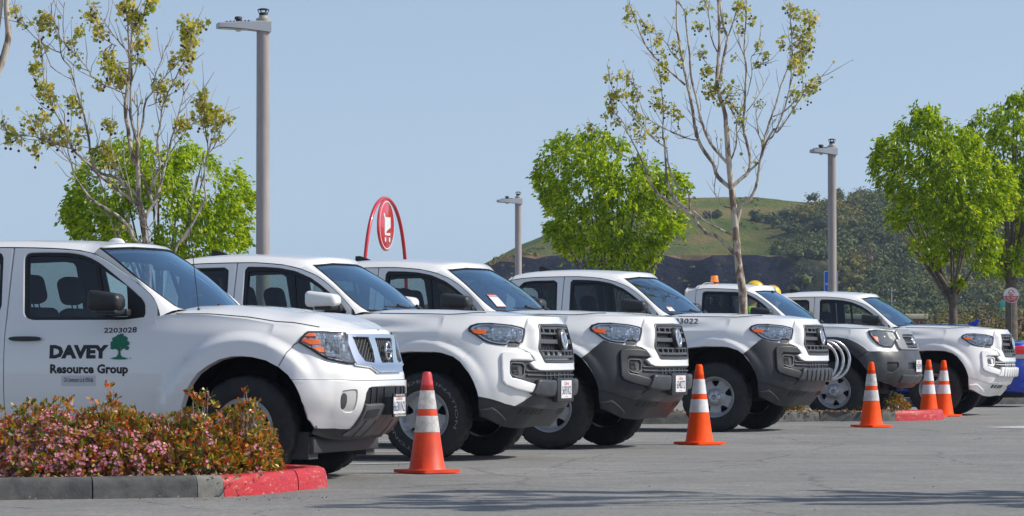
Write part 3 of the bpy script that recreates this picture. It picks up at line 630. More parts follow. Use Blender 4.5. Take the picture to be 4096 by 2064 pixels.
    for k,dd in enumerate(doors):
        u0,u1,win,gl=dd['u0']+g,dd['u1']-g,dd['win'],dd['gl']
        mb=MB()
        lo=[(Q(u1),0.05),(Q(u1),6)]+[(Q(u0),6),(Q(u0),0.05)] if not dd.get('arch') else dd['arch']
        panel(mb,S,lo,-.03,0,step=(.15,.25))
        fr_=[(u0,G.p[0]-.001)]+[p for p in dd.get('rearedge',[])]+dedge(max(u0,Dc[0][0]),min(u1,D['dend'][0] if k==0 else 9))+([(u1,zb-.001)] if k or True else [])
        panel(mb,G,fr_,-.035,.0,hint=HS,holes=[win],step=(.1,.05),chamfer=.009)
        dr=mb.build('door',paint,root,True,38)
        hd=dd.get('handle')
        if hd:
            hb=MB()
            panel(hb,S,rnd([(hd[0],hd[2]),(hd[1],hd[2]),(hd[1],hd[3]),(hd[0],hd[3])],.4),.018,.038,step=(.05,.3),chamfer=.008); hb.build('door_handle',PLAST,dr,True,50)
        tr=MB(); panel(tr,G,[(a,b) for a,b in win],-.03,-.004 if not dd.get('deep') else -.008,hint=HS,holes=[gl],step=(.1,.05))
        if dd.get('div'):
            for a in dd['div']: panel(tr,G,a,-.022,-.006,hint=HS,step=(.2,.1))
        tr.build('window_trim',BLACKP,dr,True,38)
        gw=MB(); panel(gw,G,win,None,-.018,hint=HS,step=(.15,.1)); gw.build('window_glass',GLASSD if dd.get('dark') else GLASS,dr,True,80)
        it=MB(); panel(it,G,fr_,-.055,-.05,hint=HS,holes=[gl],step=(.15,.1)); 
        panel(it,S,lo,-.10,-.09,step=(.3,.5)); it.build('door_lining',DARKIN,dr,True,40)
    # C pillar / cab corner panel
    if D.get('corner'):
        mb=MB(); panel(mb,G,D['corner'],-.03,0,hint=HS,step=(.08,.05)); u0,u1=D['cornerlow']; panel(mb,S,[(Q(u1),0),(Q(u1),6),(Q(u0),6),(Q(u0),0)],-.03,0,step=(.15,.25)); mb.build('cab_corner',paint,root,True,40)
    # ---- back wall with rear window ----
    class BW:
        def pt(s,a,b): return (ub2-.03*(1-(a/.8)**2),a,b)
    hb=lambda p:(-1,0,0)
    wbk=G.pt(0,zb)[1]-.005; wtp=G.pt(0,dz(Dc[0][0]))[1]-.004; zr=dz(Dc[0][0])-.01
    mb=MB(); holes=[rnd([(-.56,zb+.10),(.56,zb+.10),(.52,zr-.07),(-.52,zr-.07)],.2)]
    panel(mb,BW(),[(-wbk,zb-.25),(wbk,zb-.25),(wbk,zb),(wtp,zr),(wtp*.8,zr+.04),(-wtp*.8,zr+.04),(-wtp,zr),(-wbk,zb)],-.02,0,hint=hb,holes=holes,step=(.15,.1),mirror=False); bw=mb.build('cab_back_wall',paint,root,True,40)
    mb=MB(); panel(mb,BW(),holes[0],None,-.01,hint=hb,step=(.2,.2),mirror=False); mb.build('rear_window',GLASSD,bw,True,60)
    mb=MB(); panel(mb,BW(),[(-wbk+.01,zb-.24),(wbk-.01,zb-.24),(wbk-.01,zb),(wtp-.01,zr-.01),(-wtp+.01,zr-.01),(-wbk+.01,zb)],-.06,-.05,hint=hb,holes=holes,step=(.3,.3),mirror=False); mb.build('wall_lining',DARKIN,bw,True,40)
    # ---- windscreen ----
    mb=MB(); edge=Wn
    vlo,vhi=-.02,1.0
    tl=[(t,v) for t,v in edge]
    poly=[(-t,v) for t,v in tl]+[(0,tl[-1][1]+.015)]+[(t,v) for t,v in tl[::-1]]+[(0,tl[0][1]-.01)]
    hd=D['wtop']
    poly=[(-t,v) for t,v in tl]+[(-.5,hd),(0,hd),(.5,hd)]+[(t,v) for t,v in tl[::-1]]+[(.5,-.02),(0,-.02),(-.5,-.02)]
    panel(mb,W,poly,None,-.004,hint=HW,step=(.15,.12),mirror=False); ws=mb.build('windscreen',WSGL,root,True,80)
    fr2=MB()
    for q in (poly,):
        P=[L2B(Vector(W.pt(t,v))+nrm(W,t,v,HW)*.001) for t,v in q+[q[0]]]; fr2.tube(P,.008,6,False)
    fr2.build('windscreen_seal',SEAMM,ws,True,80)
    # cowl and wipers
    c=MB(); c.grid(lambda x,t:(W.pt(x,0)[0]+.005+t*.05-.012*(t>.5),-x*.80,W.pt(x,0)[2]-.012-.03*t),[-1+i/8 for i in range(17)],[0,.5,1]); 
    c.grid(lambda x,t:(W.pt(x,0)[0]+.12*t-.02,-x*.82,W.pt(x,0)[2]-.045),[-1+i/8 for i in range(17)],[0,.5,1]); c.build('cowl',BLACKP,root,True,60)
    for x0,x1 in ((.62,.05),(-.02,-.62)):
        wp=MB(); a=Vector(W.pt(x0,.045))+Vector((.012,0,.012)); b=Vector(W.pt(x1,.02))+Vector((.012,0,.012)); wp.tube([L2B(a),L2B(a.lerp(b,.5)+Vector((.01,0,.008))),L2B(b)],.007,6); cc=a.lerp(b,.45); wp.tube([L2B(cc),L2B(cc+Vector((.02,0,.022))),L2B(b+Vector((.03,.02,.0)))],[.008,.012,.006],6)
        wp.build('wiper',BLACKP,root,True,60)
    # ---- cabin ----
    cb=MB(); cb.rbox(ub2+.03,-.72,-.74,.74,.42,.86,.03); cb.rbox(-.80,-.50,-.70,.70,.85,zb+.0,.05,None,3); cb.build('cabin_floor',DARKIN,root,True,50)
    sw=MB(); Mx=Matrix.Translation((-.98,.36,1.14))@Matrix.Rotation(radians(65),4,'Y'); sw.tube([Mx@Vector((.17*cos(2*pi*i/24),.17*sin(2*pi*i/24),0)) for i in range(25)],.012,6,False); sw.tube([Mx@Vector((-.16,0,0)),Mx@Vector((.16,0,0))],.012,6); sw.tube([Mx@Vector((0,0,0)),Mx@Vector((0,0,-.25))],.03,6); sw.build('steering_wheel',DARKIN,root,True,60)
    for w in (.36,-.36): seat(root,w,D['useat'],m=None)
    if D.get('rearseat'):
        for w in (.36,-.36): seat(root,w,D['rearseat'])
    im=MB(); im.rbox(-1.02,-.98,-.11,.11,dz(-1.3)-.13,dz(-1.3)-.07,.012); im.tube([(-1.0,0,dz(-1.3)-.08),(-1.04,0,dz(-1.3)+.0)],.008,6); im.build('rear_view_mirror',DARKIN,root,True,60)
    # ---- bed ----
    bu=ub2-.03-.01; tail=-4.30; wb=-D['wb']; bd=MB(True)
    ra=[(wb+.55,0.2),(wb+.54,1.2),(wb+.50,2.4),(wb+.40,3.2),(wb+.24,3.65),(wb,3.78),(wb-.24,3.65),(wb-.40,3.2),(wb-.50,2.4),(wb-.54,1.2),(wb-.55,.2)]
    panel(bd,S,[(Q(bu),.2)]+[(Q(u),v) for u,v in ra]+[(Q(tail),.4),(Q(tail),6),(Q(bu),6)],-.02,0,step=(.2,.3))
    zt6=S.pt(Q(-3),6)[2]
    bd.box(tail,bu,-.84,-.78,zt6-.03,zt6+.003); bd.box(tail,bu,.78,.84,zt6-.03,zt6+.003)
    bd.box(tail,bu,-.80,-.74,.7,zt6-.031); bd.box(tail,bu,.74,.80,.7,zt6-.031); bd.box(tail,bu,-.739,.739,.68,.72); bd.box(bu-.04,bu,-.739,.739,.721,zt6-.02)
    bd.build('cargo_bed',paint,root,True,40)
    tg=MB().rbox(tail-.05,tail-.005,-.76,.76,.62,zt6,.015).build('tailgate',paint,root,True,40)
    MB().rbox(tail-.16,tail-.06,-.86,.86,.42,.58,.03).build('rear_bumper',GREYP,root,True,40)
    for sg in (1,-1): MB().rbox(tail-.06,tail-.0,sg*.83-.05,sg*.83+.05,.82,1.1,.015).build('tail_light',mat('red_lens',(.45,.01,.01),.2,coat=1),root,True,40)
    # ---- underbody ----
    ub_=MB()
    for sg in (1,-1):
        ub_.rbox(-4.2,.55,sg*.42-.05,sg*.42+.05,.42,.56,.01)
        for uc in (0,wb):
            vs=[];n=15
            for y in (.40,.79):
                for i in range(n):
                    a=pi*i/(n-1); vs.append((uc+.535*cos(a),sg*y,.38+.56*sin(a)))
            ub_.add(vs,[(i,i+1,n+i+1,n+i) for i in range(n-1)])
            ub_.add([(uc+.535*cos(pi*i/(n-1)),sg*.40,.38+.56*sin(pi*i/(n-1))) for i in range(n)],[tuple(range(n))])
        ub_.tube([(.05,sg*.40,.38),(.0,sg*.72,.34)],.035,8); ub_.tube([(.1,sg*.45,.8),(.02,sg*.66,.34)],.03,8)
    ub_.tube([(wb,-.75,.38),(wb,.75,.38)],.05,8); ub_.sphere((wb,0,.38),.14); ub_.rbox(-.3,.45,-.35,.35,.34,.7,.04); ub_.rbox(-3.0,-.5,-.3,.3,.40,.5,.03)
    ub_.rbox(-2.4,-.75,-.86,.86,.36,.44,.02)
    ub_.build('chassis',UNDER,root,True,50)
    # ---- wheels ----
    for uc in (0,wb):
        for sg in (1,-1): make_wheel(D['wheel'],root,(uc,-sg*(D['track']-.117),.383),-sg,D.get('wrot',0.)+.3*(uc!=0))
    mirror(root,S,D['mcol'],D['mbig'],D['mir'][0],D['mir'][1],D['mir'][2])
    return root
def fvp(S,pts): return [FV(S,w,z) for w,z in pts]
def sym(pts): return pts+[(-w,z) for w,z in pts[::-1] if abs(w)>1e-9]
def symq(pts): return pts+[(-q,v) for q,v in pts[::-1] if abs(q)>1e-9]
def inset(poly,d):
    cx=sum(p[0] for p in poly)/len(poly);cy=sum(p[1] for p in poly)/len(poly)
    return [(cx+(x-cx)*(1-d),cy+(y-cy)*(1-d)) for x,y in poly]
def P3(S,q,v,d): return L2B(Vector(S.pt(q,v))+nrm(S,q,v,HL)*d)
def badge(S,parent,w,z,rw,rh,d):
    mb=MB(); 
    def el(cw,cz,a,b,r,n=24):
        P=[]
        for i in range(n+1):
            t=2*pi*i/n; q,v=FV(S,cw+a*cos(t),cz+b*sin(t)); p=P3(S,q,v,0); P.append(Vector((p.x+d,p.y,p.z)))
        mb.tube(P,r,6,False)
    el(w,z,rw,rh,.009); el(w,z,rw*.38,rh*.85,.006); el(w,z+rh*.42,rw*.8,rh*.38,.006)
    mb.build('badge',CHROME,parent,True,80)
def headlight(S,parent,poly,ambers,bowls,name='headlight',rim=BLACKP,refl=None,dull=False):
    for sg in (1,-1):
        def one(mb,*a,**k):
            k['mirror']=False; n0=len(mb.v); panel(mb,*a,**k)
            if sg<0:
                nf=[f for f in mb.f if f[0]>=n0]; mb.f=[f for f in mb.f if f[0]<n0]+[f[::-1] for f in nf]
                for i in range(n0,len(mb.v)): x,y,z=mb.v[i]; mb.v[i]=(x,-y,z)
        mb=MB(); one(mb,S,poly,0,.003,step=(.25,.3)); hl=mb.build(name,mat('dull_base',(.66,.66,.61),.4,noise=.2,nscale=20) if dull else mat('lamp_bowl',(.55,.56,.57),.3,.3,noise=.35,nscale=40,var=(.30,.30,.31)),parent,True,40)
        mb=MB(); one(mb,S,poly,0,.022,holes=[inset(poly,.075)],step=(.25,.3),chamfer=.003); mb.build('lamp_frame',rim,hl,True,40)
        mb=MB(); one(mb,S,inset(poly,.06),0,.012,holes=[inset(poly,.15)],step=(.25,.3)); mb.build('chrome_trim',CHROME,hl,True,40)
        for am in ambers:
            mb=MB(); one(mb,S,am,0,.0265,step=(.3,.3),chamfer=.003); mb.build('turn_signal',AMBER,hl,True,40)
        ip=inset(poly,.12); q0,q1=min(p[0] for p in ip),max(p[0] for p in ip); v0,v1=min(p[1] for p in ip),max(p[1] for p in ip)
        st_=random.getstate(); random.seed(int(1000*q0)); fa=MB(); fb=MB(); nq=int((q1-q0)/.13); nv=int((v1-v0)/.16)
        def ins(p,pl):
            c=False;jj=len(pl)-1
            for ii in range(len(pl)):
                if (pl[ii][1]>p[1])!=(pl[jj][1]>p[1]) and p[0]<(pl[jj][0]-pl[ii][0])*(p[1]-pl[ii][1])/(pl[jj][1]-pl[ii][1])+pl[ii][0]: c=not c
                jj=ii
            return c
        for a in range(nq):
            for b_ in range(nv):
                qa=q0+(q1-q0)*a/nq; qb=q0+(q1-q0)*(a+.94)/nq; va=v0+(v1-v0)*b_/nv; vb=v0+(v1-v0)*(b_+.94)/nv
                if not all(ins(c_,ip) for c_ in ((qa,va),(qb,va),(qb,vb),(qa,vb))) or any(ins(((qa+qb)/2,(va+vb)/2),am) for am in ambers): continue
                # curved reflector: facets tilt around the nearest bowl centre
                c_=min(bowls,key=lambda w_:hypot((qa-w_[0])*.19,(va-w_[1])*.14)); P_=[]
                for (x,y) in ((qa,va),(qb,va),(qb,vb),(qa,vb)):
                    dd_=hypot((x-c_[0])*.19,(y-c_[1])*.14); p=P3(S,x,y,.005+min(.016,dd_*dd_*3.2)+U(-.002,.002)); P_.append(Vector((p.x,p.y*sg,p.z)))
                (fa if R()<.42 else fb).add(P_,[(0,1,2,3) if sg<0 else (3,2,1,0)])
        random.setstate(st_)
        fa.build('reflector_bowl',SILV if not dull else mat('dull_lens',(.62,.62,.57),.4,noise=.2,nscale=25),hl,False)
        fb.build('reflector_facets',mat('painted_glint',(.88,.88,.86),.3,.0) if not dull else MATS['dull_lens'],hl,False)  # matt white facets: bright reflections painted into the colour, except on dull lamps
        if refl:
            mb=MB(); one(mb,S,refl,0,.014,step=(.25,.3),chamfer=.003); mb.build('side_reflector',mat('clear_plastic',(.62,.65,.68),.25,noise=.2,nscale=60),hl,True,40)
        mb=MB(); one(mb,S,poly,None,.024,step=(.25,.3)); mb.build('lens_cover',LENS,hl,True,80)
def front_tac(root,D,white,plated):
    S=D['S']; bc=PLAST if not white else WHITE; cc=bc if white!=2 else WHITE
    # --- bumper cover ---
    cov=[(5.48,3.249),(5.177,3.762),(4.763,4.326),(4.575,4.166),(4.254,4.09),(3.952,4.03),(3.37,4.0),(3,3.9),(0,3.9),(0,1.62),(2.554,1.741),(3.545,1.039),(4.092,1.073),(4.603,1.186),(5.097,1.278),(5.218,1.889),(5.30,2.5),(5.386,3.006)]
    mb=MB(); panel(mb,S,cov,0,.013,step=(.08,.1),chamfer=.002); bp=mb.build('front_bumper',bc if not white else WHITE,root,True,38)
    P=bc if not white else WHITE
    clip=[(4.32,3.55),(4.25,3.72),(4.08,3.78),(3.4,3.82),(2.745,3.77),(2.50,3.352),(3.917,3.34),(4.003,3.263),(4.108,2.606),(4.031,2.415),(3.537,2.34),(2.62,2.20),(2.75,1.79),(3.824,1.871),(4.341,2.012),(4.468,2.231),(4.40,2.9)]
    mb=MB(); panel(mb,S,clip,.010,.040,step=(.15,.2),chamfer=.012); mb.build('bumper_corner_moulding',P if white else GREYP if False else PLAST,bp,True,50)
    ins=[(4.01,3.20),(3.92,3.311),(2.578,3.334),(2.809,3.206),(2.601,2.93),(2.30,2.80),(0,2.80),(0,2.42),(1.9,2.42),(2.485,2.40),(2.663,2.223),(3.537,2.34),(4.031,2.415),(4.10,2.606)]
    mb=MB(); panel(mb,S,ins,.010,.0155,step=(.2,.2)); mb.build('lower_grille',GREYP if white==2 else PLAST,bp,True,40)
    mb=MB(); c=[(0,2.74),(1.9,2.74),(1.9,2.46),(0,2.46)]; panel(mb,S,c,.0155,.018,step=(.3,.3)); mb.build('grille_opening',BLACKP,bp,True,40)
    mb=MB()
    for v0,v1,q1 in ((2.78,2.84,3.1),(2.58,2.64,3.1)): panel(mb,S,[(0,v0),(q1,v0-.02),(q1,v1-.02),(0,v1)],.010,.035,step=(.3,.3),chamfer=.004)
    for q in (.3,.75,1.2,1.6): panel(mb,S,[(q,2.46),(q+.06,2.46),(q+.06,2.74),(q,2.74)],.017,.028,step=(.3,.3))
    mb.build('lower_grille_bar',GREYP if white!=2 else WHITE,bp,True,40)
    bez=[(4.03,3.149),(3.94,3.237),(3.247,3.227),(3.112,3.088),(3.263,2.594),(3.561,2.392),(3.871,2.426),(4.063,2.525),(4.11,2.606)]
    mb=MB(); panel(mb,S,bez,.012,.034,holes=[inset(bez,.2)],step=(.15,.2),chamfer=.006); fb=mb.build('fog_lamp_bezel',GREYP if white!=2 else WHITE,bp,True,40)
    mb=MB(); panel(mb,S,inset(bez,.19),.015,.0185,step=(.2,.2)); mb.build('fog_lamp_recess',PLAST if white!=2 else WHITE,bp,True,40)
    mb=MB()
    for k in range(6):
        v=2.62+k*.075; panel(mb,S,[(3.95,v),(3.60,v+.01),(3.60,v+.045),(3.95,v+.035)],.0185,.026,step=(.3,.3))
    mb.build('fog_lamp_louvre',BLACKP if white!=2 else GREYP,fb,True,40)
    # --- block ---
    blkm=PLAST if white!=2 else WHITE
    gl=GREYP if white!=2 else WHITE
    mb=MB(); 
    if plated: poly=[(.95,2.40),(2.35,2.42),(2.55,2.38),(2.95,1.72),(.95,1.66)]
    else: poly=[(0.02,2.42),(2.35,2.42),(2.55,2.38),(2.95,1.72),(.02,1.66)]
    panel(mb,S,rnd(poly,.15,2),.0,.068,step=(.12,.12),chamfer=.022); bb=mb.build('bumper_block',mat('bumper_grey',(.048,.050,.055),.42,noise=.25,nscale=10,bump=.05,bscale=500) if white!=2 else WHITE,bp,True,60)
    if not plated:
        mb=MB()
        for q in ((.1,.5),(.75,1.15),(1.4,1.8),(1.95,2.25)): panel(mb,S,rnd([(q[0],2.36),(q[1],2.36),(q[1]+.05,1.76),(q[0]+.05,1.74)],.2,1),.06,.078,step=(.2,.15),chamfer=.009)
        mb.build('bumper_rib',blkm if white==2 else mat('bumper_grey',(.06,)*3),bb,True,60)
    mb=MB(); panel(mb,S,[(0,1.72),(2.6,1.72),(3.545,1.05),(2.73,1.12),(0,.95)],.0,.018,step=(.2,.15)); mb.build('bumper_chin',blkm if white==2 else mat('bumper_grey',(.06,)*3),bp,True,40)
    sk=[(5.097,1.278),(4.603,1.186),(4.092,1.073),(3.545,1.039),(2.734,1.117),(0,.95),(0,.12),(2.2,.02),(3.32,0.0),(4.566,.114),(5.012,.197)]
    sm_=PLAST if white!=2 else WHITE
    mb=MB(); panel(mb,S,sk,0,.010,step=(.15,.15),chamfer=.003); skp=mb.build('lower_valance',sm_,root,True,40)
    mb=MB(); panel(mb,S,[(5.02,.62),(4.6,.80),(3.55,.42),(3.40,.03),(4.566,.12),(4.98,.24)],.008,.03,step=(.15,.15),chamfer=.014); mb.build('valance_flap',sm_,skp,True,60)
    mb=MB()
    for k in range(5):
        q=.9+.45*k; panel(mb,S,[(q,.96),(q+.28,.965),(q+.36,.74),(q+.08,.73)],.009,.013,step=(.3,.3))
    mb.build('valance_slot',BLACKP if white!=2 else GREYP,skp,True,40)
    # --- grille ---
    hole=[(0,1.175),(.375,1.168),(.40,1.15),(.482,.958),(.478,.935),(.425,.848),(.40,.838),(0,.838)]
    hq=symq(fvp(S,hole)); hq=[p for i,p in enumerate(hq)]
    out=[(0,6.0),(1.8,6.0),(2.05,6.0),(2.42,5.72),(2.86,5.22),(2.92,5.0),(3.06,4.39),(3.30,4.22),(3.37,4.04),(2.99,3.91),(2.745,3.76),(2.50,3.352),(2.85,3.206),(2.601,2.93),(2.30,2.83),(0,2.83)]
    mb=MB(); panel(mb,S,symq(out),0,lambda a,b:.010+.038*max(sstep(4.1,3.6,b),sstep(2.9,2.0,abs(a))*sstep(5.95,5.1,b)),holes=[hq],step=(.15,.15),mirror=False,chamfer=.009); sr=mb.build('grille_surround',WHITE,root,True,50)
    mb=MB(); panel(mb,S,hq,0,.004,step=(.3,.2),mirror=False); gr=mb.build('grille',BLACKP,root,True,40)
    hin=symq(fvp(S,[(0,1.150),(.365,1.143),(.385,1.13),(.458,.955),(.452,.94),(.405,.866),(.39,.858),(0,.858)]))
    mb=MB(); panel(mb,S,hq,.004,.050,holes=[hin],step=(.3,.2),mirror=False,chamfer=.006); mb.build('grille_frame',mat('grille_grey',(.05,.052,.058),.35,noise=.1,nscale=20),gr,True,50)
    mb=MB()
    def bar(z0,z1,w0,w1,d0=.01,d1=.04,c=.006): 
        panel(mb,S,symq(fvp(S,[(0,z1),(w1,z1),(w0,z0),(0,z0)])),d0,d1,step=(.3,.3),mirror=False,chamfer=c)
    bar(1.125,1.152,.36,.36); bar(1.078,1.098,.405,.395); bar(1.000,1.038,.438,.42); bar(.935,.950,.452,.455); bar(.880,.905,.42,.435); bar(.858,.866,.40,.40)
    for w in (.10,.22,.34):
        for sg in (1,-1):
            for za,zb_ in ((1.095,1.13),(.90,.938)):
                a=FV(S,sg*(w-.012),za)[0];b=FV(S,sg*(w+.012),za)[0]; va=FV(S,w,za)[1];vb=FV(S,w,zb_)[1]; panel(mb,S,[(a,va),(b,va),(b,vb),(a,vb)],.01,.038,step=(.3,.3),mirror=False)
    mb.build('grille_bar',GREYP,gr,True,50)
    mb=MB()
    for k in range(-6,7):
        w=k*.062; p0=FV(S,w,.87);p1=FV(S,w,1.13); mb.tube([P3(S,p0[0],p0[1],.012),P3(S,p0[0],(p0[1]+p1[1])/2,.012),P3(S,p1[0],p1[1],.012)],.004,4)
    mb.build('grille_fin',PLAST,gr,True,60)
    mb=MB(); mb.lathe([(0,.078),(.055,.076),(.075,.066),(.085,.03),(.085,0)],28,Matrix.Translation(P3(S,0,FV(S,0,1.045)[1],0))@Matrix.Rotation(radians(90-8),4,'Y')@Matrix.Diagonal((1.15,1.0,1,1))); mb.build('badge_mount',BLACKP,gr,True,60)
    badge(S,gr,0,1.045,.068,.082,.078)
    hlp=[(5.149,5.183),(5.073,5.315),(4.837,5.44),(4.408,5.475),(4.2,5.452),(3.609,5.397),(3.077,5.287),(2.86,5.2),(2.927,4.922),(3.061,4.503),(3.156,4.347),(3.309,4.324),(3.784,4.42),(3.89,4.336),(3.999,4.185),(4.337,4.2),(4.604,4.292),(4.781,4.476),(4.958,4.801),(5.123,5.01)]
    headlight(S,root,hlp,[[(5.08,5.10),(4.62,5.09),(4.63,4.84),(4.87,4.80),(5.0,4.88)]],[(4.22,4.86,.06,.8),(3.85,4.86,.065,.9),(3.5,4.86,.055,.8)],refl=[(3.42,5.1),(3.05,5.08),(3.12,4.55),(3.45,4.55)])
    mb=MB(); panel(mb,S,[(3.80,4.40),(3.32,4.32),(3.38,4.12),(3.95,4.12)],.004,.012,step=(.3,.3)); mb.build('lamp_lower_louvre',PLAST,root,True,40)
def front_fro(root,D):
    S=D['S']
    line=[(5.443,2.743),(4.801,2.777),(3.538,2.826),(1.883,2.827),(0,2.83)]
    tube_on(S,line,.001,.0028,'panel_seam',SEAMM,root)
    tube_on(S,[(5.147,4.69),(5.169,4.66),(5.307,4.55),(5.485,4.186),(5.632,3.67),(5.70,3.42)],.001,.0028,'fender_seam',SEAMM,root)
    # lower bumper
    low=[(5.42,2.73),(4.8,2.765),(3.538,2.815),(0,2.82),(0,.70),(2.168,.724),(3.295,.661),(4.342,.412),(4.904,.768),(5.24,1.70),(5.36,2.4)]
    inl=symq([(0,2.60),(1.66,2.60),(1.906,2.561),(2.097,2.394),(2.178,2.0),(2.05,1.5),(2.08,1.0),(2.168,.74),(0,.72)])
    mb=MB(); h=[(q,v) for q,v in inl]
    poly=symq([(5.42,2.73),(5.36,2.4),(5.24,1.70),(4.904,.768),(4.342,.412),(3.295,.661),(2.22,.70)][::-1]) if False else None
    # near half with notch
    half=[(5.42,2.73),(4.8,2.765),(3.538,2.815),(0,2.82),(0,2.62),(1.66,2.60),(1.906,2.561),(2.097,2.394),(2.178,2.0),(2.12,1.5),(2.09,1.0),(2.168,.724),(3.295,.661),(4.342,.412),(4.904,.768),(5.24,1.70),(5.36,2.4)]
    fog=rnd([(3.74,2.05),(3.70,2.42),(3.07,2.504),(2.74,2.50),(2.727,2.2),(2.76,1.60),(3.3,1.56),(3.60,1.7)],.35,3)
    panel(mb,S,half,0,.012,holes=[fog],step=(.08,.1),chamfer=.004); bp=mb.build('front_bumper',WHITE,root,True,50)
    mb=MB(); panel(mb,S,fog,0,.003,step=(.2,.2)); mb.build('fog_pocket',mat('pocket_white',(.55,.54,.52),.5),bp,True,40)
    mb=MB(); panel(mb,S,rnd([(3.709,1.969),(3.678,2.261),(3.547,2.374),(3.38,2.302),(3.331,2.057),(3.341,1.779),(3.436,1.653),(3.602,1.742)],.4),.003,.010,step=(.2,.2),chamfer=.003); mb.build('fog_blank',GREYP,bp,True,40)
    mb=MB(); panel(mb,S,[(0,2.60),(1.66,2.59),(1.906,2.55),(2.08,2.39),(2.15,2.0),(0,2.0)],0,.002,step=(.3,.3)); ik=mb.build('lower_intake',BLACKP,bp,True,40)
    mb=MB()
    pass
    for q in (.5,1.1,1.6): mb=MB(); panel(mb,S,[(q,2.58),(q+.05,2.58),(q+.05,2.02),(q,2.02)],.002,.01,step=(.3,.3)); mb.build('intake_bar',PLAST,ik,True,40)
    gp=[(0,2.0),(1.8,2.02),(2.15,2.0),(2.10,1.5),(2.07,1.0),(2.15,.70),(3.2,.66),(4.2,.42),(4.3,.02),(0,.02)]
    grey=mat('skid_grey',(.105,.105,.108),.5,noise=.2,nscale=8,bump=.05,bscale=500)
    mb=MB(); panel(mb,S,[(0,2.0),(1.0,2.02),(2.15,2.0),(2.10,1.5),(2.07,1.0),(2.15,.72),(2.3,.40),(0,.40)],0,.03,step=(.15,.2),chamfer=.010); sk=mb.build('skid_panel',grey,root,True,50)
    mb=MB(); panel(mb,S,rnd([(1.95,1.80),(1.0,1.84),(.95,1.5),(1.9,1.40)],.2,2),.028,.034,step=(.2,.2)); mb.build('skid_slot',PLAST,sk,True,50)
    mb=MB(); 
    for q in (.7,1.5): panel(mb,S,[(q,1.3),(q+.12,1.3),(q+.22,.42),(q+.1,.42)],.028,.033,step=(.2,.2))
    mb.build('skid_groove',PLAST,sk,True,50)
    mb=MB(); panel(mb,S,[(2.2,.72),(3.295,.66),(4.342,.40),(4.2,.02),(0,.02),(0,.42),(2.2,.42)],0,.008,step=(.2,.2)); mb.build('lower_valance',mat('valance_dark',(.045,.045,.047),.6),root,True,40)
    mb=MB(); mb.rbox(.28,.50,-.74,.74,.20,.33,.02); mb.box(.30,.46,-.75,-.55,.16,.36); mb.box(.30,.46,.55,.75,.16,.36); mb.build('air_dam',mat('valance_dark',(.045,)*3),root,True,40)
    # grille
    out=[(0,1.068),(.52,1.062),(.55,1.0),(.54,.90),(.53,.835),(.36,.82),(.275,.785),(0,.785)]
    ch=[(0,1.035),(.195,1.035),(.135,.855),(0,.855)]
    slot=[(.49,1.04),(.30,1.04),(.262,.95),(.255,.88),(.29,.855),(.42,.865),(.47,.93)]
    so=symq(fvp(S,out)); hs_=[symq(fvp(S,ch)),fvp(S,slot),[(-q,v) for q,v in fvp(S,slot)]]
    mb=MB(); panel(mb,S,so,0,.002,step=(.3,.2),mirror=False); gr=mb.build('grille',BLACKP,root,True,40)
    mb=MB(); panel(mb,S,so,.002,.030,holes=hs_,step=(.2,.15),mirror=False,chamfer=.006); mb.build('chrome_grille_frame',CHROME,gr,True,40)
    mb=MB()
    for w0,w1,zA,zB in ((-.2,.2,.855,1.04),(.25,.50,.855,1.04),(-.50,-.25,.855,1.04)):
        k=.045
        n=int((w1-w0+(zB-zA))/k)+1
        for i in range(n):
            for s in (1,-1):
                a=w0+i*k if s>0 else w1-i*k
                pts=[]
                for j in range(6):
                    z=zA+(zB-zA)*j/5; w=a-s*(z-zA)*.9
                    if w0<=w<=w1: q,v=FV(S,w,z); pts.append(P3(S,q,v,.008))
                if len(pts)>1: mb.tube(pts,.0022,4)
    mb.build('grille_mesh',mat('mesh_metal',(.10,.10,.105),.6,.2),gr,True,60)
    # badge ring with a name bar
    c=FV(S,0,.95); p=P3(S,*c,0); mb=MB()
    mb.tube([Vector((p.x+.045-.02*sin(t)*0,.0+.062*cos(t),p.z+.062*sin(t))) for t in [2*pi*i/28 for i in range(29)]],.010,8,False)
    mb.rbox(p.x+.03,p.x+.058,-.078,.078,p.z-.017,p.z+.017,.006); bd=mb.build('badge',CHROME,gr,True,60)
    vs,fs=text_fit('NISSAN',-.068,.068,p.z-.010,p.z+.010,.02); mesh_obj('badge_name',[(p.x+.0595,y,z) for y,z in vs],fs,BLACKP,bd,False)
    hlp=[(5.147,4.689),(4.994,4.936),(4.804,5.211),(4.645,5.364),(3.999,5.479),(3.295,5.54),(2.717,5.535),(2.667,5.105),(2.583,4.686),(2.508,4.267),(2.53,3.90),(2.952,3.886),(3.539,3.948),(4.115,4.012),(4.508,4.202),(4.859,4.45)]
    headlight(S,root,hlp,[[(4.87,5.0),(4.694,5.187),(4.386,5.27),(4.358,5.042),(4.689,4.982)],[(5.03,4.74),(4.95,4.858),(4.267,4.87),(4.257,4.634),(4.782,4.569)],[(4.76,4.459),(4.171,4.534),(4.204,4.297),(4.488,4.26)]],
      [(3.55,4.85,.075,.9),(3.05,4.6,.06,.8)],refl=[(3.302,4.438),(2.70,4.50),(2.60,3.99),(3.142,4.028),(3.395,4.08)])
    plate(root,.905,.545,'66381N2',top='800-SP-NISSAN',frame=mat('frame_black',(.01,.01,.011),.3),bottom='GARDENA NISSAN.com')
    MB().rbox(.72,.898,-.15,.15,.475,.615,.01).build('plate_bracket',PLAST,root,True,40)
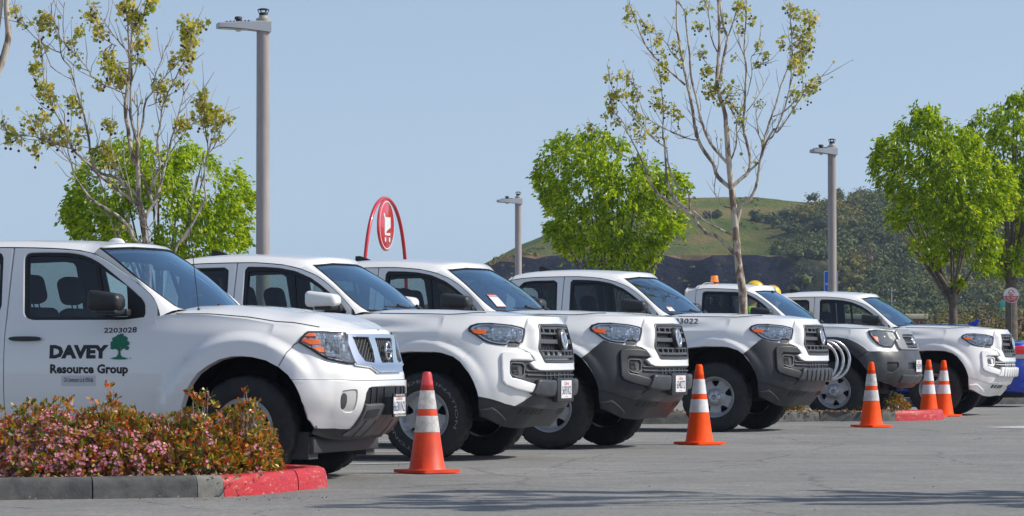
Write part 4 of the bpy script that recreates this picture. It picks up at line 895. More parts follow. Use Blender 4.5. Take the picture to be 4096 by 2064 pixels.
def front_old(root,D):
    S=D['S']
    bm_=mat('bumper_grey',(.048,.050,.055),.42,noise=.25,nscale=10,bump=.05,bscale=500)
    cov=[(5.238,3.536),(4.264,3.599),(2.765,3.641),(2.35,3.80),(0,3.80),(0,.55),(2.711,.643),(4.09,.868),(4.702,.871),(5.0,.80),(5.367,1.958),(5.59,2.706),(5.66,2.86)]
    fog=rnd([(4.28,2.62),(3.1,2.64),(3.2,2.30),(3.857,1.80),(4.27,1.90)],.3)
    mb=MB(); panel(mb,S,cov,0,.022,holes=[fog,rnd([(1.75,2.62),(.55,2.64),(.55,2.17),(1.8,2.17)],.2)],step=(.15,.2),chamfer=.008); bp=mb.build('front_bumper',bm_,root,True,50)
    mb=MB(); panel(mb,S,fog,0,.004,step=(.3,.3)); mb.build('fog_recess',BLACKP,bp,True,40); mb=MB(); panel(mb,S,[(1.85,2.65),(0,2.7),(0,2.1),(1.85,2.12)],0,.004,step=(.3,.3)); mb.build('plate_recess',BLACKP,bp,True,40)
    mb=MB(); panel(mb,S,rnd([(2.7,1.75),(0,1.7),(0,.9),(2.75,1.0)],.3),.02,.04,step=(.15,.2),chamfer=.015); mb.build('bumper_block',bm_,bp,True,60)
    # flare
    fl=[(5.238,3.536),(5.378,3.876),(5.618,4.282),(6.013,4.728),(6.15,4.90),(6.3,4.90),(6.50,4.75),(6.68,4.3),(6.80,3.5),(6.85,2.4),(6.86,.1),(6.74,.1),(6.72,1.5),(6.66,2.6),(6.55,3.3),(6.38,3.72),(6.2,3.82),(6.0,3.62),(5.81,3.172),(5.66,2.86)]
    mb=MB(); panel(mb,S,fl,0,.03,step=(.12,.2),chamfer=.010); mb.build('wheel_arch_trim',PLAST,root,True,50)
    gs=[(0,6.0),(1.6,6.0),(2.1,5.62),(2.15,5.3),(2.12,4.98),(2.6,4.8),(2.60,4.4),(2.55,4.0),(2.35,3.80),(0,3.80)]
    hole=symq(fvp(S,[(0,1.10),(.30,1.095),(.335,1.06),(.30,.935),(0,.93)]))
    mb=MB(); panel(mb,S,symq(gs),0,.035,holes=[hole],step=(.2,.2),mirror=False,chamfer=.012); mb.build('grille_surround',mat('grille_silver',(.28,.285,.29),.35,.3),root,True,50)
    mb=MB(); panel(mb,S,hole,0,.004,step=(.3,.3),mirror=False); gr=mb.build('grille',BLACKP,root,True,40)
    mb=MB()
    for z in (1.075,1.0,.955): panel(mb,S,symq(fvp(S,[(0,z+.01),(.31,z+.01),(.31,z-.01),(0,z-.01)])),.004,.03,step=(.3,.3),mirror=False,chamfer=.004)
    mb.build('grille_bar',GREYP,gr,True,50)
    badge(S,gr,0,1.03,.06,.045,.05)
    hlp=[(4.746,5.694),(4.179,5.83),(3.346,5.832),(2.351,5.767),(2.13,5.543),(2.15,5.295),(2.15,5.02),(2.62,4.8),(2.9,4.386),(3.171,4.06),(3.972,4.096),(4.406,4.224),(4.665,4.71),(4.774,5.215)]
    headlight(S,root,hlp,[[(4.66,5.115),(4.284,5.039),(4.38,4.42),(4.55,4.6)]],[(3.6,5.0,.09,1.1),(2.9,5.25,.05,1.0)],rim=PLAST,dull=True)
    plate(root,.925,.705,'95505M1',w0=-.0)
# ---------------- model data ----------------
def qv(S,us): return us
TD=dict(lowfront=[(0,1.1),(3.5,1.05),(4.6,1.2),(5.08,1.28)],S=TAC,G=TACG,W=TACW,seamF=-.68,arch=[(5.11,1.33),(5.22,1.92),(5.33,2.63),(5.48,3.24),(5.62,3.49),(5.86,3.66),(6.04,3.74),(6.25,3.755),(6.43,3.66),(6.55,3.42),(6.63,2.95),(6.68,2.2),(6.70,1.2)],
 crown=[(-.6,.045),(0,.055),(.4,.045),(.7,.02),(.87,0)],ridge=[(0,0),(.45,0),(.6,.012),(.75,.012),(.9,0),(1,0)],hseam=[(6.6,.95),(6.2,.93),(5.8,.90),(5.4,.86),(5.0,.80),(4.7,.78)],
 D=[(-2.402,1.692),(-2.306,1.708),(-2.161,1.718),(-2.016,1.722),(-1.812,1.725),(-1.631,1.725),(-1.486,1.716),(-1.341,1.701),(-1.194,1.667),(-1.046,1.612),(-.945,1.55),(-.844,1.472),(-.741,1.381),(-.659,1.298)],
 Wn=[(.99,.005),(1.047,.12),(1.087,.304),(1.092,.513),(1.076,.718),(1.028,.983)],wtop=1.05,wend=(-.52,.72,1.265),dend=(-.64,1.265),
 zroof=[(-2.402,1.762),(-2.3,1.785),(-2.1,1.805),(-1.82,1.814),(-1.58,1.808),(-1.38,1.795),(-1.194,1.775)],zhead=1.738,uroof_last=-1.194,uback=-2.46,useat=-1.76,rearseat=-2.25,
 doors=[dict(u0=-1.797,u1=-.68,win=rnd([(-1.70,1.262),(-1.716,1.655),(-1.694,1.685),(-1.53,1.682),(-1.385,1.671),(-1.239,1.643),(-1.091,1.583),(-.99,1.519),(-.889,1.445),(-.797,1.363),(-.73,1.285),(-.745,1.262)],.15,2),
   gl=[(-1.672,1.29),(-1.682,1.64),(-1.527,1.65),(-1.385,1.643),(-1.236,1.611),(-1.108,1.56),(-1.007,1.5),(-.90,1.41),(-.80,1.31),(-.80,1.29)],div=[[(-1.215,1.28),(-1.19,1.28),(-1.245,1.62),(-1.27,1.62)]]),
  dict(u0=-2.44,u1=-1.797,win=rnd([(-2.32,1.27),(-2.335,1.60),(-2.272,1.662),(-2.176,1.676),(-1.915,1.68),(-1.874,1.656),(-1.85,1.27)],.2,2),gl=rnd([(-2.30,1.285),(-2.312,1.59),(-2.26,1.645),(-2.176,1.658),(-1.925,1.662),(-1.892,1.64),(-1.87,1.285)],.15,2),dark=True,rearedge=[(-2.445,1.5),(-2.44,1.64),(-2.425,1.68)])],
 wb=3.235,wheel='steel',track=.90,mcol=PLAST,mbig=False,mir=(-.875,1.39,.87))
FD=dict(lowfront=[(0,.6),(3.3,.66),(4.342,.43)],S=FRO,G=FROG,W=FROW,seamF=-.69,arch=[(4.904,.768),(5.10,1.25),(5.243,1.78),(5.36,2.43),(5.5,2.97),(5.70,3.38),(6.006,3.72),(6.11,3.89),(6.19,3.93),(6.27,3.91),(6.36,3.76),(6.45,3.44),(6.53,3.04),(6.58,2.59),(6.62,2.14),(6.66,1.2)],
 crown=[(-.6,.07),(0,.10),(.4,.105),(.6,.06),(.72,.01),(.76,0)],ridge=[(0,-.006),(.35,0),(.55,.012),(.8,.008),(.95,0),(1,0)],hseam=[(6.75,.99),(6.4,.96),(6.1,.94),(5.7,.93),(5.3,.93),(4.8,.95),(4.3,.97),(4.0,.985)],
 D=[(-2.95,1.70),(-2.6,1.715),(-2.04,1.724),(-1.889,1.722),(-1.752,1.72),(-1.564,1.713),(-1.402,1.703),(-1.301,1.688),(-1.231,1.67),(-1.121,1.617),(-.989,1.536),(-.856,1.444),(-.757,1.37),(-.709,1.319),(-.679,1.256),(-.662,1.21)],
 Wn=[(.88,.007),(.948,.03),(1.016,.15),(1.060,.25),(1.107,.368),(1.126,.568),(1.109,.787),(1.10,.979)],wtop=1.02,wend=(-.48,.62,1.235),dend=(-.66,1.20),
 zroof=[(-2.95,1.74),(-2.7,1.77),(-2.3,1.79),(-1.94,1.792),(-1.75,1.788),(-1.47,1.778),(-1.21,1.757)],zhead=1.74,uroof_last=-1.231,uback=-3.02,useat=-1.78,rearseat=-2.6,rback=1.,
 doors=[dict(u0=-1.885,u1=-.685,win=rnd([(-1.784,1.588),(-1.788,1.639),(-1.776,1.668),(-1.746,1.678),(-1.622,1.68),(-1.436,1.676),(-1.341,1.662),(-1.258,1.636),(-1.179,1.595),(-1.046,1.502),(-.913,1.405),(-.82,1.33),(-.792,1.291),(-.783,1.217),(-.800,1.180),(-.817,1.178),(-1.669,1.178),(-1.72,1.191),(-1.745,1.225)],.2,1),
   gl=[(-1.759,1.587),(-1.762,1.645),(-1.743,1.655),(-1.619,1.658),(-1.432,1.648),(-1.332,1.633),(-1.254,1.607),(-1.176,1.563),(-1.077,1.503),(-.952,1.428),(-.936,1.337),(-.919,1.200),(-1.677,1.200),(-1.709,1.212)],deep=True,
   div=[[(-1.115,1.20),(-1.085,1.20),(-1.19,1.58),(-1.225,1.585)]],handle=(8.04,7.78,4.94,4.70)),
  dict(u0=-2.96,u1=-1.885,win=rnd([(-2.75,1.18),(-2.82,1.60),(-2.78,1.66),(-2.05,1.683),(-1.985,1.675),(-1.965,1.64),(-1.93,1.2)],.2,2),gl=rnd([(-2.72,1.20),(-2.79,1.60),(-2.76,1.64),(-2.07,1.66),(-2.005,1.65),(-1.985,1.62),(-1.955,1.22)],.15,2),deep=True,dark=True,rearedge=[(-2.99,1.5),(-2.98,1.66)],
   handle=(8.95,8.72,4.94,4.70))],
 wb=3.2,wheel='alloy',track=.87,mcol=mat('mirror_black',(.022,.022,.023),.42,noise=.3,nscale=15),mbig=True,mir=(-1.01,1.31,.87),wrot=.3)
OD=dict(lowfront=[(0,.7),(2.7,.66),(4.7,.88)],S=OLD,G=OLDG,W=OLDW,seamF=-.70,arch=[(5.035,.85),(5.367,1.958),(5.59,2.706),(5.81,3.172),(6.0,3.62),(6.2,3.80),(6.38,3.70),(6.55,3.28),(6.66,2.6),(6.72,1.5)],
 crown=[(-.6,.05),(0,.055),(.4,.045),(.7,.0)],ridge=[(0,0),(1,0)],hseam=[(6.6,.97),(6.2,.96),(5.8,.95),(5.2,.95),(4.6,.97)],
 D=[(-1.887,1.70),(-1.841,1.712),(-1.762,1.72),(-1.62,1.719),(-1.344,1.705),(-1.192,1.676),(-1.063,1.626),(-.94,1.549),(-.834,1.473),(-.726,1.374),(-.66,1.30)],
 Wn=[(1.0,.0),(1.0,.2),(1.02,.425),(1.0,.69),(.95,.908),(.90,1.05)],wtop=1.08,wend=(-.52,.70,1.24),dend=(-.65,1.24),
 zroof=[(-1.887,1.775),(-1.75,1.79),(-1.53,1.785),(-1.25,1.765),(-1.192,1.758)],zhead=1.72,uroof_last=-1.192,uback=-2.03,useat=-1.62,
 doors=[dict(u0=-1.887,u1=-.70,win=rnd([(-1.79,1.225),(-1.795,1.65),(-1.78,1.672),(-1.743,1.679),(-1.333,1.667),(-1.182,1.638),(-1.059,1.573),(-.961,1.504),(-.863,1.42),(-.76,1.30),(-.77,1.225)],.15,2),
   gl=rnd([(-1.765,1.25),(-1.77,1.645),(-1.74,1.655),(-1.333,1.643),(-1.2,1.615),(-1.075,1.555),(-.98,1.49),(-.89,1.41),(-.83,1.32),(-.83,1.25)],.1,1),div=[[(-1.40,1.24),(-1.37,1.24),(-1.42,1.64),(-1.45,1.64)]],dark=False)],
 corner=[(-2.02,1.205),(-2.03,1.5),(-2.02,1.64),(-1.99,1.69),(-1.887,1.70),(-1.89,1.205)],cornerlow=(-2.03,-1.889),
 wb=3.2,wheel='steel',track=.885,mcol=PLAST,mbig=False,mir=(-.905,1.39,.87),wrot=.5)
def place(o,X,Y,dth,s): o.location=(X,Y,0); o.rotation_euler=(0,0,-ROTL-radians(dth)); o.scale=(s,s,s); return o
def fin(root,u,z,m=BLACKP):
    mb=MB(); pr=[(-.09,-.02),(-.085,.052),(-.045,.055),(.03,.03),(.10,.0),(.12,-.02)]
    M=Matrix.Translation((u,0,z))@Matrix.Rotation(radians(90),4,'X')
    mb.prism(pr,-.018,.018,M); mb.build('roof_antenna',m,root,True,40)
GT='pickup trucks parked side by side in the row'
# ---------------- the six pickups ----------------
t3=empty('pickup_truck','','pickup truck'); build_truck(TD,t3); front_tac(t3,TD,0,True)
fin(t3,-2.25,1.80)
# copies
WSETS={}
def set_mats(root,names,m):
    for c in root.children_recursive:
        if c.type=='MESH' and c.name.split('.')[0] in names: c.data=c.data.copy(); c.data.materials[0]=m
def clone(): return copy_tree(t3)
t2=clone(); t4=clone(); t6=clone()
place(t2,-.474,30.136,-1.184,.975); place(t3,.655,33.596,1.4,1.0); place(t4,2.61,40.649,.717,1.036); place(t6,6.267,50.537,-.955,.987)
set_mats(t2,('front_bumper','bumper_corner_moulding','wing_mirror'),WHITE)
def drop(root,names):
    for c in list(root.children_recursive):
        if c.name.split('.')[0] in names: bpy.data.objects.remove(c)
for t in (t4,t6): drop(t,('bumper_block','bumper_rib'))
def ribs(t,m):
    S=TAC; bp=[c for c in t.children if c.name.startswith('front_bumper')][0]
    mb=MB(); panel(mb,S,symq(rnd([(0.0,2.42),(2.35,2.42),(2.55,2.38),(2.95,1.72),(0,1.66)],.0,1)[:5]),0,.062,step=(.12,.12),chamfer=.02,mirror=False); b=mb.build('bumper_block',m,bp,True,60)
    mb=MB()
    for q in ((.12,.55),(.8,1.2),(1.42,1.8),(2.0,2.3)): panel(mb,S,rnd([(q[0],2.36),(q[1],2.36),(q[1]+.05,1.76),(q[0]+.05,1.74)],.2,1),.055,.076,step=(.2,.15),chamfer=.009)
    mb.build('bumper_rib',m,b,True,60)
ribs(t4,MATS['bumper_grey']); ribs(t6,WHITE)
set_mats(t6,('front_bumper','bumper_corner_moulding','bumper_chin','lower_valance','valance_flap','lower_grille_bar','fog_lamp_bezel','fog_lamp_recess'),WHITE)
plate(t2,1.012,.61,'56931K2'); plate(t3,1.012,.61,'63482T2',top='STOCKTON',frame=None)
vs,fs=text_fit('STOCKTON',-.07,.07,.672,.686,.03)
for t in (t2,t3): MB().rbox(.95,1.006,-.24,.24,.50,.71,.012).build('plate_bracket',PLAST,t,True,40)
def wheel_of(t):
    return min((c for c in t.children if c.name.startswith('wheel') and abs(c.location.x)<.1),key=lambda c:c.location.y)
w2=wheel_of(t2); tyre_letters(w2,'DESTINATION',radians(62),radians(200),.290,.026); tyre_letters(w2,'FIRESTONE',radians(245),radians(345),.288,.026)
tag(t2,'white pickup with white mirror, white bumper corners and licence plate 56931K2',None,GT)
tag(t3,'white pickup with black bumper corners and licence plate 63482T2',None,GT)
tag(t4,'white pickup numbered 2203022 with black ribbed bumper and no front plate',None,GT)
tag(t6,'all white pickup with painted white bumper, nearest the blue car',None,GT)
text_on(TAC,'2203022',7.06,6.55,5.62,6.0,.002,'fleet_number',mat('decal_black',(.02,.02,.022),.5),t4,bold=.01) if False else None
t1=empty('pickup_truck','white pickup with chrome grille, black mirror and green tree logo on its door','pickup truck',group=GT); build_truck(FD,t1); front_fro(t1,FD); place(t1,-1.659,25.522,-2.703,.973)
t5=empty('pickup_truck','older single cab white pickup with grey bumper and orange roof beacon','pickup truck',group=GT); build_truck(OD,t5); front_old(t5,OD); place(t5,4.523,46.894,.02,1.024)
DEC=mat('decal_black',(.016,.016,.018),.5)
# door lettering on the nearest truck
dr=[c for c in t1.children if c.name.startswith('door')][0]
text_on(FRO,'2203028',7.295,7.035,5.17,5.50,.002,'fleet_number',DEC,dr,bold=.018)
text_on(FRO,'DAVEY',7.718,7.25,3.79,4.51,.002,'company_name',DEC,dr,bold=.06)
text_on(FRO,'Resource Group',7.711,7.092,2.87,3.50,.002,'company_name',DEC,dr,bold=.04)
mb=MB(); panel(mb,FRO,[(7.622,2.91),(7.347,2.914),(7.348,2.355),(7.622,2.351)],0,.0015,mirror=False,step=(.2,.3)); st=mb.build('licence_sticker',mat('sticker_white',(.62,.62,.64),.4),dr,False)
text_on(FRO,'CA Contractors Lic # 1050166',7.600,7.368,2.54,2.80,.003,'sticker_lettering',DEC,st,bold=.008)
# green tree emblem
def blob(cx,cy,r,n=14,j=.35):
    return [(cx+r*(1+j*(R()-.5))*cos(2*pi*i/n),cy+r*(1+j*(R()-.5))*sin(2*pi*i/n)*.75) for i in range(n)]
random.seed(3); mb=MB(); EMG=mat('emblem_green',(.0,.16,.085),.5)
qx=lambda x:7.243-.16*x; vy=lambda y:3.755+1.36*y
def flat(poly,d=.002):
    bm=patch2d(poly,[],(.3,.3)); vs=[L2B(Vector(FRO.pt(v.co.x,v.co.y))+nrm(FRO,v.co.x,v.co.y,HL)*d) for v in bm.verts]; bm.verts.index_update(); mb.add(vs,[tuple(v.index for v in f.verts) for f in bm.faces]); bm.free()
for k,(x,y,r) in enumerate(((.5,.86,.17),(.30,.76,.18),(.70,.78,.17),(.5,.66,.2),(.18,.60,.15),(.82,.62,.15),(.36,.52,.16),(.66,.52,.16),(.15,.45,.11),(.87,.44,.11),(.60,.94,.09))):
    flat([(qx(a),vy(b)) for a,b in blob(x,y,r)],.002+.0002*k)
flat([(qx(a),vy(b)) for a,b in ((.47,.5),(.44,.2),(.36,.09),(.64,.09),(.56,.2),(.53,.5))],.0045)
flat([(qx(a),vy(b)) for a,b in ((.05,.03),(.25,.08),(.5,.10),(.75,.08),(.97,.02),(.75,-.005),(.5,-.01),(.25,0))],.0047)
flat([(qx(a),vy(b)) for a,b in ((.47,.3),(.22,.50),(.25,.52),(.49,.38))],.0049); flat([(qx(a),vy(b)) for a,b in ((.53,.3),(.78,.50),(.75,.52),(.51,.38))],.0051)
mb.build('tree_emblem',EMG,dr,False)
text_on(FRO,'R',7.077,7.069,3.78,3.86,.002,'company_name',DEC,dr)
# number on the fender of the fourth truck
bd=[c for c in t4.children if c.name.startswith('body')][0]
text_on(TAC,'2203022',6.72,6.34,5.52,5.90,.003,'fleet_number',DEC,bd,bold=.006)
# roof dome and whip antenna on the first truck
mb=MB(); mb.lathe([(0,.042),(.03,.041),(.06,.032),(.085,.012),(.095,-.01)],20,Matrix.Translation((-1.36,0,1.772))@Matrix.Diagonal((.75,.35,.8,1))); mb.build('roof_antenna',WHITE,t1,True,80)
mb=MB(); mb.tube([(-.43,-.66,1.235),(-.43,-.66,1.26)],.012,8); mb.tube([(-.43,-.66,1.25),(-.47,-.665,1.6),(-.52,-.67,2.05)],.0032,5); mb.build('whip_antenna',BLACKP,t1,True,60)
# beacon on the old truck
bc=empty('beacon','orange warning beacon on the roof of the older single cab pickup','warning beacon'); place(bc,4.523,46.894,.02,1.024)
def onb(o,M): pass
mb=MB(); M=Matrix.Translation((-1.83,0,1.79)); mb.lathe([(0,0),(.062,0),(.062,.012),(.05,.018),(.05,.028),(0,.03)],24,M); mb.build('beacon_base',BLACKP,bc,True,50)
mb=MB(); mb.lathe([(.052,.022),(.054,.03),(.050,.055),(.048,.06),(.046,.098),(.04,.106),(0,.108)],28,M); mb.build('beacon_lens',mat('beacon_orange',(.95,.20,.01),.25,coat=1,emit=((1,.25,.01),.25)),bc,True,50)
mb=MB(); mb.tube([(-1.83,-.03,1.80),(-1.84,-.4,1.795),(-1.85,-.66,1.745),(-1.86,-.715,1.70)],.006,6); mb.build('beacon_cable',mat('cable_grey',(.35,.34,.32),.6),bc,True,80)
# parking permits and stickers behind the windscreens
def wstick(t,W,tv,name='permit_sticker',rows=5):
    (ta,va),(tb,vb)=tv; mb=MB(); mb.grid(lambda a,b:L2B(Vector(W.pt(a,b))+nrm(W,a,b,HW)*.003),[ta,(ta+tb)/2,tb],[va,(va+vb)/2,vb]); s=mb.build(name,mat('sticker_white',(.62,.62,.64),.4),t,False)
    for (c,d) in ((.90,1.0),(.80,.85),(.0,.05)):
        mb=MB(); mb.grid(lambda a,b:L2B(Vector(W.pt(a,b))+nrm(W,a,b,HW)*.0045),[ta,tb],[va+(vb-va)*c,va+(vb-va)*d])
        mb.build('sticker_band',mat('sticker_red',(.28,.05,.05),.5),s,False)
wstick(t3,TACW,((.90,.08),(.72,.36))); wstick(t4,TACW,((.88,.06),(.74,.18)))
# ---------------- ground ----------------
def asphalt():
    m=bpy.data.materials.new('asphalt'); m.use_nodes=True; t=m.node_tree; b=t.nodes['Principled BSDF']; L=t.links.new
    tc=t.nodes.new('ShaderNodeTexCoord')
    def noise(sc,det=4,rough=.6,dist=0):
        n=t.nodes.new('ShaderNodeTexNoise'); n.inputs['Scale'].default_value=sc; n.inputs['Detail'].default_value=det; n.inputs['Roughness'].default_value=rough; L(tc.outputs['Object'],n.inputs[0]); return n
    n1=noise(.35,3); n2=noise(90,3,.7); n3=noise(3.0,5)
    v=t.nodes.new('ShaderNodeTexVoronoi'); v.inputs['Scale'].default_value=70; L(tc.outputs['Object'],v.inputs[0])
    r=t.nodes.new('ShaderNodeValToRGB'); r.color_ramp.elements[0].color=(.20,.199,.196,1); r.color_ramp.elements[1].color=(.355,.353,.346,1); r.color_ramp.elements[0].position=.3; r.color_ramp.elements[1].position=.75
    L(n2.outputs[0],r.inputs[0])
    r2=t.nodes.new('ShaderNodeValToRGB'); r2.color_ramp.elements[0].color=(.80,.80,.80,1); r2.color_ramp.elements[1].color=(1.12,1.11,1.09,1); r2.color_ramp.elements[0].position=.3; r2.color_ramp.elements[1].position=.7
    L(n1.outputs[0],r2.inputs[0])
    mx=t.nodes.new('ShaderNodeMixRGB'); mx.blend_type='MULTIPLY'; mx.inputs[0].default_value=1; L(r.outputs[0],mx.inputs[1]); L(r2.outputs[0],mx.inputs[2])
    r3=t.nodes.new('ShaderNodeValToRGB'); r3.color_ramp.elements[0].color=(.45,.45,.45,1); r3.color_ramp.elements[1].color=(1,1,1,1); r3.color_ramp.elements[0].position=.0; r3.color_ramp.elements[1].position=.22
    L(v.outputs['Distance'],r3.inputs[0]); mx2=t.nodes.new('ShaderNodeMixRGB'); mx2.blend_type='MULTIPLY'; mx2.inputs[0].default_value=.55; L(mx.outputs[0],mx2.inputs[1]); L(r3.outputs[0],mx2.inputs[2])
    r4=t.nodes.new('ShaderNodeValToRGB'); r4.color_ramp.elements[0].color=(.86,.86,.86,1); r4.color_ramp.elements[1].color=(1.06,1.06,1.05,1); r4.color_ramp.elements[0].position=.35; r4.color_ramp.elements[1].position=.65; L(n3.outputs[0],r4.inputs[0])
    mx3=t.nodes.new('ShaderNodeMixRGB'); mx3.blend_type='MULTIPLY'; mx3.inputs[0].default_value=1; L(mx2.outputs[0],mx3.inputs[1]); L(r4.outputs[0],mx3.inputs[2])
    n5=noise(22,6,.8); r5=t.nodes.new('ShaderNodeValToRGB'); r5.color_ramp.elements[0].color=(.62,.62,.63,1); r5.color_ramp.elements[1].color=(1.28,1.27,1.24,1); r5.color_ramp.elements[0].position=.34; r5.color_ramp.elements[1].position=.66; L(n5.outputs[0],r5.inputs[0])
    mx4=t.nodes.new('ShaderNodeMixRGB'); mx4.blend_type='MULTIPLY'; mx4.inputs[0].default_value=1; L(mx3.outputs[0],mx4.inputs[1]); L(r5.outputs[0],mx4.inputs[2])
    vc=t.nodes.new('ShaderNodeTexVoronoi'); vc.feature='DISTANCE_TO_EDGE'; vc.inputs['Scale'].default_value=.45; nd=noise(2.2,4); ad=t.nodes.new('ShaderNodeMixRGB'); ad.blend_type='ADD'; ad.inputs[0].default_value=.35; L(tc.outputs['Object'],ad.inputs[1]); L(nd.outputs['Color'],ad.inputs[2]); L(ad.outputs[0],vc.inputs[0])
    rc=t.nodes.new('ShaderNodeValToRGB'); rc.color_ramp.elements[0].color=(.55,.55,.55,1); rc.color_ramp.elements[1].color=(1,1,1,1); rc.color_ramp.elements[0].position=.0; rc.color_ramp.elements[1].position=.010; L(vc.outputs[0],rc.inputs[0])
    vo=t.nodes.new('ShaderNodeTexVoronoi'); vo.inputs['Scale'].default_value=1.1; L(tc.outputs['Object'],vo.inputs[0]); ro=t.nodes.new('ShaderNodeValToRGB'); ro.color_ramp.elements[0].color=(.60,.60,.60,1); ro.color_ramp.elements[1].color=(1,1,1,1); ro.color_ramp.elements[0].position=.03; ro.color_ramp.elements[1].position=.12; L(vo.outputs['Distance'],ro.inputs[0])
    mx5=t.nodes.new('ShaderNodeMixRGB'); mx5.blend_type='MULTIPLY'; mx5.inputs[0].default_value=.95; L(mx4.outputs[0],mx5.inputs[1]); L(rc.outputs[0],mx5.inputs[2])
    mx6=t.nodes.new('ShaderNodeMixRGB'); mx6.blend_type='MULTIPLY'; mx6.inputs[0].default_value=.9; L(mx5.outputs[0],mx6.inputs[1]); L(ro.outputs[0],mx6.inputs[2])
    L(mx6.outputs[0],b.inputs['Base Color']); b.inputs['Roughness'].default_value=.88
    bp=t.nodes.new('ShaderNodeBump'); bp.inputs['Strength'].default_value=.9; bp.inputs['Distance'].default_value=.012; L(n2.outputs[0],bp.inputs['Height']); L(bp.outputs[0],b.inputs['Normal'])
    return m
def sheet(name,x0,x1,y0,y1,z,m,n=2):
    mb=MB(); mb.grid(lambda x,y:(x,y,z),[x0+(x1-x0)*i/n for i in range(n+1)],[y0+(y1-y0)*i/n for i in range(n+1)]); mb.f=[f[::-1] for f in mb.f]; return mb.build(name,m,None,False)
tag(sheet('ground',-3000,3000,-200,5000,-.15,mat('far_ground',(.13,.12,.07),.95,noise=.4,nscale=.02)),kind='structure')
tag(sheet('parking_lot',-90,90,2,140,0,asphalt(),4),kind='structure')
PW=mat('road_paint',(.62,.62,.60),.7,noise=.35,nscale=30,var=(.36,.36,.35))
def strip(name,a,b,w,z=.004):
    a=Vector((*a,0));b=Vector((*b,0)); d=(b-a).normalized(); n=Vector((-d.y,d.x,0))*w/2
    return tag(mesh_obj(name,[(p.x,p.y,z) for p in (a-n,b-n,b+n,a+n)],[(0,1,2,3)],PW,None,False),kind='structure')
fwv=Vector((cos(ROTL),-sin(ROTL))); rtv=Vector((-sin(ROTL),-cos(ROTL)))
def loc2(X,Y,u,w): return (X+u*fwv.x+w*rtv.x, Y+u*fwv.y+w*rtv.y)
for (X,Y,w) in ((-.474,30.136,-1.42),(-.474,30.136,1.45),(-1.0,28.7,0.9),(-1.05,28.2,.9),(.655,33.6,-1.5),(1.6,37.1,.1),(6.27,50.5,1.6)):
    strip('stall_line',loc2(X,Y,-.35,w),loc2(X,Y,-4.6,w),.10)
# hatch between the first two trucks
for k in range(7):
    a=loc2(-.474,30.136,.2-k*.75,1.5); b=loc2(-.474,30.136,.2-k*.75-.9,2.5); strip('stall_line',a,b,.10,.008)
# arrow
mb=MB(); A0=Vector((5.62,42.1,.004)); mb.add([A0,Vector((6.35,41.35,.004)),Vector((6.9,42.35,.004)),Vector((6.5,42.9,.004)),Vector((6.32,42.95,.004))],[(0,1,2,3,4)]); mb.add([Vector((6.8,41.9,.004)),Vector((9.5,42.4,.004)),Vector((9.5,42.6,.004)),Vector((6.8,42.4,.004))],[(0,1,2,3)])
tag(mb.build('road_arrow',PW,None,False),kind='structure')
# ---------------- kerbs ----------------
def kerbmat(name,c,c2,w):
    return mat(name,c,.85,noise=.3,nscale=7,var=c2,bump=.25,bscale=60)
KC=kerbmat('kerb_concrete',(.125,.125,.118),(.055,.056,.058),.1)
KD=kerbmat('kerb_concrete_pale',(.26,.25,.215),(.15,.148,.135),.1)
def redmat():
    m=mat('kerb_red_paint',(.62,.028,.035),.5,bump=.35,bscale=45); t=m.node_tree; b=t.nodes['Principled BSDF']; tc=[n for n in t.nodes if n.type=='TEX_COORD'][0]
    mp=t.nodes.new('ShaderNodeMapping'); mp.inputs['Scale'].default_value=(1.6,1.6,5.5); t.links.new(tc.outputs['Object'],mp.inputs[0])
    n=t.nodes.new('ShaderNodeTexNoise'); n.inputs['Scale'].default_value=6; n.inputs['Detail'].default_value=8; n.inputs['Roughness'].default_value=.75; t.links.new(mp.outputs[0],n.inputs[0])
    r=t.nodes.new('ShaderNodeValToRGB'); e=r.color_ramp; e.elements[0].position=.36; e.elements[0].color=(.09,.03,.035,1); e.elements[1].position=.43; e.elements[1].color=(.46,.016,.022,1)
    e1=e.elements.new(.585); e1.color=(.52,.018,.026,1); e2=e.elements.new(.61); e2.color=(.40,.33,.22,1)
    t.links.new(n.outputs[0],r.inputs[0]); t.links.new(r.outputs[0],b.inputs['Base Color']); return m
RED=redmat()
def kerb(name,pts,w,h,m,gap=.008,label=None):
    "profile swept along pts (left side = road face)"
    pts=[Vector((*p,0)) for p in pts]; n=len(pts); prof=[(0,-.05),(.008,h*.55),(.018,h-.025),(.03,h-.008),(.05,h),(w-.03,h),(w-.01,h-.008),(w,h-.03),(w,-.05)]
    vs=[]
    for i,p in enumerate(pts):
        d=(pts[min(i+1,n-1)]-pts[max(i-1,0)]).normalized(); nn=Vector((-d.y,d.x,0))
        for a,b in prof: vs.append(p+nn*a+Vector((0,0,b)))
    k=len(prof); fs=[(i*k+j,(i+1)*k+j,(i+1)*k+j+1,i*k+j+1) for i in range(n-1) for j in range(k-1)]+[tuple(range(k)),tuple((n-1)*k+j for j in range(k))[::-1]]
    return tag(mesh_obj(name,vs,fs,m,None,True,50),kind='structure')
def seg(a,b,n=6): return [(a[0]+(b[0]-a[0])*i/n,a[1]+(b[1]-a[1])*i/n) for i in range(n+1)]
kerb('kerb',seg((-5.2,21.1),(-2.615,21.81)),.16,.135,KC)
kerb('kerb',seg((-2.605,21.813),(-1.98,22.06))[:],.16,.135,KC)
kerb('kerb',[(-1.975,22.062),(-1.82,22.14)],.16,.135,KD)
kerb('kerb',[(-1.815,22.143),(-1.72,22.24),(-1.6,22.5),(-1.5,22.8),(-1.41,23.15)],.16,.135,RED)
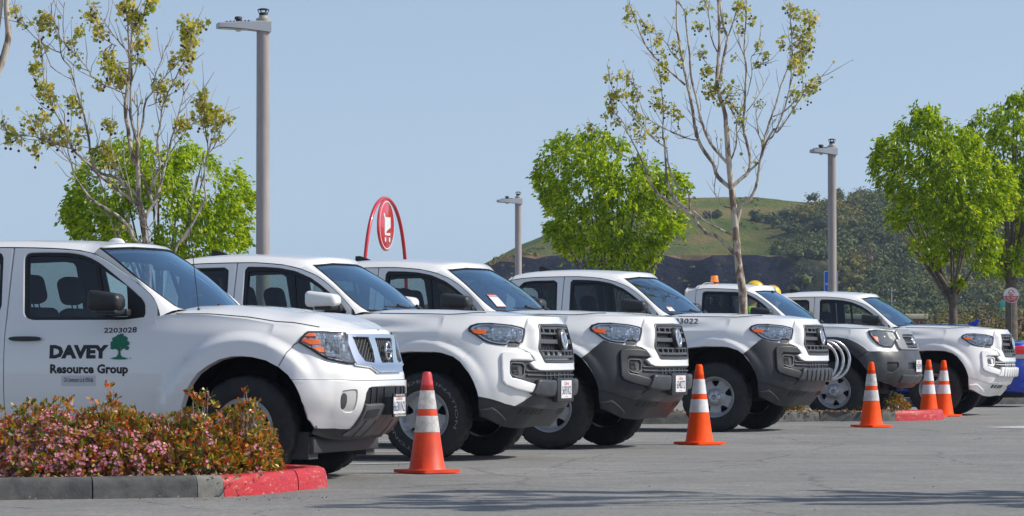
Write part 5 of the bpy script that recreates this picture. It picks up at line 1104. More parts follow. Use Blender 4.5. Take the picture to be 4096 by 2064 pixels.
kerb('kerb',[(-1.405,23.17),(-1.34,23.35),(-1.275,23.6),(-1.25,23.8),(-1.28,24.0),(-1.38,24.2),(-1.52,24.33),(-1.62,24.36)],.16,.135,RED)
kerb('kerb',[(-1.63,24.362),(-2.2,24.30),(-5.4,23.4)],.16,.135,KD)
SOIL=mat('bark_mulch',(.11,.065,.038),.95,noise=.6,nscale=35,bump=.8,bscale=60)
tag(mesh_obj('planting_bed',[(-5.1,21.3,.115),(-2.6,22.0,.115),(-1.95,22.3,.115),(-1.6,22.9,.115),(-1.45,23.7,.115),(-1.6,24.15,.115),(-2.2,24.1,.115),(-5.3,23.2,.115)],[(0,1,2,3,4,5,6,7)],SOIL,None,False),kind='structure')
# middle island kerb
kerb('kerb',seg((-2.5,43.6),(.9,43.98)),.16,.14,KC); kerb('kerb',seg((.91,43.982),(2.45,44.3)),.16,.14,KC)
kerb('kerb',seg((2.46,44.302),(4.03,45.85)),.16,.14,KC); kerb('kerb',seg((4.04,45.86),(4.86,46.02)),.16,.14,KC); kerb('kerb',[(4.87,46.022),(5.05,46.06)],.16,.14,KD)
kerb('kerb',[(5.055,46.062),(5.35,46.2),(5.65,46.6),(5.80,47.0),(5.82,47.3)],.16,.14,RED)
tag(mesh_obj('planting_bed',[(-2.5,43.75,.12),(2.4,44.5,.12),(3.9,45.95,.12),(5.3,46.3,.12),(5.3,46.7,.12),(3.5,46.2,.12),(2.0,45.4,.12),(-2.5,44.6,.12)],[(0,1,2,3,4,5,6,7)],SOIL,None,False),kind='structure')
# far kerb and verge
kerb('kerb',seg((4.5,55.9),(6.16,57.0)),.16,.14,KC);kerb('kerb',seg((6.17,57.01),(8.3,60.2)),.16,.14,KC); kerb('kerb',seg((8.31,60.21),(11.5,61.5)),.16,.14,KC); 
tag(mesh_obj('planting_bed',[(6.2,57.3,.12),(8.25,60.4,.12),(11.5,61.8,.12),(13,64,.12),(8.2,66,.12),(5,58,.12)],[(0,1,2,3,4,5)],SOIL,None,False),kind='structure')
# ---------------- cones ----------------
CO=mat('cone_orange',(1.0,.095,.002),.6,noise=.1,nscale=6,var=(.92,.075,.002),spec=.2)
CO2=mat('cone_orange_old',(.85,.07,.008),.5,noise=.3,nscale=7,var=(.60,.04,.008))
CPK=mat('cone_pink',(.75,.075,.085),.5,noise=.5,nscale=25,var=(.45,.03,.04))
BAND=mat('reflective_band',(.80,.79,.80),.45,noise=.12,nscale=14,var=(.66,.65,.66),bump=.1,bscale=300)
BANDD=mat('reflective_band_dirty',(.68,.66,.65),.5,noise=.4,nscale=22,var=(.42,.40,.39),bump=.15,bscale=300)
def cone(x,y,h,rot,label,old=False,dirty=False):
    e=empty('traffic_cone',label,'traffic cone',(x,y,0),rot,'orange traffic cones on the asphalt'); H_=h; r0=.134;r1=.032
    def rr(z): return r0+(r1-r0)*(z-.03)/(H_-.03)
    c=CO2 if old else CO
    mb=MB(); mb.lathe([(rr(.03)+.012,.028),(rr(.04)+.002,.042),(rr(H_*.45),H_*.45),(rr(H_*.6),H_*.6),(rr(H_-.10),H_-.10)],40); mb.build('cone_body',c,e,True,60)
    mb=MB(); mb.lathe([(rr(H_*.815),H_*.815),(rr(H_-.02),H_-.02),(rr(H_)-.004,H_-.004),(rr(H_)-.010,H_),(.018,H_-.002),(.017,H_-.03)],40); mb.build('cone_tip',CPK if old else c,e,True,60)
    for z0,z1 in ((.405,.565),(.632,.815)):
        mb=MB(); n=6; mb.lathe([(rr(H_*z0)+.0005,H_*z0)]+[(rr(H_*(z0+(z1-z0)*i/n))+.0025,H_*(z0+(z1-z0)*i/n)+(.001 if i==0 else 0)) for i in range(n+1)]+[(rr(H_*z1)-.001,H_*z1+.001)],40); mb.build('reflective_collar',BANDD if dirty or old else BAND,e,True,60)
    b=.19; mb=MB(); mb.prism(rnd([(-b,-b),(b,-b),(b,b),(-b,b)],.12,4),.006,.03); 
    for sx in (-1,1):
        for sy in (-1,1): mb.box(sx*.13-.02,sx*.13+.02,sy*.13-.02,sy*.13+.02,0,.0065)
    o=mb.build('cone_base',c,e,True,40)
    return e
cone(-.64,26.4,.765,radians(41),'faded orange cone with pinkish tip, closest to the camera in front of the white bumper',True)
cone(1.84,34.41,.79,radians(38),'clean bright orange cone in front of the third pickup front wheel')
cone(4.34,42.28,.79,radians(40),'orange cone with scuffed dirty bands before the kerb island',dirty=True)
cone(5.79,48.64,.80,radians(45),'orange cone at the red kerb end, left one of the touching pair')
cone(6.07,49.2,.79,radians(36),'orange cone right of its twin, by the tyre of the all white pickup')
# ---------------- lamp posts ----------------
def lamp(x,y,top,dia,hl,label,strap=False):
    e=empty('lamp_post',label,'lamp post',(x,y,0),0,'light poles above the parking lot')
    PM=mat('pole_paint',(.42,.375,.36),.6,noise=.18,nscale=3,var=(.34,.30,.285),aniso=(3,3,.6))
    HM=mat('lamp_housing',(.34,.36,.40),.45,.2); DK=mat('lamp_dark',(.03,.035,.04),.6)
    r=dia/2; mb=MB(); mb.lathe([(r*1.9,0),(r*1.9,.03),(r*1.04,.035),(r,.3),(r*.97,top-.05),(r*.97,top)],32,close=True); mb.build('pole',PM,e,True,50)
    mb=MB(); mb.lathe([(r*1.04,top-.0),(r*1.04,top+.04),(r*.7,top+.045),(r*.62,top+.08),(r*.5,top+.085)],24,close=True); cp=mb.build('pole_collar',mat('collar_tan',(.42,.38,.32),.6),e,True,50)
    mb=MB(); mb.lathe([(r*.45,top+.082),(r*.62,top+.09),(r*.55,top+.12),(0,top+.13)],20); mb.lathe([(0,top+.185),(r*.5,top+.18),(r*.85,top+.165),(r*.85,top+.16),(0,top+.16)],24)
    for i in range(6):
        a=pi*i/3; mb.tube([(r*.55*cos(a),r*.55*sin(a),top+.1),(r*.82*cos(a),r*.82*sin(a),top+.163)],.006,5)
    mb.build('vent_cap',DK,cp,True,50)
    L=hl; mb=MB(); W_=.15
    # tapered housing pointing left and slightly to the viewer
    Z=top-.12; dn=Vector((-1,-.25,0)).normalized(); rt_=Vector((-dn.y,dn.x,0))
    def q(l,w,z): return Vector((0,0,0))+dn*l+rt_*w+Vector((0,0,z))
    vs=[]
    for l,w,z0,z1 in ((-r,.10,Z-.03,Z+.125),(L*.3,.135,Z,Z+.12),(L*.75,.17,Z+.015,Z+.095),(L,.16,Z+.02,Z+.085)):
        for a,b in ((-w,z0),(w,z0),(w*.96,z1-.015),(w*.8,z1),(-w*.8,z1),(-w*.96,z1-.015)): vs.append(q(l,a,b))
    mb.add(vs,[tuple(range(6))[::-1],tuple(range(18,24))]+[(i*6+j,i*6+(j+1)%6,(i+1)*6+(j+1)%6,(i+1)*6+j) for i in range(3) for j in range(6)])
    hd=mb.build('lamp_head',HM,e,True,30)
    mb=MB(); mb.add([q(L*.35,-.12,Z-.002),q(L*.35,.12,Z-.002),q(L*.95,.14,Z+.012),q(L*.95,-.14,Z+.012)],[(0,1,2,3)]); mb.build('lamp_lens',mat('led_lens',(.55,.53,.45),.3),hd,False)
    mb=MB()
    for k in range(7):
        l=L*(.35+.08*k); a=q(l,-.13,Z+.118-.003*k); b=q(l,.13,Z+.118-.003*k); mb.tube([a,b],.010,5)
    mb.lathe([(.035,Z+.10),(.035,Z+.135),(.052,Z+.14),(.052,Z+.17),(.04,Z+.18),(0,Z+.18)],16,Matrix.Translation(q(L*.55,0,0))); mb.build('photocell',DK,hd,True,50)
    mb=MB(); mb.lathe([(.045,Z+.012),(.05,Z),(.03,Z-.025),(0,Z-.03)],16,Matrix.Translation(q(L*.55,0,0))); mb.build('motion_sensor',mat('sensor_white',(.7,.7,.66),.4),hd,True,50)
    return e
lamp(-3.42,48,5.45,.19,.63,'tall mauve lamp post closest to camera, rising behind the second pickup cab')
lamp(.165,92,4.93,.18,.55,'small distant lamp post left of the round green tree, top below the hill line')
lamp(6.41,70,4.99,.175,.42,'lamp post on the right in front of the wooded hill, with blue sign behind it')
# ---------------- store trolley sign ----------------
sg=empty('trolley_sign','red arched tube with round red disc showing a white shopping trolley','sign',(-1.88,52,0),radians(90-15.5))
RM=mat('sign_red',(.62,.012,.02),.28,coat=1); WM=mat('sign_white',(.72,.72,.74),.4)
mb=MB(); P=[]
for i in range(41):
    t=-1+i/20; x=.95*math.copysign(abs(t)**.8,t) if False else 1.0*sin(t*pi/2)*1.0; z=3.2*(1-abs(sin(t*pi/2))**2.6) if False else None
import itertools
P=[(1.04*s*min(1,.60+.4*(1-(z/2.3))) ,0,z) for s,z in ()]
cur=[(-1.08,0),(-1.08,1.2),(-1.03,2.0),(-.93,2.45),(-.74,2.82),(-.48,3.06),(-.2,3.17),(0,3.19),(.2,3.17),(.48,3.06),(.74,2.82),(.93,2.45),(1.03,2.0),(1.08,1.2),(1.08,0)]
for i in range(len(cur)-1):
    a=cur[max(i-1,0)];b=cur[i];c=cur[i+1];d=cur[min(i+2,len(cur)-1)]
    for k in range(5): t=k/5; P.append((cr(a[0],b[0],c[0],d[0],t),0,cr(a[1],b[1],c[1],d[1],t)))
P.append((1.08,0,0)); mb.tube(P,.028,12); mb.build('arch_tube',RM,sg,True,80)
Md=Matrix.Translation((0,0,2.79))@Matrix.Rotation(radians(90),4,'X')
mb=MB(); mb.lathe([(0,.02),(.37,.02),(.385,.008),(.385,-.008),(.37,-.02),(0,-.02)],48,Md); ds=mb.build('disc',RM,sg,True,40)
mb=MB()
for s in (1,-1):
    mb.lathe([(.345,.021*s),(.345,.024*s),(.360,.024*s),(.360,.021*s)],48,Md)
mb.build('disc_ring',WM,ds,True,40)
mb=MB()
for s in (1,-1):
    def pr(pl): mb.prism(pl,.021*s,.025*s,Md)
    K_=.80
    pr([(x*K_,y*K_) for x,y in [(-.21,.22),(-.15,.22),(-.11,.15),(.21,.15),(.21,-.04),(.0,-.10),(-.08,-.15),(.19,-.14),(.19,-.19),(-.12,-.19),(-.15,-.15),(-.15,.10),(-.19,.17),(-.21,.17)]])
    for x in (-.08,.12): pr([(x+.036*cos(2*pi*i/18),-.215+.036*sin(2*pi*i/18)) for i in range(18)])
mb.build('trolley_symbol',WM,ds,False)
mb=MB(); mb.tube([(0,0,3.17),(0,0,3.2)],.02,8); mb.build('hanger',RM,sg,True)
# ---------------- bicycle rack ----------------
br=empty('bicycle_rack','shiny steel rack of three curved hoops in front of the old pickup wheel','bicycle rack',(3.85,44.6,0),0)
STL=mat('polished_steel',(.62,.60,.60),.22,1.,noise=.15,nscale=30)
def wpt(px,py,Y): 
    a=(px-2048)/13992.5;b=(1032-py)/13992.5;p=.026533
    d=Vector((a,cos(p)-b*sin(p),sin(p)+b*cos(p)))*(1/(cos(p)-b*sin(p))*Y); return Vector((d.x,d.y,.9224+d.z))
for k,(cx,dz) in enumerate(((3.88,0),(3.98,0.01),(4.08,.02))):
    P=[]; yy=44.4+.22*k; x0=cx-.05
    for i in range(33):
        a=radians(-100+ i*245/32); P.append((cx-3.85+.25*cos(a),yy-44.6+.05*cos(a),.785+dz+.25*sin(a)))
    P=[(P[0][0]-.06,P[0][1],P[0][2]-.02)]+P
    P=[(-.62,P[0][1],.0),(-.6,P[0][1],.40),(-.5,P[0][1],.50)]+P
    mb=MB(); mb.tube(P,.019,12); mb.build('hoop',STL,br,True,80)
# ---------------- signs ----------------
def postz(e,x,y,h,r,m): 
    mb=MB(); mb.rbox(x-r,x+r,y-r,y+r,0,h,r*.3); return mb.build('post',m,e,True,40)
GALV=mat('galvanised',(.32,.33,.33),.5,.6)
pk=empty('parking_sign','blue accessible parking sign partly hidden by the right lamp post','sign',(6.93,76,0),0)
postz(pk,0,.03,2.62,.025,GALV)
BLU=mat('sign_blue',(.012,.14,.62),.35)
mb=MB(); Mv=Matrix.Rotation(radians(90),4,'X'); mb.prism(rnd([(-.15,2.17),(.15,2.17),(.15,2.66),(-.15,2.66)],.12,3),-.004,.004,Mv); pp=mb.build('sign_plate',WM,pk,False)
mb=MB(); mb.prism(rnd([(-.138,2.182),(.138,2.182),(.138,2.648),(-.138,2.648)],.12,3),.0045,.0065,Mv); mb.build('sign_face',BLU,pk,False)
def flatc(mb,x,z,r,d,M=Mv,n=20): mb.prism([(x+r*cos(2*pi*i/n),z+r*sin(2*pi*i/n)) for i in range(n)],d,d+.0015,M)
mb=MB(); flatc(mb,-.02,2.58,.022,.0075); mb.tube([Mv@Vector(p) for p in ((-.02,2.55,.0075),(-.02,2.50,.0075),(.04,2.50,.0075),(.06,2.455,.0075))],.008,4); mb.tube([Mv@Vector((-.01+.05*cos(a),2.485+.05*sin(a),.0075)) for a in [radians(130+i*20) for i in range(11)]],.006,4); mb.build('wheelchair_symbol',WM,pk,False)
vs,fs=text_fit('PARKING',-.12,.12,2.34,2.40,.02); mesh_obj('sign_lettering',[(x,-.0075,z) for x,z in vs],fs,WM,pk,False)
vs,fs=text_fit('ONLY',-.07,.07,2.25,2.30,.02); mesh_obj('sign_lettering',[(x,-.0075,z) for x,z in vs],fs,WM,pk,False)
rs=empty('trolley_notice_sign','round red and white notice CART WHEELS WILL LOCK on a thin post','sign',(9.85,69,0),0)
mb=MB(); mb.rbox(-.022,.0,-.0,.03,0,2.0,.004); mb.build('post',mat('post_green',(.05,.08,.05),.6),rs,True,40); mb=MB(); mb.rbox(.001,.012,-.0,.03,0,2.0,.002); mb.build('post_strip',mat('post_tan',(.40,.25,.15),.6),rs,True,40)
Mr=Matrix.Translation((0,0,2.02))@Mv; cz=[(.152*cos(2*pi*i/40),.152*sin(2*pi*i/40)) for i in range(40)]
mb=MB(); mb.prism(cz,.001,.008,Mr); dp=mb.build('sign_plate',WM,rs,True,40)
mb=MB(); mb.prism([(.14*cos(a),.14*sin(a)) for a in [pi+ .1 -0.0+ (pi-.2)*i/20 for i in range(21)]],.0085,.010,Mr); mb.build('red_panel',mat('notice_red',(.55,.02,.02),.4),rs,False)
mb=MB(); mb.lathe([(.046,.011),(.046,.013),(.058,.013),(.058,.011)],28,Mr@Matrix.Translation((0,.05,0))); mb.tube([Mr@Vector((-.035,.085,.013)),Mr@Vector((.035,.015,.013))],.006,4); mb.build('ban_ring',MATS['notice_red'],rs,True)
mb=MB(); mb.prism([(-.03,.075),(-.02,.075),(-.012,.06),(.028,.06),(.018,.035),(-.01,.035)],.0105,.012,Mr); flatc(mb,-.004,.022,.006,.0105,Mr,8); flatc(mb,.014,.022,.006,.0105,Mr,8); mb.build('trolley_symbol',BLACKP,rs,False)
for tx,a,b,z0,z1 in (('CART WHEELS',-.115,.115,-.055,-.028),('WILL LOCK',-.085,.085,-.088,-.062),('Beyond This Point',-.075,.075,-.108,-.096)):
    vs,fs=text_fit(tx,a,b,z0,z1,.02); mesh_obj('sign_lettering',[Mr@Vector((x,z,.0112)) for x,z in vs],fs,WM,rs,False)
ps=empty('pylon_sign','distant teal and yellow roadside sign left of the round notice','sign',(35.3,250,0),0)
mb=MB(); mb.box(-.25,.25,-.1,.1,-.2,3.6); mb.build('sign_base',GALV,ps,False)
mb=MB(); mb.rbox(-.42,.42,-.12,.12,3.55,4.45,.03); mb.build('sign_board',mat('sign_teal',(.02,.42,.33),.4),ps,True,40)
mb=MB(); mb.rbox(-.25,.30,-.16,-.121,3.78,4.02,.01); mb.build('sign_panel',mat('sign_yellow',(.85,.55,.02),.4),ps,True,40)
# far power pole and low building
up=empty('utility_pole','faint grey pole with insulators far away before the wooded hill','pole',(21.7,200,-.15),0)
mb=MB(); mb.tube([(0,0,0),(0,0,4.7)],.035,8); 
for z in (4.5,3.9,3.5): mb.tube([(-.2,0,z),(.2,0,z)],.025,6); mb.sphere((-.18,0,z+.05),.05,8,6); mb.sphere((.18,0,z+.05),.05,8,6)
mb.build('mast',mat('pole_grey',(.40,.38,.36),.7),up,True,50)
fb=empty('low_building','long low building with a tan roof edge and rust walls, far off','building',(0,0,0),0)
mb=MB(); mb.box(20,31.0,262,275,-.2,3.3); mb.build('wall',mat('rust_wall',(.22,.11,.085),.9,noise=.5,nscale=1.2),fb,False)
mb=MB(); mb.rbox(19.6,31.1,261.5,276,3.301,3.68,.05); mb.build('roof',mat('tan_roof',(.50,.44,.34),.9,noise=.2,nscale=2),fb,True,40)
fb2=empty('low_building','long low rust coloured building further right, seen behind the sign post','building',(0,0,0),0)
mb=MB(); mb.box(31.5,52,285,295,-.2,3.0); mb.build('wall',MATS['rust_wall'],fb2,False)
mb=MB(); mb.rbox(31.2,52.3,284.6,296,3.001,3.22,.04); mb.build('roof',mat('grey_roof',(.36,.34,.36),.9),fb2,True,40)
# ---------------- blue car ----------------
BLUE=mat('blue_paint',(.010,.05,.46),.25,.3,coat=1.)
car=empty('parked_car','bright blue saloon parked nose in at the far right, red tail light','car',(7.74,58.2,0),-ROTL+radians(2)); car.scale=(.97,.97,.97)
def carsec(u):
    # u measured towards the tail (+) ; returns lower body section half (w,z)
    return None
# body loft: stations (u, halfwidth, z sill, z belt)
st=[(-3.62,.62,.30,.62),(-3.5,.78,.24,.70),(-3.1,.88,.22,.80),(-2.4,.91,.20,.90),(-1.6,.91,.20,.96),(-.6,.915,.20,.99),(.1,.915,.22,1.03),(.55,.90,.24,1.08),(.80,.86,.28,1.10),(.93,.80,.34,1.08),(.99,.70,.42,1.02)]
mb=MB(); rows=[]
for u,w,zs,zb in st:
    prof=[(w*.80,zs),(w*.94,zs+.06),(w,zs+(zb-zs)*.35),(w*.995,zs+(zb-zs)*.6),(w*.96,zs+(zb-zs)*.85),(w*.90,zb-.02),(w*.80,zb),(w*.4,zb+.03),(0,zb+.035)]
    rows.append([(u,-a,b) for a,b in prof]+[(u,a,b) for a,b in prof[::-1][1:]])
n=len(rows[0]); mb.add([p for r in rows for p in r],[(i*n+j,(i+1)*n+j,(i+1)*n+j+1,i*n+j+1) for i in range(len(rows)-1) for j in range(n-1)]); mb.add(rows[-1],[tuple(range(n))]); mb.add(rows[0],[tuple(range(n))[::-1]])
mb.build('body',BLUE,car,True,45)
gs=[(-2.25,.80,.95,.97),(-1.75,.68,.97,1.29),(-1.2,.62,.98,1.385),(-.6,.62,1.0,1.41),(-.1,.61,1.0,1.39),(.35,.64,1.04,1.22),(.72,.72,1.07,1.10)]
mb=MB(); rows=[]
for u,w,z0,z1 in gs: rows.append([(u,-.80,z0-.02),(u,-w,z1-.05 if z1>z0+.1 else z1),(u,-w*.8,z1-.01),(u,0,z1+.01),(u,w*.8,z1-.01),(u,w,z1-.05 if z1>z0+.1 else z1),(u,.80,z0-.02)])
n=7; mb.add([p for r in rows for p in r],[(i*n+j,(i+1)*n+j,(i+1)*n+j+1,i*n+j+1) for i in range(len(rows)-1) for j in (1,2,3,4)]); mb.build('roof',BLUE,car,True,60)
mb=MB(); mb.add([p for r in rows for p in r],[(i*n+j,(i+1)*n+j,(i+1)*n+j+1,i*n+j+1) for i in range(len(rows)-1) for j in (0,5)]); mb.build('side_window',mat('dark_glass',(.01,.012,.015),.05,coat=1),car,True,60)
mb=MB(); mb.prism([(-.10,-.02),(.08,-.02),(.13,.10),(.06,.085),(-.06,.02)],-.015,.015,Matrix.Translation((-.08,0,1.395))@Matrix.Rotation(radians(90),4,'X')); mb.build('roof_antenna',BLUE,car,True,40)
for s in (-1,1):
    mb=MB(); mb.rbox(.60,.99,min(s*.58,s*.885),max(s*.58,s*.885),.90,1.035,.035,None,3); tl=mb.build('tail_light',mat('tail_red',(.62,.01,.015),.12,coat=1,emit=((1,.02,.02),.12)),car,True,60)
    mb=MB(); mb.rbox(.66,1.0,min(s*.575,s*.87),max(s*.575,s*.87),.815,.899,.02); mb.build('reverse_light',mat('tail_clear',(.62,.55,.56),.15,coat=1),tl,True,60)
mb=MB(); mb.rbox(.5,1.05,-.80,.80,.24,.44,.06); mb.build('rear_bumper',BLUE,car,True,60)
for u in (0,-2.75):
    for s in (1,-1):
        w=make_wheel('alloy',car,(u,s*.80,.33),s); w.scale=(.86,.9,.86)
mb=MB()
for s in (1,-1):
    for u in (0,-2.75): mb.lathe([(.36,.87),(.36,.918)],28,Matrix.Translation((u,0,.34))@Matrix.Diagonal((1,s,1,1)),axis='y'); mb.lathe([(0,.9165),(.36,.9165)],28,Matrix.Translation((u,0,.34))@Matrix.Diagonal((1,s,1,1)),axis='y')
mb.build('wheel_well',UNDER,car,True,50)
mb=MB(); mb.rbox(-3.4,.9,-.75,.75,.16,.3,.03); mb.build('underbody',UNDER,car,True)
# ---------------- vegetation ----------------
def leafmat(name,cols,trans,rough=.5,tw=.45):
    m=bpy.data.materials.new(name); m.use_nodes=True; t=m.node_tree; b=t.nodes['Principled BSDF']; L=t.links.new
    g=t.nodes.new('ShaderNodeNewGeometry'); r=t.nodes.new('ShaderNodeValToRGB'); r.color_ramp.interpolation='LINEAR'
    for i,(p,c) in enumerate(cols):
        e=r.color_ramp.elements[i] if i<2 else r.color_ramp.elements.new(p); e.position=p; e.color=(*c,1)
    L(g.outputs['Random Per Island'],r.inputs[0]); L(r.outputs[0],b.inputs['Base Color']); b.inputs['Roughness'].default_value=rough
    tr=t.nodes.new('ShaderNodeBsdfTranslucent'); mx=t.nodes.new('ShaderNodeMixShader'); mx.inputs[0].default_value=tw
    hs=t.nodes.new('ShaderNodeMixRGB'); hs.blend_type='MULTIPLY'; hs.inputs[0].default_value=1; hs.inputs[2].default_value=(*trans,1); L(r.outputs[0],hs.inputs[1]); L(hs.outputs[0],tr.inputs[0])
    L(b.outputs[0],mx.inputs[1]); L(tr.outputs[0],mx.inputs[2]); L(mx.outputs[0],t.nodes['Material Output'].inputs[0]); return m
PEAR=leafmat('pear_leaf',[(0,(.10,.21,.005)),(1,(.64,.70,.015)),(.45,(.28,.43,.006)),(.8,(.48,.59,.01))],(1.35,1.25,.7),.38,.45)
SYCL=leafmat('sycamore_leaf',[(0,(.16,.21,.02)),(1,(.66,.50,.14)),(.35,(.38,.42,.04)),(.6,(.58,.52,.08))],(1.3,1.3,1),.5,.4)
BARK=mat('bark',(.15,.12,.10),.9,noise=.45,nscale=16,bump=.5,bscale=40)
def sycbark():
    m=mat('sycamore_bark',(.33,.28,.22),.85,bump=.3,bscale=50); t=m.node_tree; b=t.nodes['Principled BSDF']; tc=[n for n in t.nodes if n.type=='TEX_COORD'][0]
    mp=t.nodes.new('ShaderNodeMapping'); mp.inputs['Scale'].default_value=(1,1,.45); t.links.new(tc.outputs['Object'],mp.inputs[0])
    n=t.nodes.new('ShaderNodeTexNoise'); n.inputs['Scale'].default_value=13; n.inputs['Detail'].default_value=5; t.links.new(mp.outputs[0],n.inputs[0])
    r=t.nodes.new('ShaderNodeValToRGB'); e=r.color_ramp; e.elements[0].position=.44; e.elements[0].color=(.19,.135,.10,1); e.elements[1].position=.52; e.elements[1].color=(.50,.43,.34,1)
    t.links.new(n.outputs[0],r.inputs[0]); t.links.new(r.outputs[0],b.inputs['Base Color']); return m
SBARK=sycbark(); TWIG=mat('twig_grey',(.34,.29,.25),.8,noise=.3,nscale=30)
BALL=mat('seed_ball',(.10,.055,.03),.9,noise=.4,nscale=60)
def rv():
    while True:
        v=Vector((U(-1,1),U(-1,1),U(-1,1)))
        if .05<v.length<1: return v.normalized()
def leaf(mb,p,d,s,w=.6,fold=.25,up=None):
    "pointed leaf, folded along its rib"
    d=d.normalized(); a=(up or rv()).cross(d)
    if a.length<1e-3: a=d.orthogonal()
    a.normalize(); n=d.cross(a); h=a*s*w*.5; f=n*s*fold*.5
    mb.add([p,p+d*s*.45+h+f,p+d*s,p+d*s*.45-h+f],[(0,1,2),(0,2,3)])
def lobed(mb,p,d,s):
    d=d.normalized(); a=rv().cross(d); a.normalize(); n=d.cross(a)
    pts=[(0,0),(.25,.12),(.5,.08),(.42,.38),(.62,.62),(.3,.62),(.12,1),(0,.82),(-.12,1),(-.3,.62),(-.62,.62),(-.42,.38),(-.5,.08),(-.25,.12)]
    mb.add([p+a*x*s+d*y*s+n*abs(x)*s*.25 for x,y in pts],[tuple(range(len(pts)))])
def sycamore(label,X,Y,data,leaves,seed,dens=1.,name='sycamore_tree',rz=0,branch_depth=.9):
    random.seed(seed); e=empty(name,label,'tree',(X,Y,0),rz,'sycamore trees in young leaf')
    tr=MB(); tw=MB(); lf=MB(); bl=MB(); first=True; trunkmb=MB(); allpts=[]
    ends=[]
    for bi,(pts,w0,w1) in enumerate(data):
        k=len(pts); drift=0 if bi==0 else (1 if (bi*7)%2 else -1)*U(.1,branch_depth)
        # depth follows where the branch starts: reuse the nearest earlier point
        y0=0
        if allpts and bi:
            q=min(allpts,key=lambda a:(a[0]-pts[0][0]/100)**2+(a[2]-pts[0][1]/100)**2); y0=q[1] if (q[0]-pts[0][0]/100)**2+(q[2]-pts[0][1]/100)**2<.02 else 0
        P=[];Rr=[];L=0; tot=sum(hypot(pts[i+1][0]-pts[i][0],pts[i+1][1]-pts[i][1]) for i in range(k-1))/100+1e-6; acc=0
        for i in range(k-1):
            a,b,c,d=pts[max(i-1,0)],pts[i],pts[i+1],pts[min(i+2,k-1)]; sl=hypot(c[0]-b[0],c[1]-b[1])/100
            for j in range(4):
                t=j/4; l=(acc+sl*t)/tot; P.append(Vector((cr(a[0],b[0],c[0],d[0],t)/100+U(-.003,.003),y0+drift*l*tot*.35,cr(a[1],b[1],c[1],d[1],t)/100))); Rr.append((w0+(w1-w0)*l)/200*U(.94,1.06))
            acc+=sl
        P.append(Vector((pts[-1][0]/100,y0+drift*tot*.35,pts[-1][1]/100))); Rr.append(w1/200)
        Rr=[max(r,.0045) for r in Rr]
        (trunkmb if bi==0 else tr).tube(P,Rr,9 if w0>6 else 6); allpts+=[tuple(p) for p in P]
        if w0<9 or True:
            for i in range(3,len(P)-1,2):
                if Rr[i]<.022 and R()<.75*dens:
                    d=(P[i+1]-P[i]).normalized(); s=(d+rv()*.9+Vector((0,0,.35))).normalized(); q=P[i]; l=U(.08,.34); seg_=[q,q+s*l*.5+rv()*.015,q+s*l+rv()*.03+Vector((0,0,.03))]; tw.tube(seg_,[.0045,.0035,.002],4)
                    ends.append(seg_[-1])
                    if R()<.35: lobed(lf,seg_[-1],s+rv()*.5,U(.02,.05))
    for (cx,cz,r,n) in leaves:
        c=Vector((cx/100,0,cz/100)); rr=r/100
        near=[p for p in allpts if (p[0]-c.x)**2+(p[2]-c.z)**2<(rr*1.6)**2]; yb=near[len(near)//2][1] if near else 0
        root=near[len(near)//2] if near else (c.x,0,c.z)
        # twigs feeding the cluster
        tips=[]
        for k in range(max(2,int(n/7))):
            tip=c+Vector((U(-1,1)*rr*.8,yb+U(-1,1)*rr*.7,U(-1,1)*rr*.8)); st=Vector(random.choice(near)) if near else Vector((c.x,yb,c.z-rr)); mid=st.lerp(tip,.5)+rv()*.03; tw.tube([st,mid,tip],[.005,.004,.002],4); tips.append((mid,tip))
        for k in range(int(n*3.3*dens)):
            a=2*pi*R(); q=sqrt(R())*rr*.95; m_,t_=random.choice(tips)
            p=(m_.lerp(t_,R())+rv()*.05) if R()<.55 else c+Vector((q*cos(a),yb+U(-1,1)*rr*.6,q*sin(a)))
            s=U(.014,.032) if R()<.74 else U(.035,.065)
            if s>.035: lobed(lf,p,rv()+Vector((0,0,-.3)),s)
            else: leaf(lf,p,rv(),s*1.2,.8)
            if R()<.03: 
                b=p-Vector((0,0,U(.04,.12))); bl.sphere(b,.014,8,6); tw.tube([p,b],.0012,3)
    trunkmb.build('trunk',SBARK,e,True,80); br=tr.build('branch',SBARK,e,True,80); tw.build('twigs',TWIG,e,True,80); lf.build('leaves',SYCL,e,False); 
    if bl.v: bl.build('seed_balls',BALL,e,True,80)
    return e
sycamore('thinly leafed sycamore on the left rising behind the first pickup',-3.4846,33.5,SYC_A,LEAF_A,11)
sycamore('tall sycamore with patchy bark standing before the beacon pickup cab',2.9045,44.,SYC_B,LEAF_B,12)
# the sycamore out of view on the right whose shadow streaks the foreground
def mir(d): return [([(-x,z) for x,z in p],a,b) for p,a,b in d]
sh=sycamore('sycamore beyond the right edge whose branches shade the foreground asphalt',5.0,21.9,SYC_B,[(x,z,r,n*5) for x,z,r,n in LEAF_B],14,1.6,rz=radians(75)); sh.scale=(1.1,1.1,1.0)
sh=sycamore('second sycamore beyond the right edge shading the foreground asphalt',6.6,21.4,SYC_A,[(x,z,r,n*5) for x,z,r,n in LEAF_A],15,1.6,rz=radians(-80)); sh.scale=(1.1,1.1,1.0)
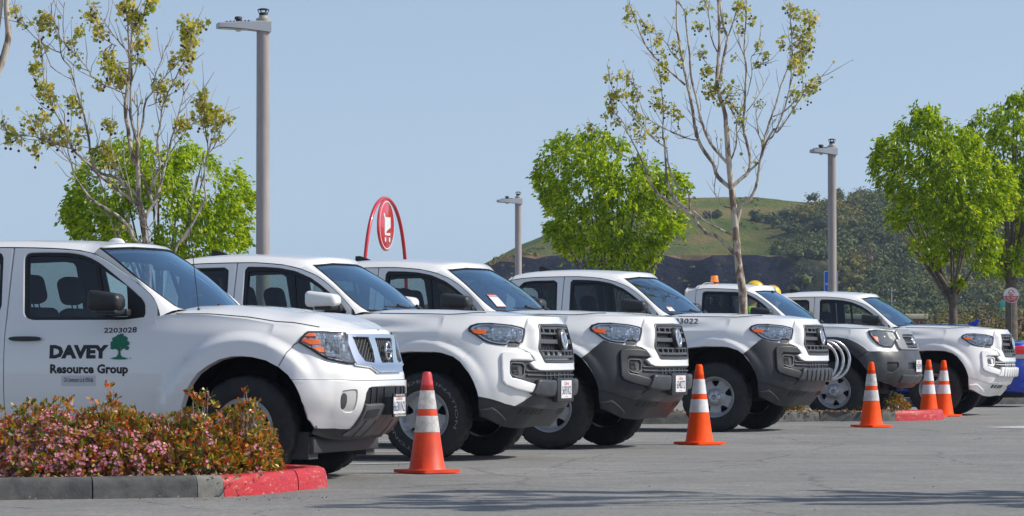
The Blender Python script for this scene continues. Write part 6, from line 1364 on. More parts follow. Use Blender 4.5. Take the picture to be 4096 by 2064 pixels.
# curved limb at the left edge
sl_=empty('sycamore_tree','peeling bark limbs of a sycamore cropped by the top left corner','tree',(-4.95,31,0),0,'sycamore trees in young leaf')
def lim(pl,Y=31): return [wpt(x,y,Y)-Vector((-4.95,31,0)) for x,y in pl]
mb=MB(); mb.tube([(-.3,0,0),(-.32,0,1.2)]+lim([(-60,420),(-30,330),(0,265),(18,215),(32,160),(33,120),(28,70),(24,20),(30,-40)]),[.06,.06,.04,.036,.033,.031,.029,.027,.025,.023,.022],10); mb.build('trunk',SBARK,sl_,True,80)
mb=MB(); mb.tube([(-.32,0,1.2)]+lim([(-40,300),(-5,80),(3,20),(5,-40)]),[.05,.03,.022,.02,.02],8); mb.build('branch',SBARK,sl_,True,80)
mb=MB(); random.seed(5)
for x,y in ((45,45),(42,70),(40,20),(62,25),(38,65)): lobed(mb,wpt(x,y,31)-Vector((-4.95,31,0)),rv(),.05)
mb.build('leaves',SYCL,sl_,False)
def inside(p,poly):
    x,y=p;c=False;j=len(poly)-1
    for i in range(len(poly)):
        if (poly[i][1]>y)!=(poly[j][1]>y) and x<(poly[j][0]-poly[i][0])*(y-poly[i][1])/(poly[j][1]-poly[i][1])+poly[i][0]: c=not c
        j=i
    return c
def pear(label,X,Y,poly,seed,n,ls,trunk_h,tr,lean=0,stems=5,group='bright green pear trees'):
    random.seed(seed); e=empty('pear_tree',label,'tree',(X,Y,0),0,group); poly=[(a/100,b/100) for a,b in poly]
    x0=min(p[0] for p in poly);x1=max(p[0] for p in poly);z0=min(p[1] for p in poly);z1=max(p[1] for p in poly); cx=(x0+x1)/2; Rx=(x1-x0)/2
    def depth(x,z):
        xs=[]; j=len(poly)-1
        for i in range(len(poly)):
            a,b=poly[i],poly[j]
            if (a[1]>z)!=(b[1]>z): xs.append((b[0]-a[0])*(z-a[1])/(b[1]-a[1])+a[0])
            j=i
        if len(xs)<2: return .1
        l,r=min(xs),max(xs); t=(x-l)/max(r-l,1e-3)*2-1
        return max(.12,(r-l)/2*sqrt(max(0,1-t*t)))*.85
    tb=MB(); bb=MB(); lf=MB(); zc=z0+(z1-z0)*.12
    tb.tube([(0,0,-.1),(0.01,0,trunk_h*.5),(lean,0,trunk_h)],[tr*1.25,tr,tr*.9],12)
    tips=[]
    for s in range(stems*3):
        for _ in range(30):
            tx,tz=U(x0,x1),U(z0+(z1-z0)*.25,z1)
            if inside((tx,tz),poly): break
        ty=U(-1,1)*depth(tx,tz)*.8; st=Vector((lean,0,trunk_h*U(.85,1.0))); md=Vector((lean+(tx-lean)*.45,ty*.5,trunk_h+(tz-trunk_h)*.42)); tp=Vector((tx,ty,tz)); bb.tube([st,md,tp],[tr*U(.3,.55),tr*.22,.008],6); tips.append((st,md,tp))
    # leafy shoots: clump centres, biased to the shell of the crown
    cl=[]
    while len(cl)<n//26:
        x,z=U(x0,x1),U(z0,z1)
        if not inside((x,z),poly): continue
        d=depth(x,z); y=(1 if R()<.5 else -1)*d*R()**.45
        # open gaps inside the crown
        g=sin(x*4.1+seed)*sin(z*4.7+seed*2)+sin(y*3.7+1.3*seed)*.6
        if g<-.55: continue
        cl.append(Vector((x,y,z)))
    for c in cl:
        ax=Vector((U(-.5,.5),U(-.5,.5),U(.2,1))).normalized(); L=U(.14,.34)
        for k in range(26):
            t=R(); p=c+ax*(t-.5)*L+rv()*U(.02,.10); out=(p-Vector((cx,0,(z0+z1)/2))).normalized()
            if not inside((p.x,p.z),poly) and R()<.6: continue
            leaf(lf,p,Vector((out.x*.6+U(-.5,.5),out.y*.6+U(-.5,.5),U(-1.1,.15))),ls*U(.7,1.25),.52,.3,out+rv()*.7)
    tb.build('trunk',BARK,e,True,80); bb.build('branch',BARK,e,True,80); lf.build('crown',PEAR,e,False); return e
pear('low bright green tree on the left behind the thin sycamore',-5.0295,50,CROWN_C,21,17000,.078,1.2,.09)
pear('round bright green tree in the middle behind the third pickup cab',1.736,62,CROWN_D,22,17000,.092,1.3,.09)
pear('big bright green tree on the right with a short stout trunk',8.3175,66,CROWN_E,23,19000,.098,2.0,.088)
pear('large green tree at the right edge behind the round notice',10.272,72,CROWN_F,24,17000,.098,2.3,.13)
# ---------------- flowering shrubs ----------------
SHL=leafmat('shrub_leaf',[(0,(.06,.12,.015)),(1,(.58,.05,.02)),(.28,(.17,.21,.02)),(.52,(.38,.33,.03)),(.70,(.60,.27,.03)),(.88,(.60,.14,.02))],(1.2,1.1,1),.32,.25)
FLW=leafmat('pink_petal',[(0,(.80,.24,.42)),(1,(.92,.52,.62)),(.5,(.86,.34,.50))],(1,1,1),.6,.35)
RST=leafmat('dry_flower_head',[(0,(.26,.07,.02)),(1,(.42,.16,.04)),(.5,(.36,.11,.03))],(1,1,1),.7,.2)
def shrub(label,x,y,rx,ry,h,seed,n,flw,ls=.040,z0=.11,peaks=(),dry=.15,group='flowering shrubs in the front bed'):
    random.seed(seed); e=empty('flowering_shrub',label,'shrub',(x,y,z0),0,group)
    st=MB(); lf=MB(); fl=MB(); ds=MB()
    def surf():
        a=2*pi*R(); b=R()**.6*pi/2; return Vector((cos(a)*sin(b)*rx,sin(a)*sin(b)*ry,cos(b)*h))
    shoots=[]
    for k in range(n):
        q=surf(); rad=U(.55,1.0)**.5; q=Vector((q.x*rad,q.y*rad,max(.02,q.z*U(.25,1)**.6))); q+=Vector((U(-.03,.03),U(-.03,.03),U(-.03,.05)*(1+h)))
        shoots.append(q)
    for (px,py,pz) in peaks:
        for k in range(7): shoots.append(Vector((px+U(-.05,.05),py+U(-.04,.04),pz+U(-.12,.02))))
        st.tube([(px*.8,py,h*.6),(px,py,pz)],[.004,.002],5)
    for q in shoots:
        if R()<.40:
            b=Vector((q.x*U(.2,.5),q.y*U(.2,.5),.0)); m=b.lerp(q,.55)+rv()*.05; st.tube([b,m,q],[.006,.004,.002],4)
            if R()<.6: s2=m+rv()*.10; st.tube([m,m.lerp(s2,.5)+rv()*.02,s2],[.0035,.003,.0015],4)
        out=Vector((q.x/rx,q.y/ry,q.z/h*.9+.2)).normalized()
        low=q.z/h
        for k in range(random.randint(6,9)):
            d=(out*.8+rv()*.9).normalized(); s=ls*U(.7,1.25); p=q+rv()*.018
            a=rv().cross(d); a.normalize(); nn=d.cross(a); w=s*.22
            lf.add([p,p+d*s*.35+a*w*.8,p+d*s*.75+a*w,p+d*s,p+d*s*.75-a*w,p+d*s*.35-a*w*.8],[(0,1,2,3,4,5)])
        if R()<flw(q):
            for k in range(random.randint(4,7)):
                p=q+out*.02+rv()*.022; up=(out+rv()*.4).normalized(); a=up.orthogonal().normalized(); b=up.cross(a)
                for j in range(5):
                    t=2*pi*j/5; d=a*cos(t)+b*sin(t); c2=up.cross(d); r=.011; fl.add([p,p+d*r*.6+c2*r*.35+up*.003,p+d*r*1.15+up*.004,p+d*r*.6-c2*r*.35+up*.003],[(0,1,2,3)])
        if R()<dry:
            for k in range(12):
                p=q+out*.02+rv()*.018; leaf(ds,p,rv(),.012,.6)
    st.build('stems',TWIG,e,True,80); lf.build('leaves',SHL,e,False)
    if fl.v: fl.build('blossom',FLW,e,False)
    ds.build('dry_flowers',RST,e,False); return e
shrub('shrub at the left edge thick with pink blossom',-3.02,22.75,.52,.55,.44,31,900,lambda q:.70 if q.z<.38 else .3,dry=.3)
shrub('pink flowered shrub with a tall orange shoot, second from left in the bed',-2.56,22.85,.46,.5,.42,32,880,lambda q:.5 if q.z<.28 else .08,peaks=((-.03,-.1,.56),(-.12,-.1,.49)),dry=.4)
shrub('mostly leafy orange green shrub in mid bed with a few blossoms',-2.10,22.95,.40,.5,.38,33,760,lambda q:.10,peaks=((.02,-.1,.56),(.12,-.1,.55)),dry=.35)
shrub('round red tipped shrub beside the red kerb end',-1.78,23.2,.25,.42,.40,34,620,lambda q:.04,peaks=((.02,-.2,.53),(.09,-.2,.48)),dry=.2)
shrub('low dark red shrub behind the bumper of the 2203022 pickup',3.60,45.75,.22,.14,.27,35,200,lambda q:.0,ls=.04,z0=.12,dry=.2,group='small red leafed shrubs on the middle island')
shrub('dull red shrub with bare twigs right of the bicycle rack',4.60,46.12,.22,.10,.30,36,210,lambda q:.0,ls=.04,z0=.12,peaks=((-.10,0,.42),(.02,0,.36)),dry=.3,group='small red leafed shrubs on the middle island')
shrub('small straggly red shrub just behind the dirty cone',5.08,46.3,.16,.08,.24,37,90,lambda q:.0,ls=.04,z0=.12,dry=.2,group='small red leafed shrubs on the middle island')
# leaf litter
random.seed(8)
LIT=leafmat('dry_litter',[(0,(.22,.12,.06)),(1,(.42,.30,.17)),(.5,(.32,.19,.09))],(1,1,1),.8,.1)
mb=MB()
def litter(n,f,z,s):
    for k in range(n):
        x,y=f(); leaf(mb,Vector((x,y,z+U(0,.012))),Vector((U(-1,1),U(-1,1),U(-.1,.35))),U(.5,1.3)*s,.6)
litter(1500,lambda:(U(-4.2,-1.6),U(22.1,23.3)),.118,.035)
litter(1100,lambda:(lambda t:(t*6.2-1.0,44.15+t*1.6+U(-.05,.5)))(R()),.128,.05)
litter(900,lambda:(U(7.2,11.),U(60.6,62.5)),.125,.06)
tag(mb.build('leaf_litter',LIT,None,False),kind='stuff')
mb=MB(); random.seed(9)
for k in range(420): leaf(mb,Vector((U(-4.5,6.5),U(19.5,44),.004)),Vector((U(-1,1),U(-1,1),U(0,.25))),U(.004,.014),.7)
litter(160,lambda:(U(-3.5,-1.1),U(21.4,21.9)),.006,.014)
tag(mb.build('road_debris',LIT,None,False),kind='stuff')
# ---------------- hill ----------------
import mathutils
nz=lambda x,y,z=0: mathutils.noise.noise(Vector((x,y,z)))
def fbm(x,y,o=4):
    s=0;a=1;f=1
    for _ in range(o): s+=a*nz(x*f,y*f,3.1*f); a*=.5; f*=2.03
    return s
RID=[(-60,-3),(-18,4),(-10,10),(-5,14.2),(0,16.8),(3.5,18.8),(8.8,21.6),(14,23.6),(20,25.2),(24,25.9),(36,25.4),(50,24.6),(80,24.4),(110,23),(140,20)]
def hill(x,y):
    # ridge line given at y=560, bench at y 452..500
    rz=interp(RID,x*450/ (450 if y<480 else 560) if False else x)
    q=x-42
    cl=446+2.5*fbm(x*.06,1.3)+1.0*fbm(x*.3,7.)   # cliff line
    forest=sstep(33,50,x-.05*(y-450))           # to the right the cliff dies out into a wooded slope
    if y<cl: base=1.0+ .02*(y-380); cliff=base
    bz=13.2 if x>0 else interp([(-60,-4),(-16,-1),(-7,8),(-2,12.6),(0,13.2)],x)
    t=max(0,min(1,(y-cl)/3.0)); low=max(0,1.5+.03*(y-380)); zc=low+(bz-low)*t**.55 if y>cl else low
    if y>cl+3: 
        s=max(0,min(1,(y-500)/70)); zc=bz+max(0,(interp(RID,x*.86)+.0-bz))*sstep(0,1,s)*1.0
    zs=1.0+ (interp(RID,x*.86)-1.0)*sstep(360,570,y)
    z=zc*(1-forest)+zs*forest
    z+=fbm(x*.05,y*.05)*1.0*sstep(cl+8,cl+40,y)+fbm(x*.12,y*.12)*.5*forest
    if y>575: z-=(y-575)*.12
    return z
HM_=bpy.data.materials.new('hill_ground'); HM_.use_nodes=True
t=HM_.node_tree; b=t.nodes['Principled BSDF']; L=t.links.new; b.inputs['Roughness'].default_value=.95; b.inputs['Specular IOR Level'].default_value=.1
g=t.nodes.new('ShaderNodeNewGeometry'); tc=t.nodes.new('ShaderNodeTexCoord')
def nn(sc,det=5,mp=None,r=.6):
    n=t.nodes.new('ShaderNodeTexNoise'); n.inputs['Scale'].default_value=sc; n.inputs['Detail'].default_value=det; n.inputs['Roughness'].default_value=r; L(tc.outputs['Object'],n.inputs[0]); return n
def ramp(src,els):
    r=t.nodes.new('ShaderNodeValToRGB')
    for i,(p,c) in enumerate(els):
        e=r.color_ramp.elements[i] if i<2 else r.color_ramp.elements.new(p); e.position=p; e.color=(*c,1)
    L(src,r.inputs[0]); return r
grass=ramp(nn(.06,8,r=.7).outputs[0],[(.40,(.09,.14,.028)),(.62,(.27,.20,.085)),(.5,(.16,.185,.042))])
rock=ramp(nn(.55,10,r=.72).outputs[0],[(.40,(.014,.018,.034)),(.70,(.12,.11,.12)),(.58,(.026,.030,.050))])
sep=t.nodes.new('ShaderNodeSeparateXYZ'); L(g.outputs['True Normal'],sep.inputs[0])
ms=t.nodes.new('ShaderNodeMapRange'); ms.inputs[1].default_value=.55; ms.inputs[2].default_value=.85; L(sep.outputs[2],ms.inputs[0])
mx=t.nodes.new('ShaderNodeMixRGB'); L(ms.outputs[0],mx.inputs[0]); L(rock.outputs[0],mx.inputs[1]); L(grass.outputs[0],mx.inputs[2]); sp=t.nodes.new('ShaderNodeSeparateXYZ'); L(tc.outputs['Object'],sp.inputs[0]); zr=t.nodes.new('ShaderNodeMapRange'); zr.inputs[1].default_value=16.4; zr.inputs[2].default_value=13.4; L(sp.outputs[2],zr.inputs[0])
tan=ramp(nn(.35,6).outputs[0],[(.4,(.30,.20,.11)),(.6,(.17,.12,.07))]); mz=t.nodes.new('ShaderNodeMixRGB'); mm=t.nodes.new('ShaderNodeMath'); mm.operation='MULTIPLY'; xr=t.nodes.new('ShaderNodeMapRange'); xr.inputs[1].default_value=38; xr.inputs[2].default_value=31; L(sp.outputs[0],xr.inputs[0]); m2=t.nodes.new('ShaderNodeMath'); m2.operation='MULTIPLY'; L(zr.outputs[0],m2.inputs[0]); L(xr.outputs[0],m2.inputs[1]); L(m2.outputs[0],mm.inputs[0]); L(ms.outputs[0],mm.inputs[1]); L(mm.outputs[0],mz.inputs[0]); L(mx.outputs[0],mz.inputs[1]); L(tan.outputs[0],mz.inputs[2]); yr=t.nodes.new('ShaderNodeMapRange'); yr.inputs[1].default_value=34; yr.inputs[2].default_value=44; L(sp.outputs[0],yr.inputs[0]); zf=t.nodes.new('ShaderNodeMapRange'); zf.inputs[1].default_value=23.2; zf.inputs[2].default_value=21.5; L(sp.outputs[2],zf.inputs[0]); m3=t.nodes.new('ShaderNodeMath'); m3.operation='MULTIPLY'; L(yr.outputs[0],m3.inputs[0]); L(zf.outputs[0],m3.inputs[1]); und=ramp(nn(.7,6).outputs[0],[(.4,(.035,.055,.016)),(.6,(.085,.10,.028))]); mf=t.nodes.new('ShaderNodeMixRGB'); L(m3.outputs[0],mf.inputs[0]); L(mz.outputs[0],mf.inputs[1]); L(und.outputs[0],mf.inputs[2]); L(mf.outputs[0],b.inputs['Base Color'])
bp=t.nodes.new('ShaderNodeBump'); bp.inputs['Strength'].default_value=1; bp.inputs['Distance'].default_value=1.2; L(nn(.8,8,r=.7).outputs[0],bp.inputs['Height']); L(bp.outputs[0],b.inputs['Normal'])
ys=[360+3.5*i for i in range(23)]+[440+.8*i for i in range(22)]+[458+3.5*i for i in range(45)]
xs=[-60+1.5*i for i in range(134)]
mb=MB(); mb.grid(lambda x,y:(x,y,hill(x,y)),xs,ys); mb.f=[f[::-1] for f in mb.f]
tag(mb.build('hill',HM_,None,True,80),kind='structure')
# ---------------- woods on the hill ----------------
WD=leafmat('wood_leaf',[(0,(.040,.062,.014)),(1,(.155,.165,.035)),(.4,(.062,.095,.020)),(.75,(.10,.13,.028))],(1,1,1),.8,.15)
WY=leafmat('wood_yellow',[(0,(.09,.10,.015)),(1,(.30,.25,.04)),(.5,(.17,.17,.025))],(1,1,1),.8,.2)
WB=leafmat('brush_brown',[(0,(.07,.045,.030)),(1,(.20,.14,.09)),(.5,(.12,.085,.055))],(1,1,1),.9,.1)
def lump(mb,c,r,h,n,s,flat=.75):
    for k in range(n):
        v=rv(); 
        if v.z<-.3: v.z*=-.6
        q=U(.72,1.03); p=Vector((c[0]+v.x*r*q,c[1]+v.y*r*q,c[2]+(v.z*.5+.5)*h*q)); nrm_=(v+rv()*.38).normalized(); a=nrm_.orthogonal().normalized(); bq=nrm_.cross(a); th=U(0,6.3); a2=a*cos(th)+bq*sin(th); b2=nrm_.cross(a2); sz=s*U(.6,1.3)
        mb.add([p-a2*sz,p-b2*sz*.7,p+a2*sz,p+b2*sz*.7],[(0,1,2,3)])
random.seed(41); A_=MB();B_=MB()
def multi(mb,x,y,z,r,h,n,s):
    k=random.randint(3,5)
    for i in range(k):
        a=U(0,6.3); d=U(.2,.6)*r
        bm=bmesh.new(); bmesh.ops.create_icosphere(bm,subdivisions=1,radius=1); rr=r*U(.24,.36); hh=h*U(.3,.42); cx_,cy_,cz_=x+cos(a)*d,y+sin(a)*d,z+U(.05,.25)*h
        for v_ in bm.verts: v_.co=Vector((cx_+v_.co.x*rr*U(.85,1.1),cy_+v_.co.y*rr*U(.85,1.1),cz_+(v_.co.z*.5+.5)*hh))
        mb.bm(bm); lump(mb,(x+cos(a)*d,y+sin(a)*d,z+U(0,.35)*h),r*U(.5,.75),h*U(.55,.8),n//k,s)
cnt=0
for k in range(9000):
    x=U(-5,105); y=U(372,566)
    f=sstep(33,40,x-.05*(y-450)); dens=f*sstep(582,560,y)
    z=hill(x,y)
    # the upper left of the wood thins into grass
    if y>520: dens*=sstep(30,52,x)*(.06 if y>543 else 1)
    if R()>dens: continue
    r=U(1.1,2.7); multi(B_ if nz(x*.11,y*.07,5)>.18 else A_,x,y,z-.3,r,r*U(1.1,1.6),95,.19); cnt+=1
    if cnt>1750: break
tag(A_.build('hillside_wood',WD,None,False),kind='stuff'); tag(B_.build('hillside_scrub',WY,None,False),kind='stuff')
# separate bushes on the open slope and along the left shoulder
def hb(label,x,y,r,h,m,seed,name='bush'):
    random.seed(seed); e=empty(name,label,'bush',(x,y,hill(x,y)-.2),0,'round bushes on the open hillside'); mb=MB(); multi(mb,0,0,0,r,h,260,.26); mb.build('foliage',m,e,False); st=MB(); st.tube([(0,0,-.3),(0,0,h*.5)],.12,6); st.build('stem',BARK,e,True)
for i,(px,py,r,lab) in enumerate(((3025,850,1.6,'dark round bush on the open slope right of the sycamore trunk'),(3095,815,1.6,'round bush high on the slope, next along toward the right lamp'),(3150,850,1.8,'wide bush at the start of the wooded slope'),(2830,800,.9,'small bush on the skyline left of the sycamore trunk'),(2870,815,1.0,'low bush right beside the sycamore trunk on the slope'),(3345,790,1.7,'tree topped bush on the skyline right of the lamp post'))):
    Y=540 if i!=5 else 565; w=wpt(px,py,Y)
    hb(lab,w.x,Y,r,r*1.5,WD,50+i)
random.seed(60); S_=MB()
for k in range(170):
    x=U(-6.5,4); y=U(450,500); 
    if R()>.5+fbm(x*.3,y*.2): continue
    multi(S_,x,y,hill(x,y)-.2,U(.3,.8),U(.5,1.0),40,.16)
for k in range(900):
    x=U(0,40); y=U(500,570)
    if nz(x*.12,y*.05,2)<.05+.3*(y-500)/70: continue
    multi(S_,x,y,hill(x,y)-.15,U(.25,.6),U(.25,.5),24,.13)
for k in range(110):
    x=U(-2,38); y=446+U(0,2.5); z=U(2,12); multi(S_,x,y-1.5,z,U(.15,.45),U(.3,.6),14,.12)
tag(S_.build('slope_scrub',WY,None,False),kind='stuff')
# nearer brown brush at the lower right
random.seed(61); BR=MB(); GR_=MB()
for k in range(330):
    Y=U(95,190); px=U(3560,4200); x=(px-2048)/13992.5*Y; top=.9224+(1403-(1215 if px>3720 else 1290)-U(-35,60))/13992.5*Y
    h=max(.6,top); multi(GR_ if R()<.28 else BR,x,Y,-.1,U(.4,.9),h,130,.05)
tag(BR.build('brown_brush',WB,None,False),kind='stuff'); tag(GR_.build('green_brush',WY,None,False),kind='stuff')
def wood_tree(label,px,py,Y,r,h,m,seed):
    random.seed(seed); w=wpt(px,py,Y); e=empty('bare_tree' if m is WB else 'oak_tree',label,'tree',(w.x,Y,hill(w.x,Y)),0); mb=MB(); multi(mb,0,0,h*.0,r,h,420,.12); mb.build('crown',m,e,False); t_=MB(); t_.tube([(0,0,-.5),(0,0,h*.5)],[.25,.15],8); t_.build('trunk',BARK,e,True)
wood_tree('leafless pinkish grey tree standing out in the wooded slope',3470,1050,455,1.9,3.4,WB,71)
# two workers behind the old truck are built in the next section

# ---------------- haze ----------------
hz=bpy.data.materials.new('haze_air'); hz.use_nodes=True; t=hz.node_tree; t.nodes.remove(t.nodes['Principled BSDF']); pv=t.nodes.new('ShaderNodeVolumePrincipled'); pv.inputs['Color'].default_value=(.62,.75,1,1); pv.inputs['Density'].default_value=.00022; pv.inputs['Anisotropy'].default_value=.2
t.links.new(pv.outputs[0],t.nodes['Material Output'].inputs['Volume'])
mb=MB().box(-3100,3100,-300,5100,-1.2,60); tag(mb.build('haze',hz,None,False),kind='stuff')
# ---------------- people and their hard hats ----------------
SKIN=mat('skin',(.42,.24,.17),.55); HAIR=mat('hair_dark',(.03,.022,.018),.8)
HIVIS=mat('hi_vis_yellow',(.42,.72,.02),.7,noise=.15,nscale=12); HIVO=mat('hi_vis_orange',(.85,.16,.02),.6); RETRO=mat('retro_grey',(.22,.22,.23),.5)
JEAN=mat('work_trousers',(.045,.055,.09),.9,noise=.3,nscale=30); BOOT=mat('boot_leather',(.07,.04,.025),.7); HATY=mat('hat_yellow',(.86,.56,.01),.28,coat=.6)
def skinned(name,chains,m,parent,sub=2):
    "chains: list of [(point, radius), ...]; a chain starting with an int continues from that vertex"
    me=bpy.data.meshes.new(name); vs=[];es=[];rs=[]
    for ch in chains:
        prev=None
        for it in ch:
            if isinstance(it,int): prev=it; continue
            p,r=it; vs.append(p); rs.append(r)
            if prev is not None: es.append((prev,len(vs)-1))
            prev=len(vs)-1
    me.from_pydata(vs,es,[]); o=bpy.data.objects.new(name,me); COL.objects.link(o)
    md=o.modifiers.new('s','SKIN'); md.use_smooth_shade=True
    for i,v in enumerate(me.skin_vertices[0].data): v.radius=(rs[i],rs[i]) if not isinstance(rs[i],tuple) else rs[i]; v.use_root=(i==0)
    sm=o.modifiers.new('b','SUBSURF'); sm.levels=sub; sm.render_levels=sub
    dg=bpy.context.evaluated_depsgraph_get(); nm=bpy.data.meshes.new_from_object(o.evaluated_get(dg)); bpy.data.objects.remove(o); bpy.data.meshes.remove(me)
    ob=bpy.data.objects.new(name,nm); COL.objects.link(ob); nm.materials.clear(); nm.materials.append(m); nm.shade_smooth(); ob.parent=parent; return ob
def hat_mesh(parent,M,name='hard_hat_shell'):
    mb=MB(); S_=Matrix.Diagonal((1.18,1,1,1)); mb.lathe([(.001,.128),(.04,.124),(.075,.106),(.10,.07),(.112,.025),(.115,.0),(.122,-.006),(.124,-.010),(.115,-.010)],28,M@S_)
    for y in (-.028,0,.028): mb.tube([M@Vector((.128*cos(t),y,.126*sin(t)*1.0+.004)) for t in [radians(25+13*i) for i in range(11)]],.007,6)
    mb.prism([(.09,-.10),(.15,-.08),(.185,-.04),(.192,0),(.185,.04),(.15,.08),(.09,.10)],-.014,-.006,M)
    return mb.build(name,HATY,parent,True,50)
def person(label,x,y,h,face,lean=0.,armup=False):
    e=empty('person',label,'person',(x,y,0),face,'workers in hi-vis vests beside the beacon pickup'); s=h/1.78
    def v(a,b,c): return ((a+lean*max(0,c-.95))*s,b*s,c*s)
    body=[[(v(0,0,.95),.13*s),(v(0,0,1.15),.115*s),(v(0,0,1.35),.135*s),(v(0,0,1.47),.07*s),(v(.01,0,1.53),.055*s),(v(.03,0,1.60),.075*s),(v(.03,0,1.68),.088*s),(v(.02,0,1.75),.06*s)]]
    for sg in (1,-1):
        body.append([0,(v(0,.10*sg,.88),.085*s),(v(.03,.11*sg,.50),.058*s),(v(0,.11*sg,.12),.04*s),(v(.10,.12*sg,.05),.035*s),(v(.17,.12*sg,.04),.028*s)])
    n=8+10
    arms=[]
    for sg in (1,-1):
        base=sum(1 for c in body for it in c if not isinstance(it,int))
        el=v(.02,.29*sg,1.13); wr=v(.20,.24*sg,.98) if not armup else v(.30,.18*sg,1.12)
        body.append([2,(v(0,.19*sg,1.42),.055*s),(el,.038*s),(wr,.026*s),(tuple(Vector(wr)+Vector((.07,-.01*sg,-.01))*s),.034*s)])
    skinned('body',body,SKIN,e)
    # hands: four fingers and a thumb on each palm
    for sg in (1,-1):
        wr=Vector(v(.20,.24*sg,.98) if not armup else v(.30,.18*sg,1.12)); P=wr+Vector((.07,-.01*sg,-.01))*s; ch=[[(tuple(P-Vector((.03,0,0))*s),.022*s),(tuple(P+Vector((.02,0,0))*s),.026*s)]]
        for k,(dy,l) in enumerate(((-.027,.060),(-.009,.072),(.009,.068),(.026,.052))):
            a=P+Vector((.035,dy,0))*s; ch.append([1,(tuple(a),.009*s),(tuple(a+Vector((l*.5,0,-.012))*s),.0085*s),(tuple(a+Vector((l*.8,0,-.04))*s),.0075*s)])
        a=P+Vector((.0,-.03*sg,0))*s; ch.append([0,(tuple(a),.011*s),(tuple(a+Vector((.03,-.018*sg,-.012))*s),.0095*s),(tuple(a+Vector((.055,-.015*sg,-.03))*s),.0085*s)])
        skinned('hand',ch,SKIN,e)
    sh_=[[(v(0,0,.93),.150*s),(v(0,0,1.15),.135*s),(v(0,0,1.35),.155*s),(v(0,0,1.45),.095*s)]]
    for sg in (1,-1): sh_.append([2,(v(0,.19*sg,1.43),.072*s),(v(.01,.25*sg,1.27),.06*s),(v(.02,.29*sg,1.14),.052*s)])
    sh_ob=skinned('vest',sh_,HIVIS,e)
    for z,r in ((1.10,.158),(1.22,.160)):
        mb=MB(); c=Vector(v(0,0,z)); mb.lathe([(r*s*1.0,-.035*s),(r*s*1.03,-.03*s),(r*s*1.03,.03*s),(r*s,.035*s)],28,Matrix.Translation(c)@Matrix.Diagonal((.9,1.1,1,1))); mb.build('orange_band',HIVO,sh_ob,True)
        mb=MB(); mb.lathe([(r*s*1.04,-.018*s),(r*s*1.05,-.015*s),(r*s*1.05,.015*s),(r*s*1.04,.018*s)],28,Matrix.Translation(c)@Matrix.Diagonal((.9,1.1,1,1))); mb.build('reflective_band',RETRO,sh_ob,True)
    for sg in (1,-1):
        for m_,w_,o_ in ((HIVO,.032,.0),(RETRO,.016,.006)):
            mb=MB(); P=[Vector(v(.165*cos(t)*1.0,sg*.115,1.30+.215*sin(t)-.02)) for t in [radians(-10+20*i) for i in range(11)]]; c=Vector(v(0,sg*.115,1.3))
            vs=[]; 
            for p in P: d=(p-c).normalized(); vs+= [p+d*o_+Vector((0,-w_,0)),p+d*o_+Vector((0,w_,0))]
            mb.add(vs,[(2*i,2*i+1,2*i+3,2*i+2) for i in range(10)]); mb.build('shoulder_band',m_,sh_ob,True)
    tr=[[(v(0,0,.96),.150*s)]]
    for sg in (1,-1): tr.append([0,(v(0,.10*sg,.86),.105*s),(v(.03,.11*sg,.50),.078*s),(v(0,.11*sg,.14),.065*s)])
    skinned('trousers',tr,JEAN,e)
    for sg in (1,-1): skinned('boot',[[(v(0,.11*sg,.16),.058*s),(v(.0,.11*sg,.07),.058*s),(v(.10,.12*sg,.055),.052*s),(v(.18,.12*sg,.045),.042*s)]],BOOT,e)
    hd=Vector(v(.03,0,1.66))
    mb=MB(); mb.sphere(tuple(hd+Vector((.088,0,-.015))*s),.014*s,8,6,(1.3,.8,1.4)); mb.build('nose',SKIN,e)
    for sg in (1,-1):
        mb=MB(); mb.sphere(tuple(hd+Vector((.078,.03*sg,.02))*s),.011*s,8,6); mb.build('eye',mat('eye_dark',(.02,.015,.012),.3),e)
        mb=MB(); mb.sphere(tuple(hd+Vector((.0,.09*sg,.0))*s),.022*s,8,6,(.8,.4,1.2)); mb.build('ear',SKIN,e)
    mb=MB(); mb.rbox(hd.x+.078*s,hd.x+.086*s,-.022*s,.022*s,hd.z-.052*s,hd.z-.044*s,.002); mb.build('mouth',mat('lips',(.30,.10,.08),.6),e)
    mb=MB(); mb.sphere(tuple(hd+Vector((-.028,0,.012))*s),.093*s,16,10,(.92,1,1.05)); mb.build('hair',HAIR,e)
    return e,hd,s
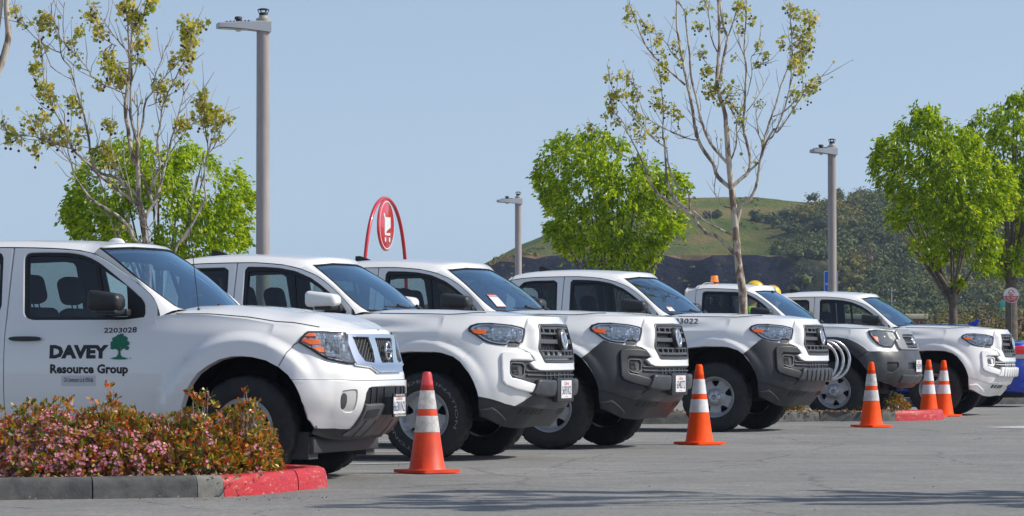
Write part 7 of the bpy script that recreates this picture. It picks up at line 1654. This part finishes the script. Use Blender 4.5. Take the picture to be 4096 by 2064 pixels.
for label,hl,x,y,top,face,lean in (('worker nearest the sycamore trunk, yellow green vest with orange and grey bands','yellow hard hat on the worker beside the sycamore trunk',3.35,49.75,1.915,radians(5),.10),
    ('second worker standing right of the first behind the beacon pickup windscreen','yellow hard hat with its brim to the right, on the second worker',3.62,50.3,1.858,radians(-6),.12)):
    H_=top-.055; e,hd,s=person(label,x,y,H_,face,lean)
    hh=empty('hard_hat',hl,'hard hat',(x,y,0),face,'yellow hard hats'); hat_mesh(hh,Matrix.Translation(hd+Vector((.0,0,.052)))@Matrix.Rotation(radians(8),4,'Y'))
def in_truck(o,t,u,w,z): o.location=t.matrix_basis@Vector((u,-w,z)); o.rotation_euler=t.rotation_euler
bpy.context.view_layer.update()
hh=empty('hard_hat','yellow hard hat seen through the side window of the third pickup','hard hat',group='yellow hard hats'); hat_mesh(hh,Matrix.Translation((0,0,0))@Matrix.Rotation(radians(35),4,'Y')); in_truck(hh,t3,-1.50,-.36,1.50)
# rumpled vest on the back seat of the fourth truck
vt=empty('safety_vest','green and orange safety vest hanging in the rear window of the 2203022 pickup','vest'); random.seed(77)
mb=MB(); mb.grid(lambda a,b:(.10*a+.02*sin(9*b+a*3),.04*sin(7*a+5*b)+.05,.14*b+.02*sin(8*a)),[-.6+.15*i for i in range(9)],[-1+.2*i for i in range(9)]); vo=mb.build('vest_cloth',mat('vest_green',(.12,.55,.06),.7),vt,True,80)
mb=MB(); mb.grid(lambda a,b:(.10*a+.02*sin(9*b+a*3),.04*sin(7*a+5*b)+.03,.14*b+.02*sin(8*a)),[-.6+.15*i for i in range(9)],[.5+.1*i for i in range(6)]); mb.build('vest_band',HIVO,vo,True,80); in_truck(vt,t4,-2.12,.30,1.52)
# jacket over the passenger seat of the third truck
jk=empty('jacket','dark red jacket draped over the front seat of the third pickup','jacket'); mb=MB(); mb.grid(lambda a,b:(.16*sin(b*1.6)+.02*sin(6*a),.21*a,.30*cos(b*1.45)+.015*sin(9*a+4*b)),[-1+.2*i for i in range(11)],[-1+.2*i for i in range(11)]); mb.build('jacket_cloth',mat('jacket_red',(.10,.012,.02),.9,noise=.4,nscale=9),jk,True,80); in_truck(jk,t3,-1.72,.36,1.22)
